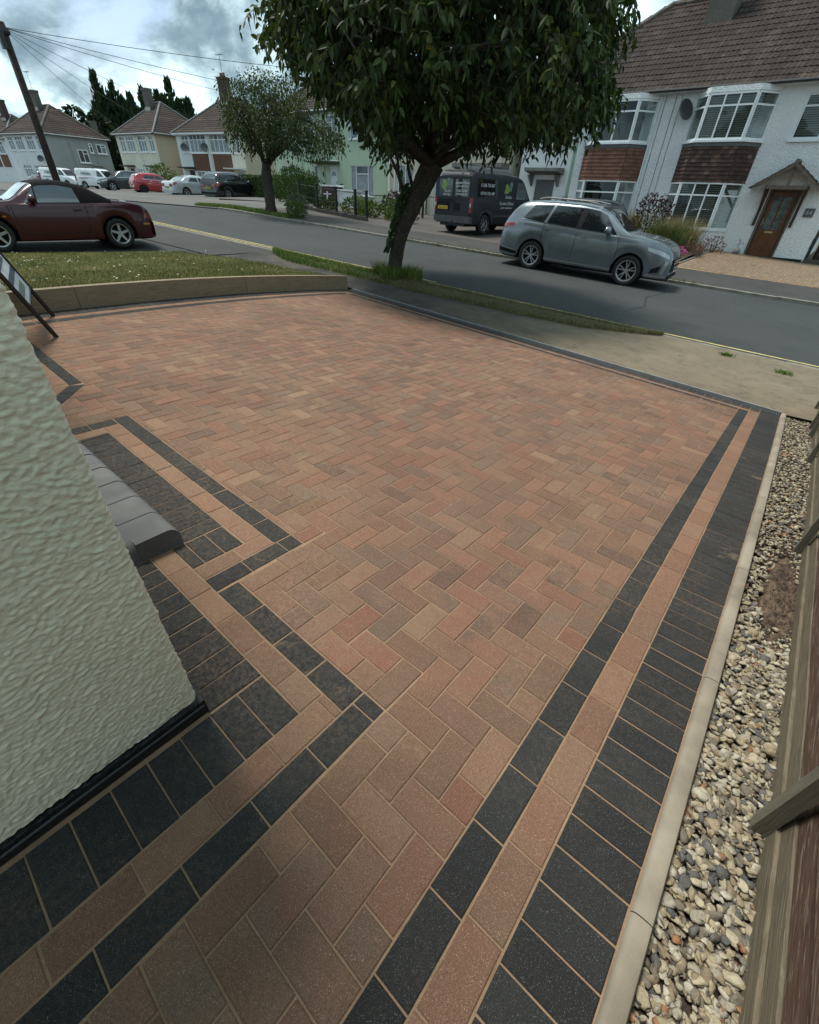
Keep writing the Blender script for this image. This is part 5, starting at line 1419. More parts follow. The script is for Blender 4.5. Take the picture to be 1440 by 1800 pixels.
# ---- beige house behind the van
H3 = thing('semi_detached_house', 'beige rendered house with a blue front door behind the dark van', 'house', (0, 24.2, 0))
holes = [(-21.75, -20.55, 1.35, 2.74), (-18.9, -17.75, .12, 2.22), (-17.0, -15.6, 1.2, 2.5), (-21.8, -20.4, 3.9, 5.0), (-17.4, -15.4, 3.9, 5.0)]
shell(H3, -22.6, -14.15, 0, 7.5, .0, 5.2, (M_BEIGE, M_BEIGE), holes)
window(H3, -21.75, 1.35, 1.2, 1.39, cols=(1, 1), rich=True, blind=True); window(H3, -17.0, 1.2, 1.4, 1.3, cols=(1, 1), curtain=True); window(H3, -21.8, 3.9, 1.4, 1.1, cols=(1, 1)); window(H3, -17.4, 3.9, 2.0, 1.1, cols=(1, 1, 1))
door_plain(H3, -18.9, .12, 1.15, 2.1, plain('deep blue door', (.012, .038, .12), .35), fan=False)
mb = MB(); mb.bb((-19.0, -.35, .0), (-17.65, -.005, .13)); mb.build('doorstep', M_PVC, H3)
flat_canopy(H3, -17.2, -14.2, 2.78, .8, .34)
mb = MB(); mb.tube([(-22.35, -.06, 5.15), (-22.35, -.06, .1)], .045, 8); mb.tube([(-21.95, -.05, 5.15), (-21.95, -.05, .1)], .03, 8); mb.build('downpipe', M_PVC, H3)
mb = MB(); mb.tube([(-19.4, -.05, 5.15), (-19.4, -.05, .1)], .035, 8); mb.build('downpipe', M_GUT, H3)
hip_roof(H3, -22.6, -14.15, 0, 7.5, 5.2, .74, M_RTILE, 16)

# ---- far pair with brick panels
def local_house(label, pr_, pl_, zb_, he, depth, mats, name='semi_detached_house'):
    """front right corner, front left corner in plan"""
    a, b_ = Vector((*pl_, 0)), Vector((*pr_, 0)); d = b_ - a
    h = thing(name, label, 'house', (pl_[0], pl_[1], zb_), math.atan2(d.y, d.x)); return h, d.length
H4, W4 = local_house('white and cream pair of houses with brown brick panels under the windows', (-48.7, 31.3), (-58.6, 29.6), .45, 5, 7.6, None)
s = W4 / 10.0
wins = [(.75, 3.55, 1.15, 1.4, (1, 1)), (2.0, 3.5, 2.6, 1.5, (1, 1, 1, 1.2)), (5.1, 3.5, 2.9, 1.5, (1, 1, 1, 1.3)), (8.45, 3.5, 1.0, 1.4, (1, 1)), (2.3, .85, 2.5, 1.15, (1, 1, 1, 1)), (5.8, .85, 2.3, 1.15, (1, 1, 1, 1))]
holes = [(x_ * s, (x_ + w_) * s, z_, z_ + h_) for x_, z_, w_, h_, c_ in wins] + [(1.0 * s, 1.95 * s, .1, 2.1), (8.6 * s, 9.55 * s, .1, 2.1)]
facade(0, W4 * .5, 0, 5.0, [q for q in holes if q[0] < W4 / 2]).build('wall', M_WHITE2, H4); facade(W4 * .5, W4, 0, 5.0, [q for q in holes if q[0] > W4 / 2]).build('wall', M_CREAM, H4)
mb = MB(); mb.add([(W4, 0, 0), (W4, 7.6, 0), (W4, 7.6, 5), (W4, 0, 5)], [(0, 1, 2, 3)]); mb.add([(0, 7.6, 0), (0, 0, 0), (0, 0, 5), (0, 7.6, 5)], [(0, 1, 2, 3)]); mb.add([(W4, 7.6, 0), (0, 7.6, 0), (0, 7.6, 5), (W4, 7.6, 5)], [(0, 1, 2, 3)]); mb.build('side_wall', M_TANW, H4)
mb = MB(); mb.bb((.1, .4, 0), (W4 - .1, .45, 4.9)); mb.build('room_shade_sheet', M_DARK, H4)  # interior shade painted as a dark sheet
for x_, z_, w_, h_, c_ in wins: window(H4, x_ * s, z_, w_ * s, h_, cols=c_, trans=.3 if z_ > 1 else .42, curtain=True, bar=.08)
t = NT('brown brickwork'); v = t.coord('Object'); bk = t.n('ShaderNodeTexBrick', {'Vector': t.n('ShaderNodeMapping', {'Vector': v, 'Rotation': (PI / 2, 0, 0)}).outputs[0], 'Scale': 4.4, 'Color1': (.15, .07, .04, 1), 'Color2': (.10, .05, .03, 1), 'Mortar': (.16, .13, .10, 1), 'Mortar Size': .012}); t.set(col=bk.outputs[0], rough=.9); M_BRICK = t.mat
for x_, w_ in ((2.1, 2.5), (5.35, 2.75)):
    pn = MB(); pn.bb((x_ * s, -.03, 2.02), ((x_ + w_) * s, -.004, 3.40)); po = pn.build('brick_panel', M_BRICK, H4)
    nr_ = 10; mb = MB()
    for r in range(nr_): mb.bb((x_ * s + .02, -.06, 2.04 + r * .134), ((x_ + w_) * s - .02, -.03, 2.04 + r * .134 + .115))
    mb.build('brick_courses', M_BRICK, po, kind='stuff')
door_plain(H4, 1.0 * s, .1, .95 * s, 2.0, M_DBRN); door_plain(H4, 8.6 * s, .1, .95 * s, 2.0, plain('pale door', (.4, .43, .44), .4))
flat_canopy(H4, .3 * s, 2.2 * s, 2.3, .9, .16, M_GUT); flat_canopy(H4, 7.6 * s, 9.9 * s, 2.3, .9, .16, M_BOARD)
mb = MB(); mb.tube([(W4 / 2, -.05, 4.9), (W4 / 2, -.05, .1)], .045, 6); mb.build('downpipe', M_PVC, H4)
mb = MB(); mb.bb((-.3, -.36, 4.95), (W4 + .3, -.33, 5.09)); mb.build('fascia', M_BOARD, H4)
hip_roof(H4, 0, W4, 0, 7.6, 5.0, .74, M_RTILE, 16, ridge_mat=M_LEAD); chimney(H4, W4 * .50, 3.2, 7.2, 9.6, 1.0, .7, M_BRCH, 2, True)
for q, lb in ((.14, 'satellite dish by the left window of the brick panelled pair'), (.46, 'satellite dish between the wide windows of the brick panelled pair')):
    p = H4.matrix_basis @ Vector((W4 * q, 0, 3.9)) if False else Vector((-58.6 + 9.9 * q, 29.6 + 1.7 * q, 4.35)); dish(p.x, p.y, p.z, .36, lb, .2)

# ---- cream house
H5, W5 = local_house('cream house with tan side wall left of the brick panelled pair', (-60.9, 28.4), (-69.2, 27.7), .45, 5, 7.6, None)
s = W5 / 68.0
wins = [(6, 3.5, 11, 1.45, (1, 1)), (21, 3.5, 17, 1.45, (1, 1, 1)), (47, 3.5, 18, 1.45, (1, 1, 1)), (69 - 1, 0, 0, 0, ())]
wins = [(5, 3.5, 9, 1.45, (1, 1)), (17, 3.5, 14, 1.45, (1, 1, 1)), (38, 3.5, 14, 1.45, (1, 1, 1)), (56, 3.5, 8, 1.45, (1, 1)), (24, .75, 13, 1.3, (1, 1, 1)), (44, .75, 12, 1.3, (1, 1, 1))]
holes = [(x_ * s, (x_ + w_) * s, z_, z_ + h_) for x_, z_, w_, h_, c_ in wins] + [(11 * s, 18.5 * s, .1, 2.1)]
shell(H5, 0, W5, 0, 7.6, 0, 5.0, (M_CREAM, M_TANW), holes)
for x_, z_, w_, h_, c_ in wins: window(H5, x_ * s, z_, w_ * s, h_, cols=c_, trans=.3, curtain=True, bar=.08)
door_plain(H5, 11 * s, .1, 7.5 * s, 2.0, M_DBRN); flat_canopy(H5, 6 * s, 22 * s, 2.3, .9, .16, M_GUT); flat_canopy(H5, 50 * s, 66 * s, 2.3, .9, .16, M_GUT)
mb = MB()
for q in (.52, .58): mb.tube([(W5 * q, -.05, 4.9), (W5 * q, -.05, .1)], .04, 6)
mb.build('downpipe', M_PVC, H5)
hip_roof(H5, 0, W5, 0, 7.6, 5.0, .74, M_RTILE, 16, ridge_mat=M_LEAD); chimney(H5, W5 * .42, 3.1, 7.0, 9.2, .95, .65, M_CHIM, 0)

# ---- grey house end on
H6, W6 = local_house('grey rendered house with a long hipped roof, its side wall facing the street', (-77.4, 22.6), (-87.4, 21.2), .35, 5, 7.6, None)
wins = [(.8, 3.5, 1.4, 1.4, (1, 1)), (2.8, 3.5, 2.0, 1.4, (1, 1, 1)), (5.6, 3.5, 2.0, 1.4, (1, 1, 1)), (8.3, 3.5, 1.2, 1.4, (1, 1)), (5.4, .8, 2.2, 1.3, (1, 1, 1)), (2.4, .8, 2.2, 1.3, (1, 1, 1))]
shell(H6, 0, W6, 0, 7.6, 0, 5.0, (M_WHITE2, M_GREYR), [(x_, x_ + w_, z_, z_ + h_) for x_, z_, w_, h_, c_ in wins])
for x_, z_, w_, h_, c_ in wins: window(H6, x_, z_, w_, h_, cols=c_, trans=.3, curtain=True, bar=.08)
for y_, z_, w_, h_, c_ in ((3.5, 2.55, 1.25, 1.3, (1, 1)), (5.1, 3.6, .42, .95, (1,)), (6.0, 3.6, 1.2, .95, (1, 1))):
    window(H6, 0, 0, w_, h_, cols=c_, trans=.3, tall_only=(len(c_) - 1,), rz=PI / 2, origin=(W6 + .045, y_, z_), bar=.08)
mb = MB(); mb.tube([(W6 + .06, 2.8, 5), (W6 + .06, 2.8, .1)], .045, 6); mb.tube([(W6 + .06, 5.75, 5), (W6 + .06, 5.75, .1)], .045, 6); mb.build('downpipe', M_GREYR, H6)
mb = MB(); mb.bb((W6, 4.9, 2.3), (W6 + .7, 6.2, 2.42)); mb.build('door_canopy', M_GREYR, H6)
mb = MB(); mb.bb((W6 - .02, 5.0, .1), (W6 + .02, 5.9, 2.1)); mb.build('door', M_DBRN, H6)
hip_roof(H6, 0, W6, 0, 7.6, 5.0, .74, M_RTILE, 16, ridge_mat=M_CHIM); chimney(H6, W6 * .48, 3.2, 7.2, 9.4, .95, .65, M_CHIM, 0, True); chimney(H6, W6 - 1.3, 7.2, 4.9, 6.9, .6, .6, M_CHIM, 0)
dish(-78.9, 22.35, 3.0, .36, 'pair of dark satellite dishes low on the grey house front', .3)
# ---- last house at the far left edge
H7, W7 = local_house('cream house at the end of the row with dark roof and brown panels', (-96.0, 23.4), (-106, 21.5), .3, 5, 7.6, None)
wins = [(7.2, 3.4, 1.6, 1.4, (1, 1)), (4.6, 3.4, 1.8, 1.4, (1, 1)), (1.5, 3.4, 1.8, 1.4, (1, 1))]
shell(H7, 0, W7, 0, 7.6, 0, 5.0, (M_WHITE2, M_CREAM), [(x_, x_ + w_, z_, z_ + h_) for x_, z_, w_, h_, c_ in wins])
for x_, z_, w_, h_, c_ in wins: window(H7, x_, z_, w_, h_, cols=c_, trans=.3, curtain=True, bar=.08)
for x_ in (1.3, 4.4, 7.0):
    mb = MB(); mb.bb((x_, -.05, 1.9), (x_ + 2.1, -.004, 3.3)); mb.build('brick_panel', M_BRICK, H7)
hip_roof(H7, 0, W7, 0, 7.6, 5.0, .74, M_RTILE, 14, ridge_mat=M_LEAD); chimney(H7, W7 * .62, 3.0, 7.0, 9.6, 1.0, .7, M_BRCH, 0, True)
# ------------------------------------------------------------------ vehicles
def paint(name, c, metal=.0, rough=.28, coat=.8, c2=None):
    t = NT(name); v = t.coord('World')
    k = t.mix(t.noise(2.5, v, 4, .6, 0, .4, .7), c, c2 or tuple(x * .85 for x in c))
    sx = t.n('ShaderNodeSeparateXYZ', {0: t.coord('Object')})
    t.set(col=k, rough=rough, metal=metal, coat=coat, crough=.06, spec=.5); return t.mat
M_TYRE = plain('tyre rubber', (.014, .014, .015), .85, (.025, .024, .023), 12)
M_TRIM = plain('black trim', (.008, .0085, .009), .7, (.012, .012, .013), 8, spec=.15)
M_CARGLASS = NT('dark car glass').set(col=(.008, .011, .013), rough=.04, spec=.9, coat=.3).mat
M_LGLASS = NT('pale car glass').set(col=(.065, .085, .09), rough=.06, spec=.9, coat=.5).mat
M_ALLOY = plain('alloy wheel', (.46, .47, .48), .35, (.36, .37, .38), 10, metal=.7)
M_DALLOY = plain('dark alloy', (.035, .037, .04), .4, metal=.5)
M_CHROME = NT('chrome trim').set(col=(.62, .64, .66), rough=.15, metal=1.0).mat
M_RED = NT('red lamp').set(col=(.22, .008, .012), rough=.15, coat=1.0).mat
M_LAMP = NT('clear lamp').set(col=(.42, .45, .47), rough=.12, coat=1.0, metal=.3).mat
M_AMBER = NT('amber lamp').set(col=(.40, .15, .02), rough=.2, coat=1.0).mat
M_PLY = plain('yellow plate', (.50, .36, .04), .5); M_PLW = plain('white plate', (.62, .64, .62), .5); M_CHAR = plain('black characters', (.01, .01, .01), .6)
M_UNDER = plain('underside', (.012, .012, .012), .9)

class Car:
    def __init__(s, name, label, cat, L, W, rear_axle, front_axle, rw, belt, roof, plan, sill=.24, zb=.20, tumble=.22, pos=(0, 0, 0), heading=0.0, paint=None, group=None, tilt=0.0, roll=0.0):
        s.L, s.W, s.ra, s.fa, s.rw = L, W, rear_axle, front_axle, rw
        s.belt, s.roof, s.planf = smooth_interp(belt), smooth_interp(roof), smooth_interp(plan)
        s.sill, s.zb, s.tumble, s.paint = sill, zb, tumble, paint
        s.cx = (rear_axle + front_axle) / 2; s.arch = rw + .065
        s.o = thing(name, label, cat, pos, 0, group)
        s.o.rotation_euler = (Matrix.Rotation(heading, 3, 'Z') @ Matrix.Rotation(tilt, 3, 'Y') @ Matrix.Rotation(roll, 3, 'X')).to_euler()
    def sect(s, x):
        w = s.W / 2 * s.planf(x); b = s.belt(x); r = max(s.roof(x), b + .02); hh = r - b
        zs = s.sill
        for xa in (s.ra, s.fa):
            d = abs(x - xa)
            if d < s.arch: zs = max(zs, s.rw + math.sqrt(s.arch ** 2 - d * d) - .01)
        k = min(1, hh / .5); wr = w * (.935 - s.tumble * k)
        zs = min(zs, b - .1)
        P = [(w * .955, zs), (w * .985, zs + (b - zs) * .18), (w * 1.0, zs + (b - zs) * .45), (w * .995, zs + (b - zs) * .7), (w * .978, zs + (b - zs) * .9), (w * .955, b), (w * .935, b + hh * .05)]
        P += [(w * .935 + (wr - w * .935) * f ** 1.15, b + hh * (.05 + .78 * f)) for f in (.25, .5, .75, 1.0)]
        P += [(wr - .035 * k - .02, b + hh * .93), (wr - .11 * k - .04, b + hh * .975), (wr * .55, b + hh * .995), (0, r)]
        return P, zs
    def side_y(s, x, z):
        P, _ = s.sect(x); P = P[:12]
        return float(np.interp(z, [p[1] for p in P], [p[0] for p in P]))
    def top_z(s, x, y):
        P, _ = s.sect(x); P = P[5:][::-1]
        return float(np.interp(abs(y), [p[0] for p in P], [p[1] for p in P]))
    def body(s, mats, split=None):
        """split(xm, j) -> material index"""
        xs_ = sorted(set([0, .015, .05, .1] + list(np.arange(.16, s.L - .14, .055)) + [s.L - .1, s.L - .05, s.L - .015, s.L] + [a + d for a in (s.ra, s.fa) for d in (-s.arch, -s.arch * .97, -s.arch * .88, s.arch * .88, s.arch * .97, s.arch)]))
        xs_ = [x for x in xs_ if 0 <= x <= s.L]
        b = MB(); rows = []
        for x in xs_:
            P, zs = s.sect(x); w = s.W / 2 * s.planf(x); ins = min(.26, w * .4)
            half = [(0, s.zb), (w - ins, s.zb), (w - ins, zs + (.0 if zs > s.sill + .02 else .01)), (w * .94, zs + .004)] + P
            full = [(-y, z) for y, z in half[::-1]][:-1] + half if False else half
            ring = [(y, z) for y, z in full] + [(-y, z) for y, z in full[::-1][1:]]
            rows.append([b_ for b_ in range(len(b.v), len(b.v) + len(ring))]); b.v += [(x - s.cx, y, z) for y, z in ring]
        n = len(rows[0]); nh = len(half)
        for i in range(len(rows) - 1):
            for j in range(n - 1):
                b.f.append([rows[i][j], rows[i][j + 1], rows[i + 1][j + 1], rows[i + 1][j]][::-1])
                jj = j if j < nh - 1 else n - 2 - j
                mi = 1 if jj < 3 else (split((xs_[i] + xs_[i + 1]) / 2, jj - 4) if split else 0)
                b.m.append(mi)
        b.f.append(rows[0][::-1][::-1]); b.m.append(0); b.f.append(rows[-1][::-1]); b.m.append(0)
        s.body_o = b.build('body', mats, s.o, angle=32); return s.body_o
    def patch(s, name, bottom, top, mat, side=1, off=.006, nx=14, nz=6, parent=None, both=False, thick=0):
        """panel on the flank between two polylines of (x, z)"""
        def pl(pts, t):
            d = [0]
            for a, c in zip(pts, pts[1:]): d.append(d[-1] + math.hypot(c[0] - a[0], c[1] - a[1]))
            t *= d[-1]; return (float(np.interp(t, d, [p[0] for p in pts])), float(np.interp(t, d, [p[1] for p in pts])))
        out = []
        for sd_ in ((1, -1) if both else (side,)):
            mb = MB()
            def fn(a, c):
                p, q = pl(bottom, a), pl(top, a); x = p[0] + (q[0] - p[0]) * c; z = p[1] + (q[1] - p[1]) * c
                return (x - s.cx, sd_ * (s.side_y(x, z) + off), z)
            mb.grid(fn, nx, nz)
            if sd_ < 0: pass
            else: mb.f = [f[::-1] for f in mb.f]
            out.append(mb.build(name, mat, parent or s.o, smooth=True))
        return out
    def toppatch(s, name, x0, x1, w0, w1, mat, off=.008, nx=8, ny=14, curve=0.0):
        """panel on the upper surface from x0 (half width w0) to x1 (half width w1)"""
        mb = MB()
        def fn(a, c):
            x = x0 + (x1 - x0) * a; w = w0 + (w1 - w0) * a; y = w * (2 * c - 1); xx = x + curve * (1 - (2 * c - 1) ** 2)
            e = .01; z = s.top_z(xx, y); dzx = (s.top_z(xx + e, y) - s.top_z(xx - e, y)) / (2 * e); n_ = Vector((-dzx, 0, 1)).normalized()
            return (xx - s.cx + n_.x * off, y, z + n_.z * off)
        mb.grid(fn, nx, ny); return mb.build(name, mat, s.o, smooth=True)
    def wheel(s, x, side, spokes=5, rim_mat=None, style='spoke', wid=.20, rimf=.70):
        r = s.rw; y = side * (s.W / 2 * s.planf(x) * .985 - wid / 2 - .012)
        hub = MB(); hub.lathe([(0.001, -.02), (r * rimf, -.02), (r * rimf, -wid * .4), (r * rimf, wid * .34)], 24, 'Y'); 
        h = hub.build('wheel', M_UNDER, s.o, angle=40); h.location = (x - s.cx, y, r)
        if side < 0: h.rotation_euler = (0, 0, PI)
        ty = MB(); w2 = wid / 2
        ty.lathe([(r * rimf, w2 * .8), (r * (rimf + .05), w2 * .98), (r * .90, w2), (r * .965, w2 * .88), (r, w2 * .62), (r, -w2 * .62), (r * .965, -w2 * .88), (r * .9, -w2), (r * (rimf), -w2 * .9)], 32, 'Y'); ty.build('tyre', M_TYRE, h, angle=50)
        rm = MB(); R = r * rimf; yo = w2 * .78
        rm.lathe([(R * .86, yo - .03), (R * .90, yo), (R * .985, yo + .006), (R * 1.0, yo - .004), (R * .99, yo - .05)], 32, 'Y')
        rm.lathe([(.001, yo - .008), (R * .16, yo - .010), (R * .20, yo - .03), (R * .2, yo - .08)], 14, 'Y')
        for k in range(spokes):
            a = 2 * PI * k / spokes + .3
            if style == 'fork': segs = [(a - .10, a - .20, .045), (a + .10, a + .20, .045)]
            elif style == 'swirl': segs = [(a, a + .18, .075)]
            else: segs = [(a, a, .11 if spokes <= 5 else .07)]
            for a0, a1, wd in segs:
                p0 = Vector((math.cos(a0) * R * .12, yo - .018, math.sin(a0) * R * .12)); p1 = Vector((math.cos(a1) * R * .92, yo - .012, math.sin(a1) * R * .92)); d = (p1 - p0); sdw = Vector((-d.z, 0, d.x)).normalized()
                w0, w1 = R * wd * 1.25, R * wd * .95
                q = [p0 + sdw * w0, p0 - sdw * w0, p1 - sdw * w1, p1 + sdw * w1]; lo = [p - Vector((0, .025, 0)) for p in q]
                rm.add(q + lo, [(0, 1, 2, 3), (0, 4, 5, 1), (1, 5, 6, 2), (2, 6, 7, 3), (3, 7, 4, 0)])
        rm.build('rim', rim_mat or M_ALLOY, h, angle=35)
        return h
    def wheels(s, **k):
        for x in (s.ra, s.fa):
            for sd_ in (1, -1): s.wheel(x, sd_, **k)
    def box(s, name, c, d, mat, rot=None, bev=0):
        mb = MB(); mb.box((c[0] - s.cx, c[1], c[2]), d, 0, rot); return mb.build(name, mat, s.o)
    def mirror(s, x, z, mat, sz=(.13, .20, .14), both=True):
        for sd_ in (1, -1):
            y = s.side_y(x, z); mb = MB(); c = Vector((x - s.cx, sd_ * (y + .13), z + .02))
            prof = []
            for i in range(9):
                for j in range(12):
                    a, b_ = PI * i / 8, 2 * PI * j / 12; prof.append((c.x + sz[0] * .62 * math.cos(a) * (1 if math.cos(a) > 0 else .55), c.y + sz[1] * .5 * math.sin(a) * math.cos(b_), c.z + sz[2] * .5 * math.sin(a) * math.sin(b_)))
            mb.add(prof, [(i * 12 + j, i * 12 + (j + 1) % 12, (i + 1) * 12 + (j + 1) % 12, (i + 1) * 12 + j) for i in range(8) for j in range(12)])
            mb.box((x - s.cx, sd_ * (y + .03), z - .02), (.06, .10, .04)); mb.build('mirror', mat, s.o, angle=50)
    def handle(s, x, z, mat, side=None, L=.17):
        for sd_ in ((1, -1) if side is None else (side,)):
            y = s.side_y(x, z); mb = MB(); mb.box((x - s.cx, sd_ * (y + .018), z), (L, .024, .028)); mb.build('door_handle', mat, s.o)
    def seam(s, pts, both=True, w=.013):
        for sd_ in (1, -1):
            mb = MB()
            for a, b_ in zip(pts, pts[1:]):
                n = 6
                for k in range(n):
                    p = [a[i] + (b_[i] - a[i]) * k / n for i in (0, 1)]; q = [a[i] + (b_[i] - a[i]) * (k + 1) / n for i in (0, 1)]
                    mb.beam((p[0] - s.cx, sd_ * (s.side_y(*p) - .001), p[1]), (q[0] - s.cx, sd_ * (s.side_y(*q) - .001), q[1]), w, .006, up=(0, 1, 0))
            mb.build('door_seam', M_UNDER, s.o)
    def plate(s, end, z, mat, text=None, w=.52, off=.012):
        x = -.0 if end == 'rear' else s.L; sg_ = -1 if end == 'rear' else 1
        mb = MB(); mb.box((x + sg_ * off - s.cx, 0, z), (.012, w, .115)); p = mb.build('number_plate', mat, s.o)
        if text:
            M_ = Matrix.Translation((x + sg_ * (off + .0075) - s.cx, 0, z)) @ Matrix.Rotation(-PI / 2 if end == 'rear' else PI / 2, 4, 'Z') @ Matrix.Rotation(PI / 2, 4, 'X')
            text_mesh(text, .10, M_CHAR, 'plate_characters', M_, p, .001)
        return p
PLAN = lambda L: [(0, .80), (.06, .88), (.2, .945), (.55, .985), (1.1, 1), (L - 1.1, 1), (L - .6, .975), (L - .25, .89), (L - .08, .78), (L, .66)]

# maroon open two-seater with its hood up
P_MAR = paint('maroon paint', (.045, .002, .007), .0, .3, .35)
c = Car('sports_car', 'maroon two-seat convertible with black soft top on the neighbouring drive', 'car', 3.96, 1.68, .80, 3.065, .29,
        [(0, .58), (.06, .72), (.25, .82), (.6, .865), (1.0, .86), (1.5, .84), (2.3, .825), (2.7, .815), (3.1, .79), (3.5, .70), (3.8, .57), (3.96, .44)],
        [(0, .60), (.06, .75), (.25, .855), (.55, .905), (.80, .93), (.95, 1.0), (1.25, 1.15), (1.5, 1.215), (1.8, 1.235), (2.08, 1.205), (2.22, 1.15), (2.68, .875), (2.85, .865), (3.2, .825), (3.5, .735), (3.8, .59), (3.96, .46)],
        PLAN(3.96), sill=.20, zb=.16, tumble=.26, pos=(-13.63, 3.52, .105), heading=R_(-95.5) if False else R_(-90 + 180 + 180 - 5.4), paint=P_MAR)
M_SOFT = plain('black hood cloth', (.005, .005, .006), .95, (.009, .009, .010), 14, spec=.15)
c.body([P_MAR, M_UNDER], None)
def hood_patch():
    s = c; mb = MB(); xs_ = np.linspace(.80, 2.16, 26); rows = []
    for x in xs_:
        P, _ = s.sect(x); q = [(y + .007, z) for y, z in P[6:11]] + [(y + .003, z + .007) for y, z in P[11:14]] + [(0, P[14][1] + .009)]
        ring = q + [(-y, z) for y, z in q[::-1][1:]]; rows.append(len(mb.v)); mb.v += [(x - s.cx, y, z) for y, z in ring]; n = len(ring)
    for i in range(len(rows) - 1):
        for j in range(n - 1): mb.f.append([rows[i] + j, rows[i + 1] + j, rows[i + 1] + j + 1, rows[i] + j + 1]); mb.m.append(0)
    return mb.build('soft_top', M_SOFT, s.o, smooth=True)
hood_patch()
c.patch('side_window', [(1.42, .87), (2.42, .845)], [(1.46, 1.115), (1.75, 1.155), (2.08, 1.135), (2.20, 1.08)], M_LGLASS, both=True, off=.013)
c.patch('quarter_light_bar', [(2.18, .85), (2.215, .85)], [(2.14, 1.12), (2.165, 1.11)], M_TRIM, both=True, off=.017, nx=2, nz=4)
c.toppatch('windscreen', 2.20, 2.70, .50, .62, M_LGLASS, .010); c.toppatch('rear_window', .93, 1.22, .42, .40, M_CARGLASS, .016)
c.toppatch('scuttle', 2.70, 2.82, .60, .58, M_TRIM, .006); 
for y_ in (-.22, .22):
    c.box('wiper', (2.74, y_, c.top_z(2.74, y_) + .02), (.03, .42, .015), M_TRIM, Matrix.Rotation(.12, 3, 'Z'))
c.patch('headlight', [(3.50, .56), (3.78, .47)], [(3.48, .66), (3.76, .56)], M_LAMP, both=True, off=.004); c.patch('tail_light', [(.02, .57), (.20, .59)], [(.03, .67), (.18, .685)], M_RED, both=True, off=.008); c.patch('side_lamp', [(.10, .46), (.26, .46)], [(.10, .50), (.26, .50)], M_AMBER, both=True, off=.008, nx=3, nz=2)
c.patch('side_repeater', [(2.80, .60), (2.86, .60)], [(2.80, .63), (2.86, .63)], M_AMBER, both=True, off=.010, nx=2, nz=2)
c.mirror(2.26, .90, P_MAR, (.15, .20, .15)); c.handle(1.52, .735, P_MAR, L=.15); c.seam([(1.36, .83), (1.34, .60), (1.42, .32), (2.55, .30), (2.66, .50), (2.66, .79)])
mb = MB()
mb.grid(lambda a, q: (.03 + .0 * a - .075 * math.cos((a - .5) * PI * .9) - c.cx, (a - .5) * 1.52, [.24, .26, .33, .44, .50, .52][int(round(q * 5))]), 16, 5)
mb.build('rear_bumper', P_MAR, c.o, smooth=True)
c.box('brake_light', (.34, 0, c.top_z(.34, 0) + .02), (.06, .28, .03), M_LAMP); c.plate('rear', .46, M_PLY)
c.wheels(spokes=5, wid=.19, rimf=.70)

# silver grey SUV
P_GRY = paint('steel grey paint', (.165, .195, .215), .5, .25, .9)
sv = Car('parked_suv', 'metallic grey SUV parked along the far kerb by the white house', 'car', 4.70, 1.80, 1.05, 3.72, .345,
         [(0, .82), (.05, .93), (.25, 1.05), (.7, 1.115), (1.6, 1.09), (2.6, 1.055), (3.3, 1.045), (3.75, 1.045), (4.2, 1.005), (4.45, .945), (4.60, .84), (4.67, .73), (4.70, .62)],
         [(0, .84), (.05, .98), (.12, 1.14), (.30, 1.40), (.48, 1.545), (.75, 1.60), (1.4, 1.645), (2.1, 1.655), (2.55, 1.625), (2.85, 1.555), (3.36, 1.20), (3.52, 1.135), (3.9, 1.105), (4.25, 1.05), (4.47, .975), (4.61, .86), (4.67, .75), (4.70, .64)],
         PLAN(4.70), sill=.27, zb=.21, tumble=.24, pos=(-5.29, 13.97, zr(-5.2) - .01), heading=R_(5.8), paint=P_GRY, tilt=R_(2.5), roll=0)
sv.body([P_GRY, M_UNDER])
sv.patch('side_window', [(.62, 1.19), (1.24, 1.155)], [(.84, 1.50), (1.37, 1.535)], M_CARGLASS, both=True); sv.patch('side_window', [(1.33, 1.15), (2.14, 1.125)], [(1.45, 1.54), (2.18, 1.55)], M_CARGLASS, both=True); sv.patch('side_window', [(2.28, 1.12), (3.22, 1.085)], [(2.32, 1.545), (2.58, 1.525), (2.82, 1.45)], M_CARGLASS, both=True)
sv.patch('door_pillar', [(2.145, 1.125), (2.275, 1.12)], [(2.185, 1.55), (2.315, 1.545)], M_TRIM, both=True, nx=3)
sv.patch('window_trim', [(.56, 1.165), (1.3, 1.13), (3.28, 1.065)], [(.60, 1.185), (1.3, 1.148), (3.24, 1.080)], M_CHROME, both=True, off=.010, nx=24, nz=1)
sv.toppatch('windscreen', 2.80, 3.42, .56, .66, M_CARGLASS, .010); sv.toppatch('rear_window', .14, .42, .58, .54, M_CARGLASS, .010); sv.toppatch('roof_glass_edge', 2.62, 2.80, .60, .58, M_TRIM, .006)
sv.patch('headlight', [(4.10, .84), (4.46, .76), (4.62, .71)], [(4.06, .915), (4.42, .86), (4.59, .79)], M_LAMP, both=True, off=.006, nx=10, nz=3); sv.patch('tail_light', [(.03, .90), (.42, 1.00)], [(.06, 1.03), (.40, 1.06)], M_RED, both=True, off=.010)
sv.patch('sill_trim', [(1.46, .315), (3.3, .315)], [(1.46, .345), (3.3, .345)], M_CHROME, both=True, off=.012, nx=12, nz=1); sv.patch('rear_skirt', [(.02, .36), (.62, .32)], [(.03, .47), (.60, .40)], M_TRIM, both=True, off=.010); sv.patch('skirt_trim', [(.02, .46), (.60, .40)], [(.02, .49), (.58, .43)], M_CHROME, both=True, off=.013, nx=8, nz=1)
sv.patch('lower_bumper', [(4.18, .30), (4.64, .30)], [(4.20, .345), (4.66, .345)], M_CHROME, both=True, off=.014, nx=8, nz=1)
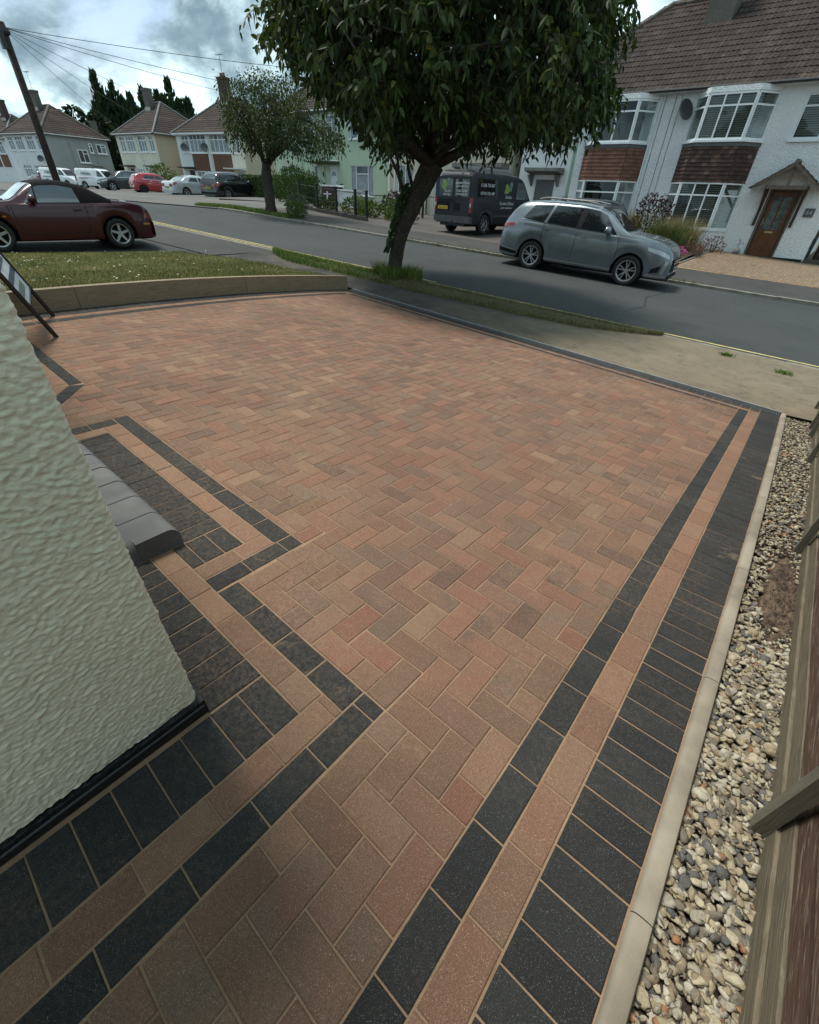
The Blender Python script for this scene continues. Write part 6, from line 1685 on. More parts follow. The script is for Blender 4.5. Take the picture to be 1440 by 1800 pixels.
sv.patch('front_strut', [(4.50, .36), (4.56, .36), (4.585, .36)], [(4.56, .66), (4.60, .66), (4.63, .66)], M_CHROME, both=True, off=.016, nx=4, nz=6); sv.patch('fog_light', [(4.26, .37), (4.46, .40)], [(4.30, .47), (4.50, .56)], M_TRIM, both=True, off=.008)
mb = MB(); mb.bb((4.70 - sv.cx, -.56, .42), (4.725 - sv.cx, .56, .70)); mb.bb((4.69 - sv.cx, -.6, .28), (4.735 - sv.cx, .6, .34)); mb.build('grille', M_TRIM, sv.o)
for z_ in (.60, .655):
    mb = MB(); mb.bb((4.725 - sv.cx, -.5, z_), (4.737 - sv.cx, .5, z_ + .022)); mb.build('grille_bar', M_CHROME, sv.o)
sv.plate('front', .47, M_PLW, 'VN17 OYB', .52, .045); sv.mirror(2.98, 1.13, P_GRY, (.17, .24, .18)); sv.handle(1.42, 1.0, M_CHROME); sv.handle(2.42, .97, M_CHROME)
sv.seam([(1.28, 1.12), (1.26, .78), (1.48, .42)]); sv.seam([(2.22, 1.10), (2.20, .35)]); sv.seam([(3.30, 1.03), (3.36, .78), (3.30, .36)])
sv.patch('fuel_flap', [(.70, .86), (.93, .86)], [(.70, 1.02), (.93, 1.02)], P_GRY, side=-1, off=.006, nx=5, nz=4)
for sd_ in (1, -1):
    mb = MB(); mb.tube([(.9 - sv.cx, sd_ * .58, 1.64), (1.1 - sv.cx, sd_ * .585, 1.685), (2.2 - sv.cx, sd_ * .585, 1.695), (2.5 - sv.cx, sd_ * .58, 1.66)], .018, 6); mb.build('roof_rail', M_GALV, sv.o)
sv.wheels(rim_mat=M_ALLOY, spokes=5, style='fork', wid=.22, rimf=.72)

# dark blue sign-written van
P_NAVY = paint('navy and green grey van paint', (.004, .007, .013), .0, .6, .0, (.007, .011, .013))
vn = Car('work_van', 'dark navy sign-written van backed towards the street by the beige house', 'van', 4.86, 1.95, .95, 3.88, .335,
         [(0, 1.15), (.5, 1.15), (3.2, 1.14), (3.9, 1.12), (4.3, 1.03), (4.65, .90), (4.8, .72), (4.86, .6)],
         [(0, 1.88), (.03, 1.95), (.12, 2.0), (.5, 2.03), (3.0, 2.03), (3.35, 1.97), (3.6, 1.85), (4.15, 1.18), (4.3, 1.10), (4.65, .94), (4.8, .76), (4.86, .62)],
         [(0, .93), (.04, .965), (.15, .99), (.5, 1), (3.9, 1), (4.4, .95), (4.7, .84), (4.86, .68)], sill=.34, zb=.26, tumble=.07, pos=(-12.16, 19.55, .15), heading=R_(85), paint=P_NAVY)
vn.body([P_NAVY, M_UNDER])
M_GRYB = plain('grey bumper plastic', (.045, .05, .05), .7, (.065, .07, .07), 6)
mb = MB(); mb.bb((-.07 - vn.cx, -.96, .38), (.10 - vn.cx, .96, .60)); mb.bb((-.12 - vn.cx, -.06, .38), (-.07 - vn.cx, .06, .46)); mb.build('rear_bumper', M_GRYB, vn.o)
for sd_ in (1, -1):
    mb = MB(); mb.bb((-.022 - vn.cx, sd_ * .006, .62), (-.006 - vn.cx, sd_ * .86, 1.86)); rd = mb.build('rear_door', P_NAVY, vn.o)
    mb = MB(); mb.bb((-.028 - vn.cx, sd_ * .07, 1.22), (-.021 - vn.cx, sd_ * .78, 1.78)); mb.build('rear_window', M_CARGLASS, rd)
    mb = MB(); mb.bb((-.045 - vn.cx, sd_ * .87, .72), (.06 - vn.cx, sd_ * .955, 1.20)); tl_ = mb.build('tail_light', M_RED, vn.o)
    mb = MB(); mb.bb((-.05 - vn.cx, sd_ * .885, .90), (-.04 - vn.cx, sd_ * .945, 1.03)); mb.build('reversing_lamp', M_LAMP, tl_)
mb = MB(); mb.bb((-.035 - vn.cx, -.12, 1.10), (-.02 - vn.cx, .84, 1.13)); mb.build('door_trim', M_TRIM, vn.o)
mb = MB(); mb.bb((-.032 - vn.cx, .18, .78), (-.021 - vn.cx, .82, 1.06)); mb.build('plate_recess', M_TRIM, vn.o)
mb = MB(); mb.bb((-.034 - vn.cx, -.36, .80), (-.021 - vn.cx, -.06, 1.02)); mb.build('handle', M_TRIM, vn.o)
mb = MB(); mb.box((-.040 - vn.cx, .52, .86), (.012, .52, .115)); pl_ = mb.build('number_plate', M_PLY, vn.o)
TR = lambda x_, y_, z_: Matrix.Translation((x_ - vn.cx, y_, z_)) @ Matrix.Rotation(-PI / 2, 4, 'Z') @ Matrix.Rotation(PI / 2, 4, 'X')
text_mesh('VU12 ULY', .105, M_CHAR, 'plate_characters', TR(-.048, .52, .86), pl_, .001)
M_WTXT = plain('white vinyl lettering', (.62, .65, .65), .5); M_GTXT = plain('green vinyl leaf', (.22, .33, .08), .5); M_GTXT2 = plain('grey green vinyl leaf', (.16, .24, .20), .5)
for txt, sz, y_, z_ in (("Gordon O'Brien", .115, -.42, 1.66), ('garden maintenance', .085, -.42, 1.56), ('01386 750 867', .10, -.42, 1.41), ('07740 706 489', .10, -.42, 1.30), ('Garden', .11, .34, 1.40), ('& Fencing', .10, .36, 1.29)):
    text_mesh(txt, sz, M_WTXT, 'lettering', TR(-.031, y_, z_), vn.o, .001, spacing=.92)
def leaf_logo(T, k):
    for (a, b_, r, mt) in ((-.05, .05, .11, M_GTXT), (.05, -.02, .09, M_GTXT), (-.10, -.08, .09, M_GTXT), (.0, -.14, .08, M_GTXT), (.19, .12, .10, M_GTXT2), (.16, .0, .09, M_GTXT2)):
        mb = MB(); mb.add([(a + r * math.cos(q * PI / 6) * (1 if q % 2 else .7), b_ + r * math.sin(q * PI / 6) * (1 if q % 2 else .7), .0) for q in range(12)], [tuple(range(12))]); mb.xform(T @ Matrix.Scale(k, 4)); mb.build('leaf_logo', mt, vn.o)
leaf_logo(TR(-.033, .48, 1.62), 1.0)
def SD(x_, z_):
    y_ = -(vn.side_y(x_, z_) + .006); return Matrix.Translation((x_ - vn.cx, y_, z_)) @ Matrix.Rotation(-.06, 4, 'X') @ Matrix.Rotation(PI / 2, 4, 'X')
for txt, sz, x_, z_ in (('01386 750 867', .15, 1.0, 1.62), ('07740 706 489', .15, 1.0, 1.36), ('Garden', .15, 2.45, 1.28), ("Gordon O'Brien", .15, 2.3, 1.06), ('garden maintenance', .10, 2.3, .92)):
    text_mesh(txt, sz, M_WTXT, 'lettering', SD(x_, z_), vn.o, .001)
leaf_logo(SD(2.35, 1.55), 1.2)
vn.patch('side_window', [(.35, 1.24), (1.65, 1.24)], [(.36, 1.82), (1.64, 1.82)], M_CARGLASS, both=True, off=.003); vn.patch('side_window', [(3.0, 1.22), (3.95, 1.22)], [(3.02, 1.80), (3.5, 1.78)], M_LGLASS, both=True)
vn.patch('wheel_arch_trim', [(.5, .42), (.62, .68), (.95, .80), (1.28, .68), (1.40, .42)], [(.44, .42), (.57, .73), (.95, .87), (1.33, .73), (1.46, .42)], M_GRYB, both=True, off=.012, nx=20, nz=1); vn.patch('side_moulding', [(1.46, .60), (3.3, .60)], [(1.46, .68), (3.3, .68)], M_GRYB, both=True, off=.012)
vn.toppatch('windscreen', 3.55, 4.12, .70, .82, M_CARGLASS, .010)
mb = MB()
for x_ in (.5, 1.4, 2.3):
    mb.bb((x_ - .03 - vn.cx, -.82, 2.06), (x_ + .03 - vn.cx, .82, 2.10))
for y_ in (-.75, .75): mb.bb((.2 - vn.cx, y_ - .02, 2.03), (2.6 - vn.cx, y_ + .02, 2.07))
mb.build('roof_rack', M_GALV, vn.o)
mb = MB()
for y_ in (-.62, -.25): mb.bb((.0 - vn.cx, y_ - .02, 2.11), (2.7 - vn.cx, y_ + .02, 2.18))
for k in range(10): mb.bb((.12 + k * .27 - vn.cx, -.6, 2.13), (.15 + k * .27 - vn.cx, -.27, 2.16))
mb.build('ladder', M_ALLOY, vn.o)
mb = MB()
for k in range(4): mb.bb((.9 - vn.cx, .05, 2.12 + k * .05), (1.4 - vn.cx, .55, 2.15 + k * .05))
mb.build('stacked_trays', M_GALV, vn.o)
vn.wheels(spokes=6, wid=.22, rimf=.62, rim_mat=M_GALV)

# black car nose out beside the van
P_BLK = paint('black paint', (.010, .011, .013), .2, .2)
BELT = lambda L, h0=.98, h1=.92: [(0, h0 - .18), (.06, h0 - .06), (.3, h0 + .02), (.8, h0 + .03), (L * .5, h0), (L * .72, h1), (L - .7, h1 - .06), (L - .25, h1 - .2), (L - .07, h1 - .32), (L, h1 - .42)]
def hatch_roof(L, H, h0, h1, tail=.35, ws0=None, ws1=None):
    ws0 = ws0 or L * .53; ws1 = ws1 or L * .72
    return [(0, h0 - .16), (.06, h0 - .03), (.14, h0 + .12), (tail, h0 + (H - h0) * .72), (tail + .25, H - .05), (tail + .7, H - .01), (L * .42, H), (ws0, H - .06), (ws1, h1 + .06), (ws1 + .15, h1 + .02), (L - .7, h1 - .04), (L - .25, h1 - .18), (L - .07, h1 - .3), (L, h1 - .40)]
def generic(name, label, L, W, H, ra, fa, rw, pos, heading, pnt, h0=.98, h1=.92, win=M_CARGLASS, rim=None, style='spoke', spokes=5, wins=3, tail=.35, sedan=False, plate='VX15 KLE', group=None, rear_plate=M_PLY):
    belt = BELT(L, h0, h1); roof = hatch_roof(L, H, h0, h1, tail)
    if sedan: roof = [(0, h0 - .16), (.06, h0 - .03), (.2, h0 + .05), (.75, h0 + .07), (1.2, h0 + .32), (1.6, H - .05), (2.0, H), (2.4, H - .01), (2.75, H - .1), (3.35, h1 + .07), (3.5, h1 + .03), (L - .7, h1 - .04), (L - .25, h1 - .18), (L - .07, h1 - .3), (L, h1 - .4)]
    k = Car(name, label, 'car', L, W, ra, fa, rw, belt, roof, PLAN(L), sill=.26, zb=.2, tumble=.24, pos=pos, heading=heading, paint=pnt, group=group)
    k.body([pnt, M_UNDER]); b = k.belt
    x_a = 1.35 if sedan else tail + .42; x_b = L * .69; n = wins; tz = H - .16
    for i in range(n):
        f0, f1 = i / n, (i + 1) / n; a, c_ = x_a + (x_b - x_a) * f0 + .04, x_a + (x_b - x_a) * f1 - .04
        ta = max(a + .05, x_a + .28) if i == 0 else a + .02; tb = c_ if i < n - 1 else L * .56
        k.patch('side_window', [(a, b(a) + .07), (c_, b(c_) + .06)], [(ta, tz), (tb, tz)], win, both=True)
    k.patch('window_trim', [(x_a - .05, b(x_a) + .035), (x_b, b(x_b) + .03)], [(x_a - .03, b(x_a) + .055), (x_b, b(x_b) + .05)], M_CHROME if not sedan else M_TRIM, both=True, off=.012, nx=14, nz=1)
    k.toppatch('windscreen', L * .54 if not sedan else 2.72, L * .715 if not sedan else 3.32, W * .31, W * .37, M_LGLASS if win is not M_CARGLASS else M_CARGLASS, .01)
    k.toppatch('rear_window', .17 if not sedan else .85, tail + .02 if not sedan else 1.45, W * .33, W * .30, M_LGLASS, .012)
    k.patch('headlight', [(L - .62, h1 - .22), (L - .12, h1 - .34)], [(L - .66, h1 - .10), (L - .16, h1 - .22)], M_LAMP, both=True, off=.008); k.patch('tail_light', [(.03, h0 - .24), (.34, h0 - .16)], [(.05, h0 - .05), (.30, h0 + .0)], M_RED, both=True, off=.012)
    mb = MB(); mb.bb((-.03 - k.cx, -W * .38, h0 - .30), (.0 - k.cx, -W * .20, h0 - .12)); mb.bb((-.03 - k.cx, W * .20, h0 - .30), (.0 - k.cx, W * .38, h0 - .12)); mb.build('tail_light', M_RED, k.o)
    mb = MB(); mb.bb((-.045 - k.cx, -W * .40, .34), (.02 - k.cx, W * .40, .46)); mb.build('rear_bumper', M_TRIM if not sedan else pnt, k.o); k.plate('rear', h0 - .34, rear_plate, plate, .52, .05)
    mb = MB(); mb.bb((L - .01 - k.cx, -W * .28, .34), (L + .025 - k.cx, W * .28, h1 - .42)); mb.build('grille', M_TRIM, k.o); k.plate('front', .42, M_PLW, None, .52, .04)
    k.mirror(L * .665, b(L * .66) + .09, pnt); k.handle(x_a + (x_b - x_a) * .30, b(x_a) - .07, M_CHROME if not sedan else pnt); k.handle(x_a + (x_b - x_a) * .66, b(x_b) - .06, M_CHROME if not sedan else pnt)
    k.seam([(x_a + (x_b - x_a) * .5, b(x_a) + .0), (x_a + (x_b - x_a) * .5 - .02, .36)]); k.seam([(x_b - .02, b(x_b)), (x_b + .02, .36)])
    k.wheels(spokes=spokes, rim_mat=rim, style=style, rimf=.70); return k
generic('parked_car', 'black car half hidden between the dark van and the silver grey SUV', 4.3, 1.78, 1.55, .85, 3.45, .33, (-8.5, 19.6, -.02), R_(-138), P_BLK, 1.02, .98, win=M_LGLASS)
for k_ in (1,):
    pass
# the cars on the apron across the street
P_RED = paint('bright red paint', (.33, .012, .018), 0, .3); P_SIL = paint('pale silver paint', (.44, .48, .49), .3, .3); P_WHT = paint('white van paint', (.68, .72, .73), 0, .3); P_DGR = paint('dark slate paint', (.035, .042, .050), .4, .3); P_LGR = paint('mid grey paint', (.18, .20, .21), .4, .3)
generic('parked_car', 'black crossover with silver window trim on the apron nearest the hedge', 4.48, 1.85, 1.635, .9, 3.57, .345, (-35.9, 21.6, .465), R_(104), P_BLK, 1.03, 1.0, style='fork', spokes=5, plate='YD66 FNX')
generic('parked_car', 'pale silver saloon with dark bumper line behind the black crossover', 4.47, 1.75, 1.41, 1.02, 3.75, .315, (-41.0, 21.4, .455), R_(97), P_SIL, .95, .88, sedan=True, plate='VO04 XWM', wins=2)
generic('parked_car', 'bright red three door hatchback on the apron', 3.98, 1.71, 1.48, .68, 3.19, .31, (-47.6, 21.3, .44), R_(82), P_RED, .98, .92, rim=M_DALLOY, wins=2, plate='VA08 RJU')
generic('parked_car', 'dark slate off-roader facing the road left of the red hatchback', 4.39, 1.8, 1.68, .85, 3.41, .37, (-57.6, 22.6, .43), R_(-97), P_DGR, 1.06, 1.04, win=M_LGLASS, plate='VK56 HTO')
generic('parked_car', 'small mid grey car behind the white vans at the far left', 4.2, 1.76, 1.55, .85, 3.4, .33, (-81.0, 23.2, .37), R_(100), P_LGR, 1.0, .95, plate='VE12 UDN')
def white_van(label, pos, heading, text):
    w = Car('work_van', label, 'van', 4.6, 1.85, .95, 3.6, .32, [(0, 1.05), (.5, 1.06), (2.9, 1.05), (3.5, 1.03), (4.0, .95), (4.35, .80), (4.52, .66), (4.6, .55)],
            [(0, 1.70), (.03, 1.76), (.12, 1.81), (.5, 1.84), (2.5, 1.84), (2.9, 1.78), (3.2, 1.64), (3.75, 1.08), (3.9, 1.02), (4.35, .86), (4.52, .70), (4.6, .58)], [(0, .92), (.04, .96), (.15, .99), (.5, 1), (3.6, 1), (4.1, .95), (4.45, .83), (4.6, .68)], sill=.30, zb=.22, tumble=.10, pos=pos, heading=heading, paint=P_WHT, group='white sign-written vans at the far end')
    w.body([P_WHT, M_UNDER])
    w.patch('side_window', [(2.75, 1.14), (3.5, 1.12)], [(2.78, 1.62), (3.12, 1.60)], M_CARGLASS, both=True); w.toppatch('windscreen', 3.18, 3.72, .66, .76, M_CARGLASS, .01)
    w.patch('headlight', [(3.98, .72), (4.42, .62)], [(3.96, .86), (4.38, .74)], M_LAMP, both=True, off=.008)
    for sd_ in (1, -1):
        mb = MB(); mb.bb((-.03 - w.cx, sd_ * .76, .65), (.12 - w.cx, sd_ * .93, 1.25)); mb.build('tail_light', M_RED, w.o)
        y_ = sd_ * (w.side_y(1.4, 1.3) + .012)
        M_ = Matrix.Translation((1.4 - w.cx, y_, 1.34)) @ Matrix.Rotation(PI if sd_ > 0 else 0, 4, 'Z') @ Matrix.Rotation(PI / 2, 4, 'X')
        text_mesh(text, .46, M_CHAR, 'lettering', M_, w.o, .004)
        w.patch('side_stripe', [(.5, .98), (2.4, .98)], [(.5, 1.02), (2.4, 1.02)], M_RED, side=sd_, off=.01, nx=6, nz=1); w.patch('side_stripe', [(.5, .90), (1.6, .90)], [(.5, .94), (1.6, .94)], M_CHAR, side=sd_, off=.01, nx=6, nz=1)
    mb = MB(); mb.bb((-.05 - w.cx, -.85, .34), (.06 - w.cx, .85, .52)); mb.build('rear_bumper', M_TRIM, w.o)
    mb = MB(); mb.tube([(.4 - w.cx, -.6, 1.90), (2.4 - w.cx, -.6, 1.90)], .035, 6); mb.tube([(.4 - w.cx, .6, 1.90), (2.4 - w.cx, .6, 1.90)], .035, 6)
    for x_ in (.5, 1.4, 2.3): mb.bb((x_ - w.cx - .02, -.7, 1.83), (x_ - w.cx + .02, .7, 1.90))
    mb.build('roof_rack', M_GUT, w.o); w.wheels(spokes=5, rimf=.62); return w
white_van('white van with roof rack and dark lettering, left of the pole', (-74.5, 22.4, .385), R_(28), 'Hibble')
white_van('white van with dark lettering, right of the pole behind the off-roader', (-65.8, 23.4, .40), R_(30), 'Hibble')
# ------------------------------------------------------------------ pole, wires, lamp post
M_POLE = plain('creosoted pole', (.045, .032, .026), .9, (.028, .021, .018), 5, .01, 30)
pb = at(98, 312, 23.8); pz = zr(pb.x) + .02
po = thing('telegraph_pole', 'dark wooden telegraph pole beyond the maroon convertible', 'pole', (pb.x, pb.y, pz))
HP = 4.72
MB().tube([(0, 0, -.4), (0, 0, HP * .5), (0, 0, HP)], [.125, .112, .10], 12).build('pole', M_POLE, po, smooth=True)
mb = MB(); mb.box((.08, -.13, HP - .42), (.18, .14, .42)); mb.tube([(.0, -.12, HP - .1), (.30, -.05, HP - .06)], .02, 6); mb.lathe([(0.001, .1), (.16, .08), (.18, 0), (.15, -.06)], 12, 'Z', (0, 0, HP - .22)); mb.build('junction_box', M_GUT, po)
mb = MB()
for k in range(9): mb.tube([(-.1, 0, 1.9 + k * .27), (-.26, .02, 1.9 + k * .27)], .010, 5); mb.tube([(.1, 0, 1.76 + k * .27), (.26, .02, 1.76 + k * .27)], .010, 5)
mb.build('step_iron', M_GUT, po)
top = Vector((pb.x, pb.y, pz + HP - .12))
def wire(b_, sag, label, r=.008):
    b_ = Vector(b_); mb = MB(); P = [top + (b_ - top) * (i / 20) - Vector((0, 0, sag * 4 * (i / 20) * (1 - i / 20))) for i in range(21)]
    o = mb.tube(P, r, 5).build('telephone_wire', M_GUT); tag(o, label, 'wire', 'telephone wires from the pole')
wire((-10.5, 24.0, 5.4), .35, 'telephone wire sagging from the pole top to the white house eave')
wire((-26.9, 28.1, 6.0), .3, 'telephone wire from the pole to the right end of the green house')
wire((-33.0, 28.1, 6.1), .3, 'telephone wire from the pole to the middle of the green house')
wire((-49.0, 31.0, 5.5), .3, 'telephone wire from the pole to the cream end of the brick panelled pair')
wire((-58.0, 29.5, 5.5), .4, 'telephone wire from the pole to the white end of the brick panelled pair')
wire((-65, 28.0, 5.5), .4, 'lowest telephone wire from the pole, to the cream house')
lp = thing('lamp_post', 'pale green lamp post on the far pavement behind the grey SUV', 'lamp post', (-7.05, 15.75, G(-7.05, 15.75)))
M_LPG = plain('pale green lamp paint', (.25, .34, .28), .5, (.21, .29, .24), 5)
mb = MB(); mb.tube([(0, 0, 0), (0, 0, 1.2), (0, 0, 1.22), (0, 0, 5.0)], [.085, .085, .062, .05], 12); mb.build('column', M_LPG, lp, angle=40)
mb = MB(); mb.tube([(0, 0, 5.0), (0, -.15, 5.3), (0, -.6, 5.42)], .03, 8); mb.box((0, -.75, 5.42), (.16, .5, .10)); mb.build('lantern', M_LPG, lp)
mb = MB(); mb.bb((-.09, -.09, 1.5), (.09, -.05, 1.66)); mb.build('column_band', M_GUT, lp)
# ------------------------------------------------------------------ railings, low wall, hedges, beds
M_RAIL = plain('black railing paint', (.010, .011, .012), .5)
A, B_ = Vector((-22.4, 17.0, 0)), Vector((-16.7, 16.55, 0)); d = (B_ - A); Lr = d.length; ang_ = math.atan2(d.y, d.x)
wl = thing('low_wall', 'low dark concrete wall edging the front garden below the black railings', 'wall', (A.x, A.y, 0), ang_)
def gz_(x): p = A + d * (x / Lr); return G(p.x, p.y) + .04
n = 8
for k in range(n):
    x0, x1 = Lr * k / n + .004, Lr * (k + 1) / n - .004; mb = MB(); zz = (gz_(x0) + gz_(x1)) / 2; mb.bb((x0, -.07, zz - .2), (x1, .07, zz + .15 + random.uniform(-.01, .01))); mb.build('coping_block', plain('dark garden wall concrete', (.085, .078, .068), .9, (.05, .047, .043), 4) if k == 0 else bpy.data.materials['dark garden wall concrete'], wl)
rl = thing('garden_railing', 'black metal railing on posts along the green house garden', 'railing', (A.x, A.y, 0), ang_)
for x in (0.25, 1.75, 3.3, 4.75, 5.55):
    mb = MB(); z = gz_(x); mb.bb((x - .045, .10, z), (x + .045, .19, z + 1.08)); mb.box((x, .145, z + 1.10), (.12, .12, .04)); mb.build('post', M_RAIL, rl)
for hz in (.98, .5, .18):
    for xa, xb in ((.25, 1.75), (1.75, 3.3), (3.3, 4.75), (4.75, 5.55)):
        mb = MB(); mb.tube([(xa, .145, gz_(xa) + hz), (xb, .145, gz_(xb) + hz)], .016 if hz > .9 else .011, 6); mb.build('rail', M_RAIL, rl)
for x in np.arange(.35, 1.7, .11):
    mb = MB(); mb.tube([(x, .145, gz_(x) + .1), (x, .145, gz_(x) + .98)], .008, 5); mb.build('baluster', M_RAIL, rl)
# return rail towards the house and along the left
rr = thing('garden_railing', 'black return railing from the corner post towards the green house', 'railing', (-16.75, 16.6, 0))
for y in (2.5, 5.0, 7.4):
    mb = MB(); z = G(-16.9, 16.6 + y); mb.bb((-1.2 * y / 7.4 - .04, y - .04, z), (-1.2 * y / 7.4 + .04, y + .04, z + 1.05)); mb.build('post', M_RAIL, rr)
mb = MB(); mb.tube([(0, .2, G(-16.8, 16.7) + 1.0), (-1.2, 7.4, G(-17, 24) + 1.0)], .016, 6); mb.build('rail', M_RAIL, rr)
# bins and boxes in the green house garden
b1 = thing('storage_box', 'maroon slatted box with pale lid behind the railing corner post', 'box', (-23.6, 20.6, G(-23.6, 20.6)), .1)
M_MARO = plain('maroon panel', (.055, .018, .018), .6); mb = MB(); mb.bb((-.45, -.4, 0), (.45, .4, .92)); mb.build('body', M_MARO, b1); mb = MB(); mb.bb((-.52, -.46, .92), (.52, .46, 1.0)); mb.build('lid', M_BOARD, b1)
mb = MB(); mb.bb((-.3, -.43, .55), (.3, -.41, .6)); mb.bb((-.05, -.43, .3), (.05, -.41, .7)); mb.build('bracket', M_BOARD, b1)
b2 = thing('storage_box', 'white garden box beside the maroon box by the green house door', 'box', (-22.5, 20.9, G(-22.5, 20.9)), .1)
mb = MB(); mb.bb((-.6, -.35, 0), (.6, .35, .78)); mb.build('body', M_BOARD, b2); mb = MB(); mb.bb((-.66, -.40, .78), (.66, .40, .85)); mb.build('lid', M_PVC, b2)
M_HEDGE = leaf_mat('hedge leaf', [(0, (.012, .028, .008)), (.5, (.028, .060, .014)), (.85, (.055, .10, .022)), (1, (.09, .12, .03))], .15, .6)
M_HEDGE2 = leaf_mat('yellow green bush leaf', [(0, (.025, .045, .010)), (.5, (.06, .10, .018)), (.85, (.10, .15, .03)), (1, (.15, .17, .05))], .2, .6)
def bush(name, label, cat, x, y, sx, sy, h, mat, n=1200, leaf=.09, rz=0.0, box=False, z=None, up=.3, taper=.15, group=None):
    zz = G(x, y) if z is None else z
    t = thing(name, label, cat, (x, y, zz), rz, group)
    mb = MB()
    for _ in range(5):
        a = random.uniform(-.3, .3); mb.tube([(a * sx * .3, 0, -.05), (a * sx, random.uniform(-.2, .2) * sy, h * .6)], [.03, .012], 5)
    mb.build('stem', M_TWIG, t)
    LP, LD = [], []
    while len(LP) < n:
        p = Vector((random.uniform(-1, 1), random.uniform(-1, 1), random.random()))
        if box:
            k = random.choice((0, 0, 0, 1, 1, 2))
            if k == 0: p.y = -1 + .3 * abs(random.gauss(0, .4))
            elif k == 1: p.z = 1 - .15 * abs(random.gauss(0, .5))
            else: p.x = random.choice((-1, 1)) * (1 - .1 * random.random())
            q = Vector((p.x * sx, p.y * sy * (1 - taper * p.z), p.z * h)); m_ = 1 + .09 * mn.noise(q * 1.7 + Vector((x, y, 0))); q = Vector((q.x, q.y * m_, q.z * m_)); nn_ = Vector((p.x * .2, p.y, .3 if k != 1 else 1))
        else:
            r = math.sqrt(p.x ** 2 + p.y ** 2 + ((p.z - .45) / .58) ** 2)
            if r > 1 + .3 * mn.noise(Vector((p.x * 2, p.y * 2, p.z * 3 + x))) or (r < .6 and random.random() < .8): continue
            q = Vector((p.x * sx, p.y * sy, p.z * h)); nn_ = Vector((p.x, p.y, p.z - .3))
        LP.append(q); LD.append(nn_.normalized() * .6 + Vector((random.gauss(0, .4), random.gauss(0, .4), up + random.gauss(0, .4))))
    leaves('foliage', np.array([tuple(p) for p in LP]), np.array([tuple(p) for p in LD]), leaf, leaf * .55, mat, t, .15, 'stuff')
    return t
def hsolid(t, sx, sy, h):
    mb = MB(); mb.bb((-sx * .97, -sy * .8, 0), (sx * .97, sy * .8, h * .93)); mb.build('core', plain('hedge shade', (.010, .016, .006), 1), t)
qa, qb = at(430, 330, 45), at(545, 330, 36.5); q = (qa + qb) / 2; hl = (qb - qa).length / 2
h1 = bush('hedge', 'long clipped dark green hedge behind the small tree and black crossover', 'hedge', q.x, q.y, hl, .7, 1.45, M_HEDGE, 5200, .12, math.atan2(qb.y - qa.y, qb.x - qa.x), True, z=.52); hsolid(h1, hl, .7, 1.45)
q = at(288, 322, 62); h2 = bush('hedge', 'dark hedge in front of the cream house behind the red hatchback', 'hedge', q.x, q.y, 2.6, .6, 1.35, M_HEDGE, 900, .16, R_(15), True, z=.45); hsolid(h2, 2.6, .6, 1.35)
q = at(517, 345, 33.5)
bush('bush', 'bright green bush in front of the green house left of the maroon box', 'bush', q.x, q.y, 1.75, 1.2, 1.9, M_HEDGE, 2600, .13, 0, False, z=.52, up=.9)
q = at(548, 345, 33); bush('bush', 'smaller upright green bush touching the white box by the green house', 'bush', q.x, q.y, .8, .7, 1.55, M_HEDGE, 900, .12, 0, False, z=.55, up=.9)
q = at(285, 305, 57); bush('bush', 'loose rounded shrub under the cream house canopy', 'bush', q.x, q.y, 1.9, 1.0, 2.2, M_HEDGE2, 900, .2, 0, False, z=.5)
# low wall by the crossover
q0, q1 = at(388, 356, 35), at(478, 358, 33)
lw = thing('low_wall', 'low dark brick wall edging the hedge beside the black crossover', 'wall', (q0.x, q0.y, .47), math.atan2(q1.y - q0.y, q1.x - q0.x)); Lw = math.hypot(q1.x - q0.x, q1.y - q0.y)
for k in range(6):
    mb = MB(); mb.bb((Lw * k / 6 + .005, -.1, -.1), (Lw * (k + 1) / 6 - .005, .1, .22)); mb.build('coping_block', M_BRCH, lw)
# garden plants of the green house
for k, (x, y, sx, h, mt, lb) in enumerate(((-19.6, 18.6, .9, .75, M_HEDGE2, 'low yellow green plant behind the middle of the railing'), (-18.2, 18.2, .7, .7, M_HEDGE2, 'bright green leafy clump behind the right railing posts'), (-17.6, 19.4, .9, .8, M_HEDGE2, 'tall grassy green clump at the right end of the garden'), (-16.3, 18.4, .9, .6, M_HEDGE2, 'spreading bright green plant past the corner of the railing'), (-21.2, 18.0, .7, .55, M_HEDGE, 'dark low plant behind the railing gate'))):
    bush('garden_plant', lb, 'plant', x, y, sx, .6, h, mt, 700, .12, 0, False, up=1.2)
M_PURP = leaf_mat('purple leaf', [(0, (.022, .008, .012)), (.6, (.05, .014, .024)), (.9, (.10, .03, .05)), (1, (.16, .07, .10))], .12, .4)
bush('garden_plant', 'dark purple leafed shrub behind the railing under the green house window', 'plant', -19.0, 20.8, .8, .6, 1.1, M_PURP, 600, .13, 0, False, up=.8)
bush('garden_plant', 'grey green lavender bush beside the small street tree trunk', 'plant', -19.9, 15.2, .55, .5, .75, leaf_mat('grey green leaf', [(0, (.04, .055, .04)), (1, (.13, .15, .13))], .1, .7), 700, .10, 0, False, up=1.5)
bush('garden_plant', 'scruffy green weed on the verge right of the small street tree', 'plant', -18.2, 13.75, .45, .4, .65, M_HEDGE2, 500, .10, 0, False, up=.8)
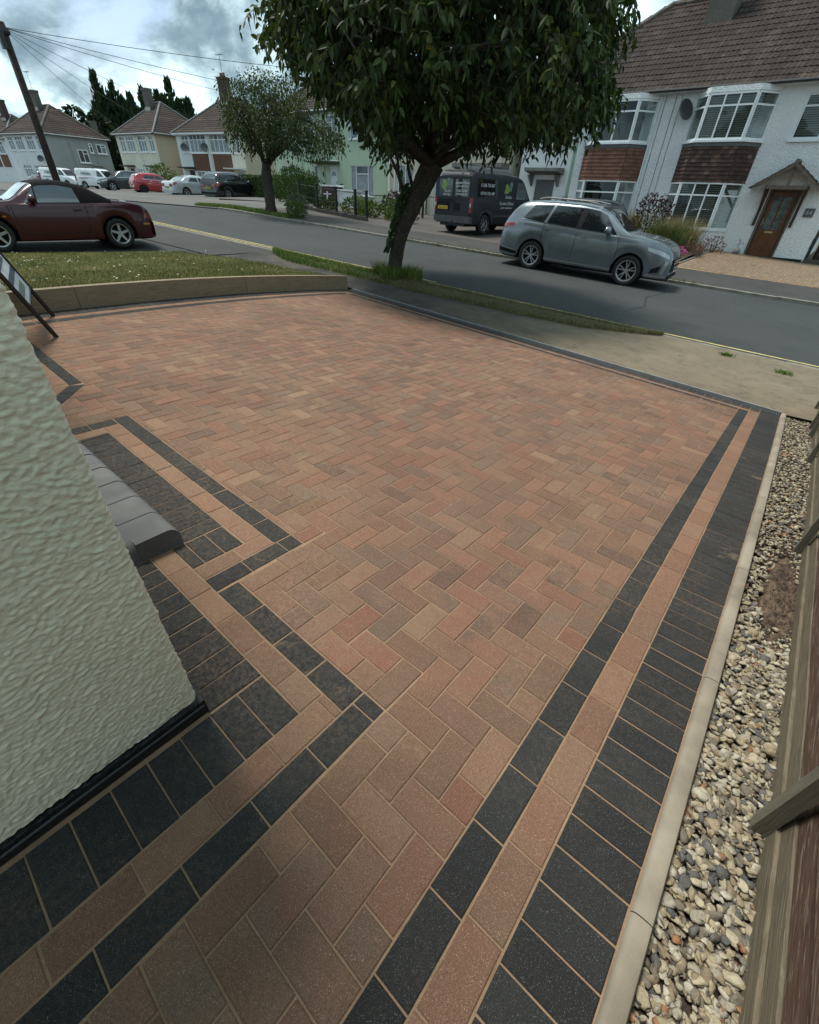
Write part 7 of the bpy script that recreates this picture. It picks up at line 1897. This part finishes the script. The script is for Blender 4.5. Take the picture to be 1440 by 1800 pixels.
# terracotta pot by the beige house
pt_ = thing('plant_pot', 'terracotta pot with a small plant by the beige house corner', 'plant pot', (-19.6, 23.6, G(-19.6, 23.6) + .04))
MB().lathe([(.001, 0), (.16, 0), (.22, .34), (.25, .35), (.25, .40), (.20, .40), (.19, .33), (.001, .33)], 16).build('pot', M_POT, pt_, angle=40)
LP = np.array([(random.gauss(0, .09), random.gauss(0, .09), random.uniform(.36, .75)) for _ in range(140)]); leaves('foliage', LP, np.array([(random.gauss(0, .6), random.gauss(0, .6), 1) for _ in range(140)]), .16, .05, M_HEDGE2, pt_, .3, 'stuff')
# verge grass by the small tree
P = [(random.uniform(-24.5, -18.2), 0, 0) for _ in range(5000)]
P = np.array([(x, vf(x) + .25 + random.random() * .75, G(x, vf(x)) + .045) for x, _, _ in P]); blades('grass', P, .13, .02, .6, M_BLADE2, None, 'rough grass strip round the smaller tree across the road', 'grass')
P = np.array([(x, vf(x) + random.uniform(-.05, .25), zr(x) + .02) for x in [random.choice((-3.2, -2.9, -9.2, -10.5, -11.5, -8.3)) + random.gauss(0, .35) for _ in range(900)]]); blades('weeds', P, .10, .012, .8, M_BLADE3, None, 'weeds and dry grass growing along the far kerb by the SUV', 'weeds')

# ------------------------------------------------------------------ front garden of the white house
bd = MB(); US = arange(-3.9, -7.0, .3)
for u in US:
    for j in range(7):
        v = vf(u) + 2.75 + (24.28 - vf(u) - 2.75) * j / 6; bd.v.append((u, v, G(u, v) + .06 + .10 * math.sin(PI * j / 6)))
for i in range(len(US) - 1):
    for j in range(6):
        a = i * 7 + j; bd.f.append([a, a + 7, a + 8, a + 1]); bd.m.append(0)
bd.build('flower_bed', M_EARTH, smooth=True, kind='structure')
mb = MB()
ELAB = ['street end', 'second', 'third', 'fourth', 'fifth', 'sixth', 'seventh', 'eighth', 'last']
for k in range(9):
    v0, v1 = vf(-3.8) + 2.7 + k * .6, vf(-3.8) + 2.7 + (k + 1) * .6 - .01
    if v1 > 24.2: break
    mb = MB(); mb.bb((-3.87, v0, G(-3.8, v0) - .1), (-3.80, v1, G(-3.8, v0) + .10))
    o = mb.build('bed_edging', M_CONC); tag(o, '%s concrete edging length from the street between the flower bed and buff drive' % ELAB[k], 'edging', 'edging of the flower bed')
# buff block drive of the white house: the pieces near the street edge
M_BUFF = block_mat('buff paving block', [(0, (.25, .18, .115)), (.4, (.30, .22, .14)), (.75, (.22, .15, .10)), (1, (.28, .19, .13))], (.2, .15, .1), 'object', .3)
M_BUFF2 = block_mat('buff paving blocks far', [(0, (.25, .18, .115)), (.4, (.30, .22, .14)), (.75, (.22, .15, .10)), (1, (.28, .19, .13))], (.2, .15, .1), 'island', .3)
dv = sheet('buff_drive', lambda u: (vf(u) + 2.62, 24.28), arange(3.5, -3.8, .3), 10, lambda u, v: G(u, v) + .052, M_SAND)
BF = []
for i in range(-38, 36):
    for j in range(0, 36):
        u0, v0 = i * .1035, 18.2 + j * .207 + (.1035 if i % 2 else 0)
        if u0 < -3.78 or u0 > 3.4: continue
        BF.append((u0, v0))
BF = [q for q in BF if q[1] > vf(q[0]) + 2.66 and q[1] < 24.05]
BF.sort(key=lambda q: (Vector((q[0], q[1], 0)) - CAM).length + (30 if q[0] > .5 else 0))
rest = MB(); bl = block_mb([(-.0485, -.0995), (.0485, -.0995), (.0485, .0995), (-.0485, .0995)]); bme = bl.mesh('buff_block', M_BUFF)
for k, (u0, v0) in enumerate(BF):
    c_ = (u0 + .05, v0 + .1); T = Matrix.Translation((c_[0], c_[1], G(*c_) + .060)) @ Matrix.Rotation(math.atan(.03), 4, 'X') @ Matrix.Rotation(.045, 4, 'Y')
    if k < 300: o = link('buff_block', bme, dv); o.matrix_world = T
    else: q = block_mb([(-.0485, -.0995), (.0485, -.0995), (.0485, .0995), (-.0485, .0995)]).xform(T); rest.add(q.v, q.f)
rest.build('buff_paving', M_BUFF2, dv, kind='stuff')
bush('purple_shrub', 'dark purple leafed shrub below the dark tiled bay of the white house', 'shrub', -6.25, 22.6, .75, .6, 1.75, leaf_mat('purple smoke bush leaf', [(0, (.016, .007, .010)), (.55, (.035, .012, .018)), (.85, (.07, .028, .04)), (.95, (.20, .14, .17)), (1, (.34, .28, .31))], .1, .35), 1500, .11, 0, False, up=.4)
def grass_clump(name, label, x, y, r, h, mat, n=900, lean=.5, w=.012):
    z = G(x, y) + .12; t = thing(name, label, 'ornamental grass', (x, y, z))
    P = np.array([(random.gauss(0, r * .4), random.gauss(0, r * .4), 0) for _ in range(n)]); blades('blades', P, h, w, lean, mat, t)
M_STRAW = blade_mat('feathery straw grass', [(0, (.07, .085, .025)), (.35, (.15, .14, .05)), (.7, (.30, .24, .11)), (1, (.42, .34, .18))]); M_GRN = blade_mat('green ornamental grass', [(0, (.03, .055, .012)), (.6, (.085, .11, .025)), (1, (.22, .20, .07))])
for k, (x, y, r, h, mt, lb) in enumerate(((-5.1, 21.6, .55, 1.0, M_STRAW, 'feathery straw coloured grass clump left of the door, middle of the bed'), (-4.55, 21.9, .5, .95, M_STRAW, 'feathery straw grass clump nearest the oak door'), (-5.4, 21.0, .5, .85, M_GRN, 'green grass clump in front of the SUV bonnet'), (-4.85, 20.9, .5, .8, M_GRN, 'green grass clump behind the pink flowers'), (-7.0, 22.3, .45, 1.0, M_STRAW, 'dry pale grass left of the purple shrub'))):
    grass_clump('ornamental_grass', lb, x, y, r, h, mt, 1000, .75)
M_PINK = leaf_mat('pink petals', [(0, (.36, .05, .20)), (.6, (.50, .10, .32)), (1, (.60, .25, .42))], .2, .6); M_HEATH = leaf_mat('reddish heather', [(0, (.10, .05, .04)), (.5, (.18, .08, .08)), (1, (.12, .12, .06))], .2, .7)
bush('pink_flowers', 'bright pink flower cushion at the corner of the white house bed', 'flowers', -4.35, 20.2, .36, .30, .38, M_PINK, 500, .055, 0, False, up=.6); bush('pink_flowers', 'dull reddish heather beside the bright pink flowers', 'flowers', -4.05, 21.2, .38, .6, .5, M_HEATH, 700, .07, 0, False, up=.6)
bush('garden_plant', 'low green foliage under the pink flowers', 'plant', -4.6, 19.9, .5, .35, .22, M_HEDGE2, 400, .07, 0, False, up=.6)
bush('garden_plant', 'wispy reddish plant at the white house wall left of the door', 'plant', -3.75, 23.2, .45, .4, .6, M_HEATH, 350, .07, 0, False, up=.9)
# small stone ornament with a wire figure by the door
og = thing('garden_ornament', 'small stone lump with a wire figure beside the oak door', 'ornament', (-3.0, 23.95, G(-3, 24) + .06))
mb = MB(); mb.add([tuple(Vector(p) * (.13 + .02 * mn.noise(Vector(p) * 2)) + Vector((0, 0, .07))) for p in IV], [tuple(f) for f in IF]); mb.build('stone', M_CONC, og, smooth=True)
mb = MB(); mb.tube([(0, 0, .18), (.01, 0, .36), (-.03, 0, .44)], .012, 6); mb.tube([(.01, 0, .34), (.10, 0, .40), (.15, 0, .33)], .009, 5); mb.tube([(.01, 0, .34), (-.09, 0, .30)], .009, 5); mb.lathe([(.001, -.04), (.035, 0), (.001, .04)], 8, 'Z', (-.03, 0, .47)); mb.build('wire_figure', M_CONC, og)
# boulder at the side of the white house
bo = MB(); bo.add([tuple(Vector((p[0] * .42, p[1] * .34, p[2] * .34)) * (1 + .22 * mn.noise(Vector(p) * 1.6)) + Vector((0, 0, .22))) for p in IV], [tuple(f) for f in IF]); o = bo.build('boulder', plain('grey boulder', (.16, .145, .135), .9, (.09, .08, .075), 5, .02, 25), smooth=True); o.location = (.15, 25.6, G(.1, 25) + .03); tag(o, 'rounded grey boulder at the side passage of the white house', 'boulder')
# side door and dark passage things of the white house
mb = MB(); mb.bb((-.79, 2.4, -.15), (-.75, 3.4, 2.0)); mb.build('side_door', M_DBRN, H1)
mb = MB(); mb.bb((-.79, .9, .25), (-.70, 1.25, .62)); mb.tube([(-.76, .75, .9), (-.76, .75, -.1)], .02, 6); mb.build('meter_box', M_GUT, H1)
gt = thing('side_gate', 'dark brown timber gate closing the passage beside the white house', 'gate', (-.6, 27.2, G(0, 25)))
for k in range(12):
    mb = MB(); mb.bb((k * .15, 0, .03), (k * .15 + .142, .03, 1.75)); mb.build('board', M_DBRN, gt)
# scattered bits on the footway: two tufts and stones
for (u, v, r, lb) in ((-.55, 8.55, .10, 'small weed tuft in the sandy footway near the kerb'), (.25, 8.35, .12, 'weed tuft at the right edge of the sandy footway')):
    P = np.array([(u + random.gauss(0, r * .5), v + random.gauss(0, r * .3), foot(u, v)) for _ in range(140)]); blades('weed_tuft', P, .05, .012, .9, M_BLADE2, None, lb, 'weed')
